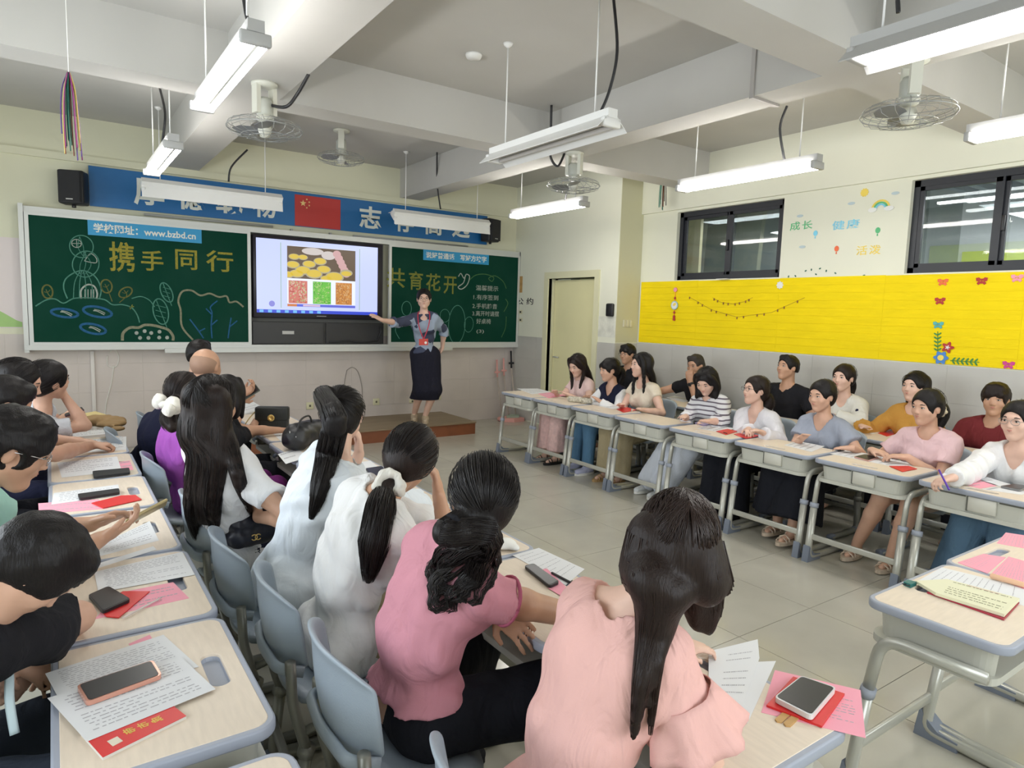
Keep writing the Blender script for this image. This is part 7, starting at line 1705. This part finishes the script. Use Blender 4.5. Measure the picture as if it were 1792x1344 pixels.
# middle row
paper([(1240, 1140), (1326, 1119), (1329, 1152), (1293, 1256), (1240, 1240)], 'white sheet with a faint bowl drawing beside the blush blouse', z=DZT + .002, pr=0)
C = [onz(x, y, DZT + .0026) for x, y in ((1270, 1140), (1322, 1132), (1300, 1235), (1250, 1230))]; printing(bpy.data.objects[[o.name for o in bpy.data.objects if o.name.startswith('paper_sheet')][-1]], C, 7, 21, hgt=.14)
paper([(1290, 1160), (1358, 1157), (1308, 1266), (1262, 1253)], 'white sheet lying under the bowl drawing sheet on the nearest middle desk', z=DZT + .001, pr=0)
paper([(1356, 1173), (1506, 1208), (1515, 1292), (1332, 1247)], 'pink printed sheet overhanging the corner of the nearest middle desk', pr=11, seed=22, m=M_PINKS, u0=.55, v0=.3)
bk_, C = slab('booklet', [(1388, 1187), (1478, 1217), (1438, 1274), (1341, 1237)], DZT + .001, .005, M_REDB, 'red booklet under the white phone on the nearest middle desk', 'booklet')
phone([(1402, 1190), (1463, 1211), (1420, 1262), (1354, 1228)], 'white cased phone with a dark screen on the red booklet at lower right', z=DZT + .008, th=.012, case=mat('white_case', (.74, .74, .74), .25))
for (a, b, w) in (((1377, 1250), (1362, 1263), 'left'), ((1392, 1256), (1377, 1270), 'right')):
    A, B = onz(*a, DZT), onz(*b, DZT); s_ = (B - A).normalized().cross(UP) * .008; mb = MB(); P_ = [A + s_, B + s_, B + (B - A).normalized() * .006, B - s_, A - s_]; mb.add(P_ + [p + UP * .003 for p in P_], [(4, 3, 2, 1, 0), (5, 6, 7, 8, 9)] + [(k, (k + 1) % 5, 5 + (k + 1) % 5, 5 + k) for k in range(5)])
    tag(mb.build('wooden_stick', mat('tan_wood', (.55, .33, .12), .6)), w + ' of the two small wooden sticks poking out under the white phone', 'stick')
paper([(897, 972), (943, 959), (1023, 996), (990, 1024)], 'white sheet with grey pictures in front of the mauve top', pr=9, seed=31, hgt=.12, z=DZT + .001); paper([(942, 998), (957, 995), (1002, 1038), (990, 1048), (960, 1030)], 'pink sheet beside the black phone in front of the mauve top', pr=0, m=M_PINKS, z=DZT + .002)
phone([(917, 994), (934, 990), (979, 1022), (962, 1030)], 'black phone on the desk beside the arm of the mauve top woman', z=DZT + .004)
pen((965, 1002), (1003, 1022), M_BLACKP, 'black pen on the sheet in front of the mauve top')
G = [E_(onz(885, 952, .72), (.05, .035, .018), None, .01), E_(onz(895, 956, .715), (.03, .03, .012), None, .01)]; lo, hi = bounds(G); F = Field(lo, hi, .006); F.run(G); F.wrinkle(.006, 120, 8); F.plane((0, 0, DZT), (0, 0, -1)); tag(F.mesh('tissue', WHT), 'crumpled white tissue on the second middle desk', 'tissue')
paper([(612, 812), (648, 806), (690, 840), (650, 850)], 'white sheet on the desk between the two white tops', pr=0); phone([(640, 822), (668, 818), (680, 832), (650, 838)], 'black phone on the desk in front of the white band woman', z=DZT + .003)
paper([(470, 752), (520, 748), (545, 760), (495, 775)], 'white sheet under the small black bags', pr=4, seed=33); paper([(405, 712), (440, 703), (462, 716), (420, 728)], 'white folded papers on the farthest middle desk', pr=4, seed=34, th=.01)
paper([(486, 795), (520, 785), (540, 800), (500, 812)], 'white sheet at the desk edge beside the duffel bag', pr=2, seed=35)
# small flap bag with a round gold clasp
p = onz(477, 748, DZT); e = empty('flap_bag', p, math.radians(-28), 'small black flap bag with a round gold clasp standing on a desk', 'bag')
mb = MB(); mb.rbox(-.115, .115, -.035, .035, 0, .150, .014); bb = mb.build('bag_body', mat('black_grain_leather', (.012, .014, .013), .5, bump=.4, bscale=300), e)
mb = MB(); mb.rbox(-.118, .118, -.042, .038, .055, .156, .012); mb.build('flap', MATS['black_grain_leather'], e)
mb = MB(); mb.lathe([(0, 0), (.022, 0), (.026, .004), (.022, .008), (.012, .008), (.010, .005), (0, .005)], n=20, M=Matrix.Translation((0, -.042, .078)) @ Matrix.Rotation(pi / 2, 4, 'X')); mb.build('clasp', mat('gold_metal', (.75, .52, .18), .3, .9), e)
mb = MB(); mb.tube(smooth_path([V3(-.11, 0, .13), V3(-.15, -.04, .08), V3(-.19, -.10, .012), V3(-.22, -.16, .006)], 4), .004, 6); mb.build('strap', mat('gold_chain', (.50, .38, .15), .35, .7), e)
# duffel bag
p = onz(530, 782, DZT); G = [C_(p + V3(-.06, -.06, .085), p + V3(.10, .08, .085), .082, .080, .02), E_(p + V3(-.07, -.07, .07), (.08, .08, .07), None, .03), E_(p + V3(.1, .08, .06), (.08, .08, .06), None, .03)]
lo, hi = bounds(G); F = Field(lo, hi, .009); F.run(G); F.plane((0, 0, DZT), (0, 0, -1)); F.wrinkle(.006, 70, 5); db = F.mesh('duffel_bag', mat('black_leather_soft', (.012, .012, .014), .42, bump=.3, bscale=60)); tag(db, 'soft black duffel bag with zips standing on a desk', 'bag')
mb = MB(); mb.tube(smooth_path([p + V3(-.08, -.13, .10), p + V3(-.05, -.11, .19), p + V3(.03, -.03, .205), p + V3(.06, .0, .15)], 5), .006, 8); mb.build('handle', M_BLACKP, db)
mb = MB(); mb.tube([p + V3(-.115, -.115, .13), p + V3(-.118, -.118, .07)], .004, 6); mb.tube([p + V3(-.085, -.14, .10), p + V3(-.088, -.142, .06)], .004, 6); mb.build('zip_pull', mat('silver_metal', (.6, .6, .6), .3, .9), db)
# quilted bag on the chair of the white tee woman
p = onz(448, 926, .645); G = [C_(p + V3(-.07, .02, .03), p + V3(.08, .06, .03), .045, .045, .01), C_(p + V3(-.07, .02, -.03), p + V3(.08, .06, -.03), .050, .050, .01)]
lo, hi = bounds(G); F = Field(lo, hi, .008); F.run(G); F.wrinkle(.004, 170, 5); qb = F.mesh('quilted_bag', mat('black_quilted', (.012, .013, .022), .45)); tag(qb, 'black quilted bag with a gold emblem and a fluffy white charm beside the white tee', 'bag')
mb = MB(); mb.tube(smooth_path([p + V3(-.07, .0, .06), p + V3(-.04, .0, .13), p + V3(.03, .02, .13), p + V3(.08, .05, .07)], 5), .006, 8); mb.build('handle', M_BLACKP, qb)
mb = MB(); mb.tube(smooth_path([p + V3(-.06, .0, .05), p + V3(-.10, .04, .10), V3(.58, 3.0, .775), V3(.56, 3.06, .70)], 5), .004, 6); mb.build('strap', M_BLACKP, qb)
mb = MB()
for q in (1, -1): mb.tube([p + V3(-.01 + q * .008 + .012 * q * math.cos(t), -.045, -.02 + .012 * math.sin(t)) for t in np.linspace(.6, 5.7, 14)], .0025, 5)
mb.build('emblem', MATS['gold_metal'], qb); mb = MB(); mb.ball(p + V3(.09, -.02, .06), (.03, .026, .026)); mb.ball(p + V3(.075, -.03, .085), (.014, .014, .014)); mb.build('charm', mat('white_fluff', (.66, .63, .62), .95, bump=1., bscale=120), qb)
# front right row
FR = 'papers on the front right row'
for px, lab, m, pr in (([(904, 680), (941, 680), (965, 686), (931, 690)], 'white sheet on the farthest right desk', M_PAPER, 4), ([(941, 689), (967, 686), (990, 692), (960, 697)], 'pink sheet between the two farthest right desks', M_PINKS, 3),
        ([(1025, 705), (1062, 703), (1100, 712), (1072, 716)], 'white sheet beside the flowered pencil case', M_PAPER, 4), ([(1219, 750), (1245, 742), (1288, 750), (1258, 756)], 'white sheet in front of the striped knit', M_PAPER, 3),
        ([(1372, 779), (1396, 772), (1443, 781), (1420, 791)], 'white sheet in front of the grey blue blouse', M_PAPER, 4), ([(1452, 794), (1486, 787), (1609, 814), (1569, 818)], 'long white sheet in front of the light pink tee', M_PAPER, 8),
        ([(1649, 839), (1697, 834), (1748, 850), (1715, 855)], 'pink sheet under the writing hand', M_PINKS, 4), ([(1697, 834), (1725, 834), (1776, 850), (1748, 852)], 'white sheet beside the pink sheet of the writing woman', M_PAPER, 3),
        ([(1717, 856), (1741, 852), (1800, 860), (1788, 866)], 'white sheet at the right picture edge of the front right row', M_PAPER, 2)):
    paper(px, lab, pr=pr, m=m, seed=len(lab), z=DZT + .0005)
for px, lab in (([(1079, 716), (1098, 713), (1115, 718), (1091, 722)], 'red leaflet between the flowered pencil case and the bare desk'), ([(1253, 755), (1273, 751), (1292, 755), (1271, 761)], 'orange red leaflet in front of the white cardigan, left one'),
                ([(1284, 760), (1301, 757), (1331, 763), (1305, 768)], 'red leaflet in front of the white cardigan, right one'), ([(1556, 816), (1590, 816), (1605, 821), (1579, 826)], 'red leaflet under the long white sheet in front of the light pink tee')):
    slab('leaflet', px, DZT + .002, .003, M_REDB, lab, 'leaflet')
phone([(1215, 741), (1232, 738), (1249, 742), (1232, 746)], 'lavender phone in front of the striped knit', case=mat('lavender_case', (.30, .24, .40), .35), screen=False)
phone([(1494, 801), (1513, 797), (1538, 802), (1520, 808)], 'rose brown phone in front of the light pink tee', case=mat('rose_case', (.52, .30, .26), .35)); phone([(1750, 853), (1775, 849), (1800, 853), (1785, 860)], 'grey phone at the right picture edge', z=DZT + .004, case=mat('grey_case', (.2, .2, .2), .35))
pen((1266, 757), (1273, 759), M_BLACKP, 'short black pen on the left leaflet'); 
A, B = onz(997, 698, .73), onz(1032, 702, .73); G = [C_(A, B, .030, .034, .02), E_(A.lerp(B, .5) + V3(0, 0, .01), (.035, .07, .02), None, .02)]
lo, hi = bounds(G); F = Field(lo, hi, .009); F.run(G); F.plane((0, 0, DZT), (0, 0, -1)); F.wrinkle(.004, 90, 2); tag(F.mesh('pencil_case', mat('flower_print', (.50, .46, .34), .8, var=.8, vscale=60, vcol=(.75, .70, .58))), 'flowered fabric pencil case in front of the navy vest', 'pencil case')
slab('notebook', [(1036, 690), (1050, 689), (1076, 702), (1062, 704)], DZT + .02, .005, WHT, 'thin white notebook tilted behind the pencil case', 'notebook')
# back right row
for px, lab, m in (([(1166, 696), (1180, 693), (1212, 700), (1196, 704)], 'pale sheet in front of the man with the watch', M_PAPER), ([(1368, 723), (1380, 720), (1402, 724), (1390, 728)], 'pale sheet in front of the upright man in black', M_PAPER),
                   ([(1489, 741), (1515, 740), (1560, 752), (1525, 760)], 'pale sheets in front of the woman with the navy sleeve patch', M_PAPER), ([(1536, 758), (1556, 754), (1572, 758), (1552, 764)], 'red leaflet in front of the mustard shirt', M_REDB)):
    slab('paper_sheet', px, DZT, .002, m, lab, 'paper')
# lower right desks
paper([(1604, 1018), (1648, 993), (1800, 1030), (1800, 1062)], 'white printed sheet held by a clip on the desk at lower right', pr=12, seed=41, hgt=.12)
nb, C = slab('notebook', [(1622, 1038), (1652, 1020), (1784, 1056), (1757, 1086)], DZT + .001, .004, mat('crimson_cover', (.38, .02, .05), .4), 'open cream notebook in a crimson cover on the desk at lower right', 'notebook')
o2, C2 = slab('pages', [(1602, 1021), (1657, 1018), (1784, 1052), (1757, 1080), (1637, 1042)], DZT + .006, .010, mat('cream_pages', (.74, .73, .52), .7), parent=nb)
printing(nb, [C2[1], C2[2], C2[3], C2[4]], 7, 43, mat('olive_print', (.25, .25, .15), .8), hgt=.28)
pen((1690, 1025), (1757, 1044), mat('magenta_pen', (.42, .02, .14), .35), 'magenta pen on the sheet behind the open notebook', z=DZT + .012)
A = onz(1592, 1025, DZT); mb = MB(); mb.prism([(-.022, -.012), (.022, -.012), (.016, .014), (-.016, .014)], 0, .014, M=Matrix.Translation(A)); bc = mb.build('binder_clip', mat('teal_clip', (.03, .16, .15), .4)); tag(bc, 'teal binder clip on the sheet corner at lower right', 'clip')
for q in (1, -1): mb = MB(); mb.tube([A + V3(-.012, 0, .007), A + V3(-.03, q * .012, .010), A + V3(-.04, 0, .012)], .0015, 5); mb.build('wire_loop', M_CABLE, bc)
paper([(1744, 951), (1760, 932), (1800, 938), (1800, 961)], 'pink printed sheet at the far side of the right edge desk', pr=7, seed=51, m=M_PINKS, hgt=.12); paper([(1676, 985), (1721, 970), (1760, 976), (1728, 1004)], 'pink folded sheet on the left part of the right edge desk', pr=9, seed=52, m=M_PINKS, th=.002, hgt=.12)
paper([(1731, 1008), (1765, 974), (1800, 984), (1800, 1034)], 'pink sheet stack at the right picture edge', pr=9, seed=53, m=M_PINKS, hgt=.12, z=DZT + .0005)
pen((1733, 1007), (1800, 1026), mat('peach_tube', (.78, .48, .30), .6), 'rolled peach paper tube on the pink sheets', z=DZT + .012, r=.010)
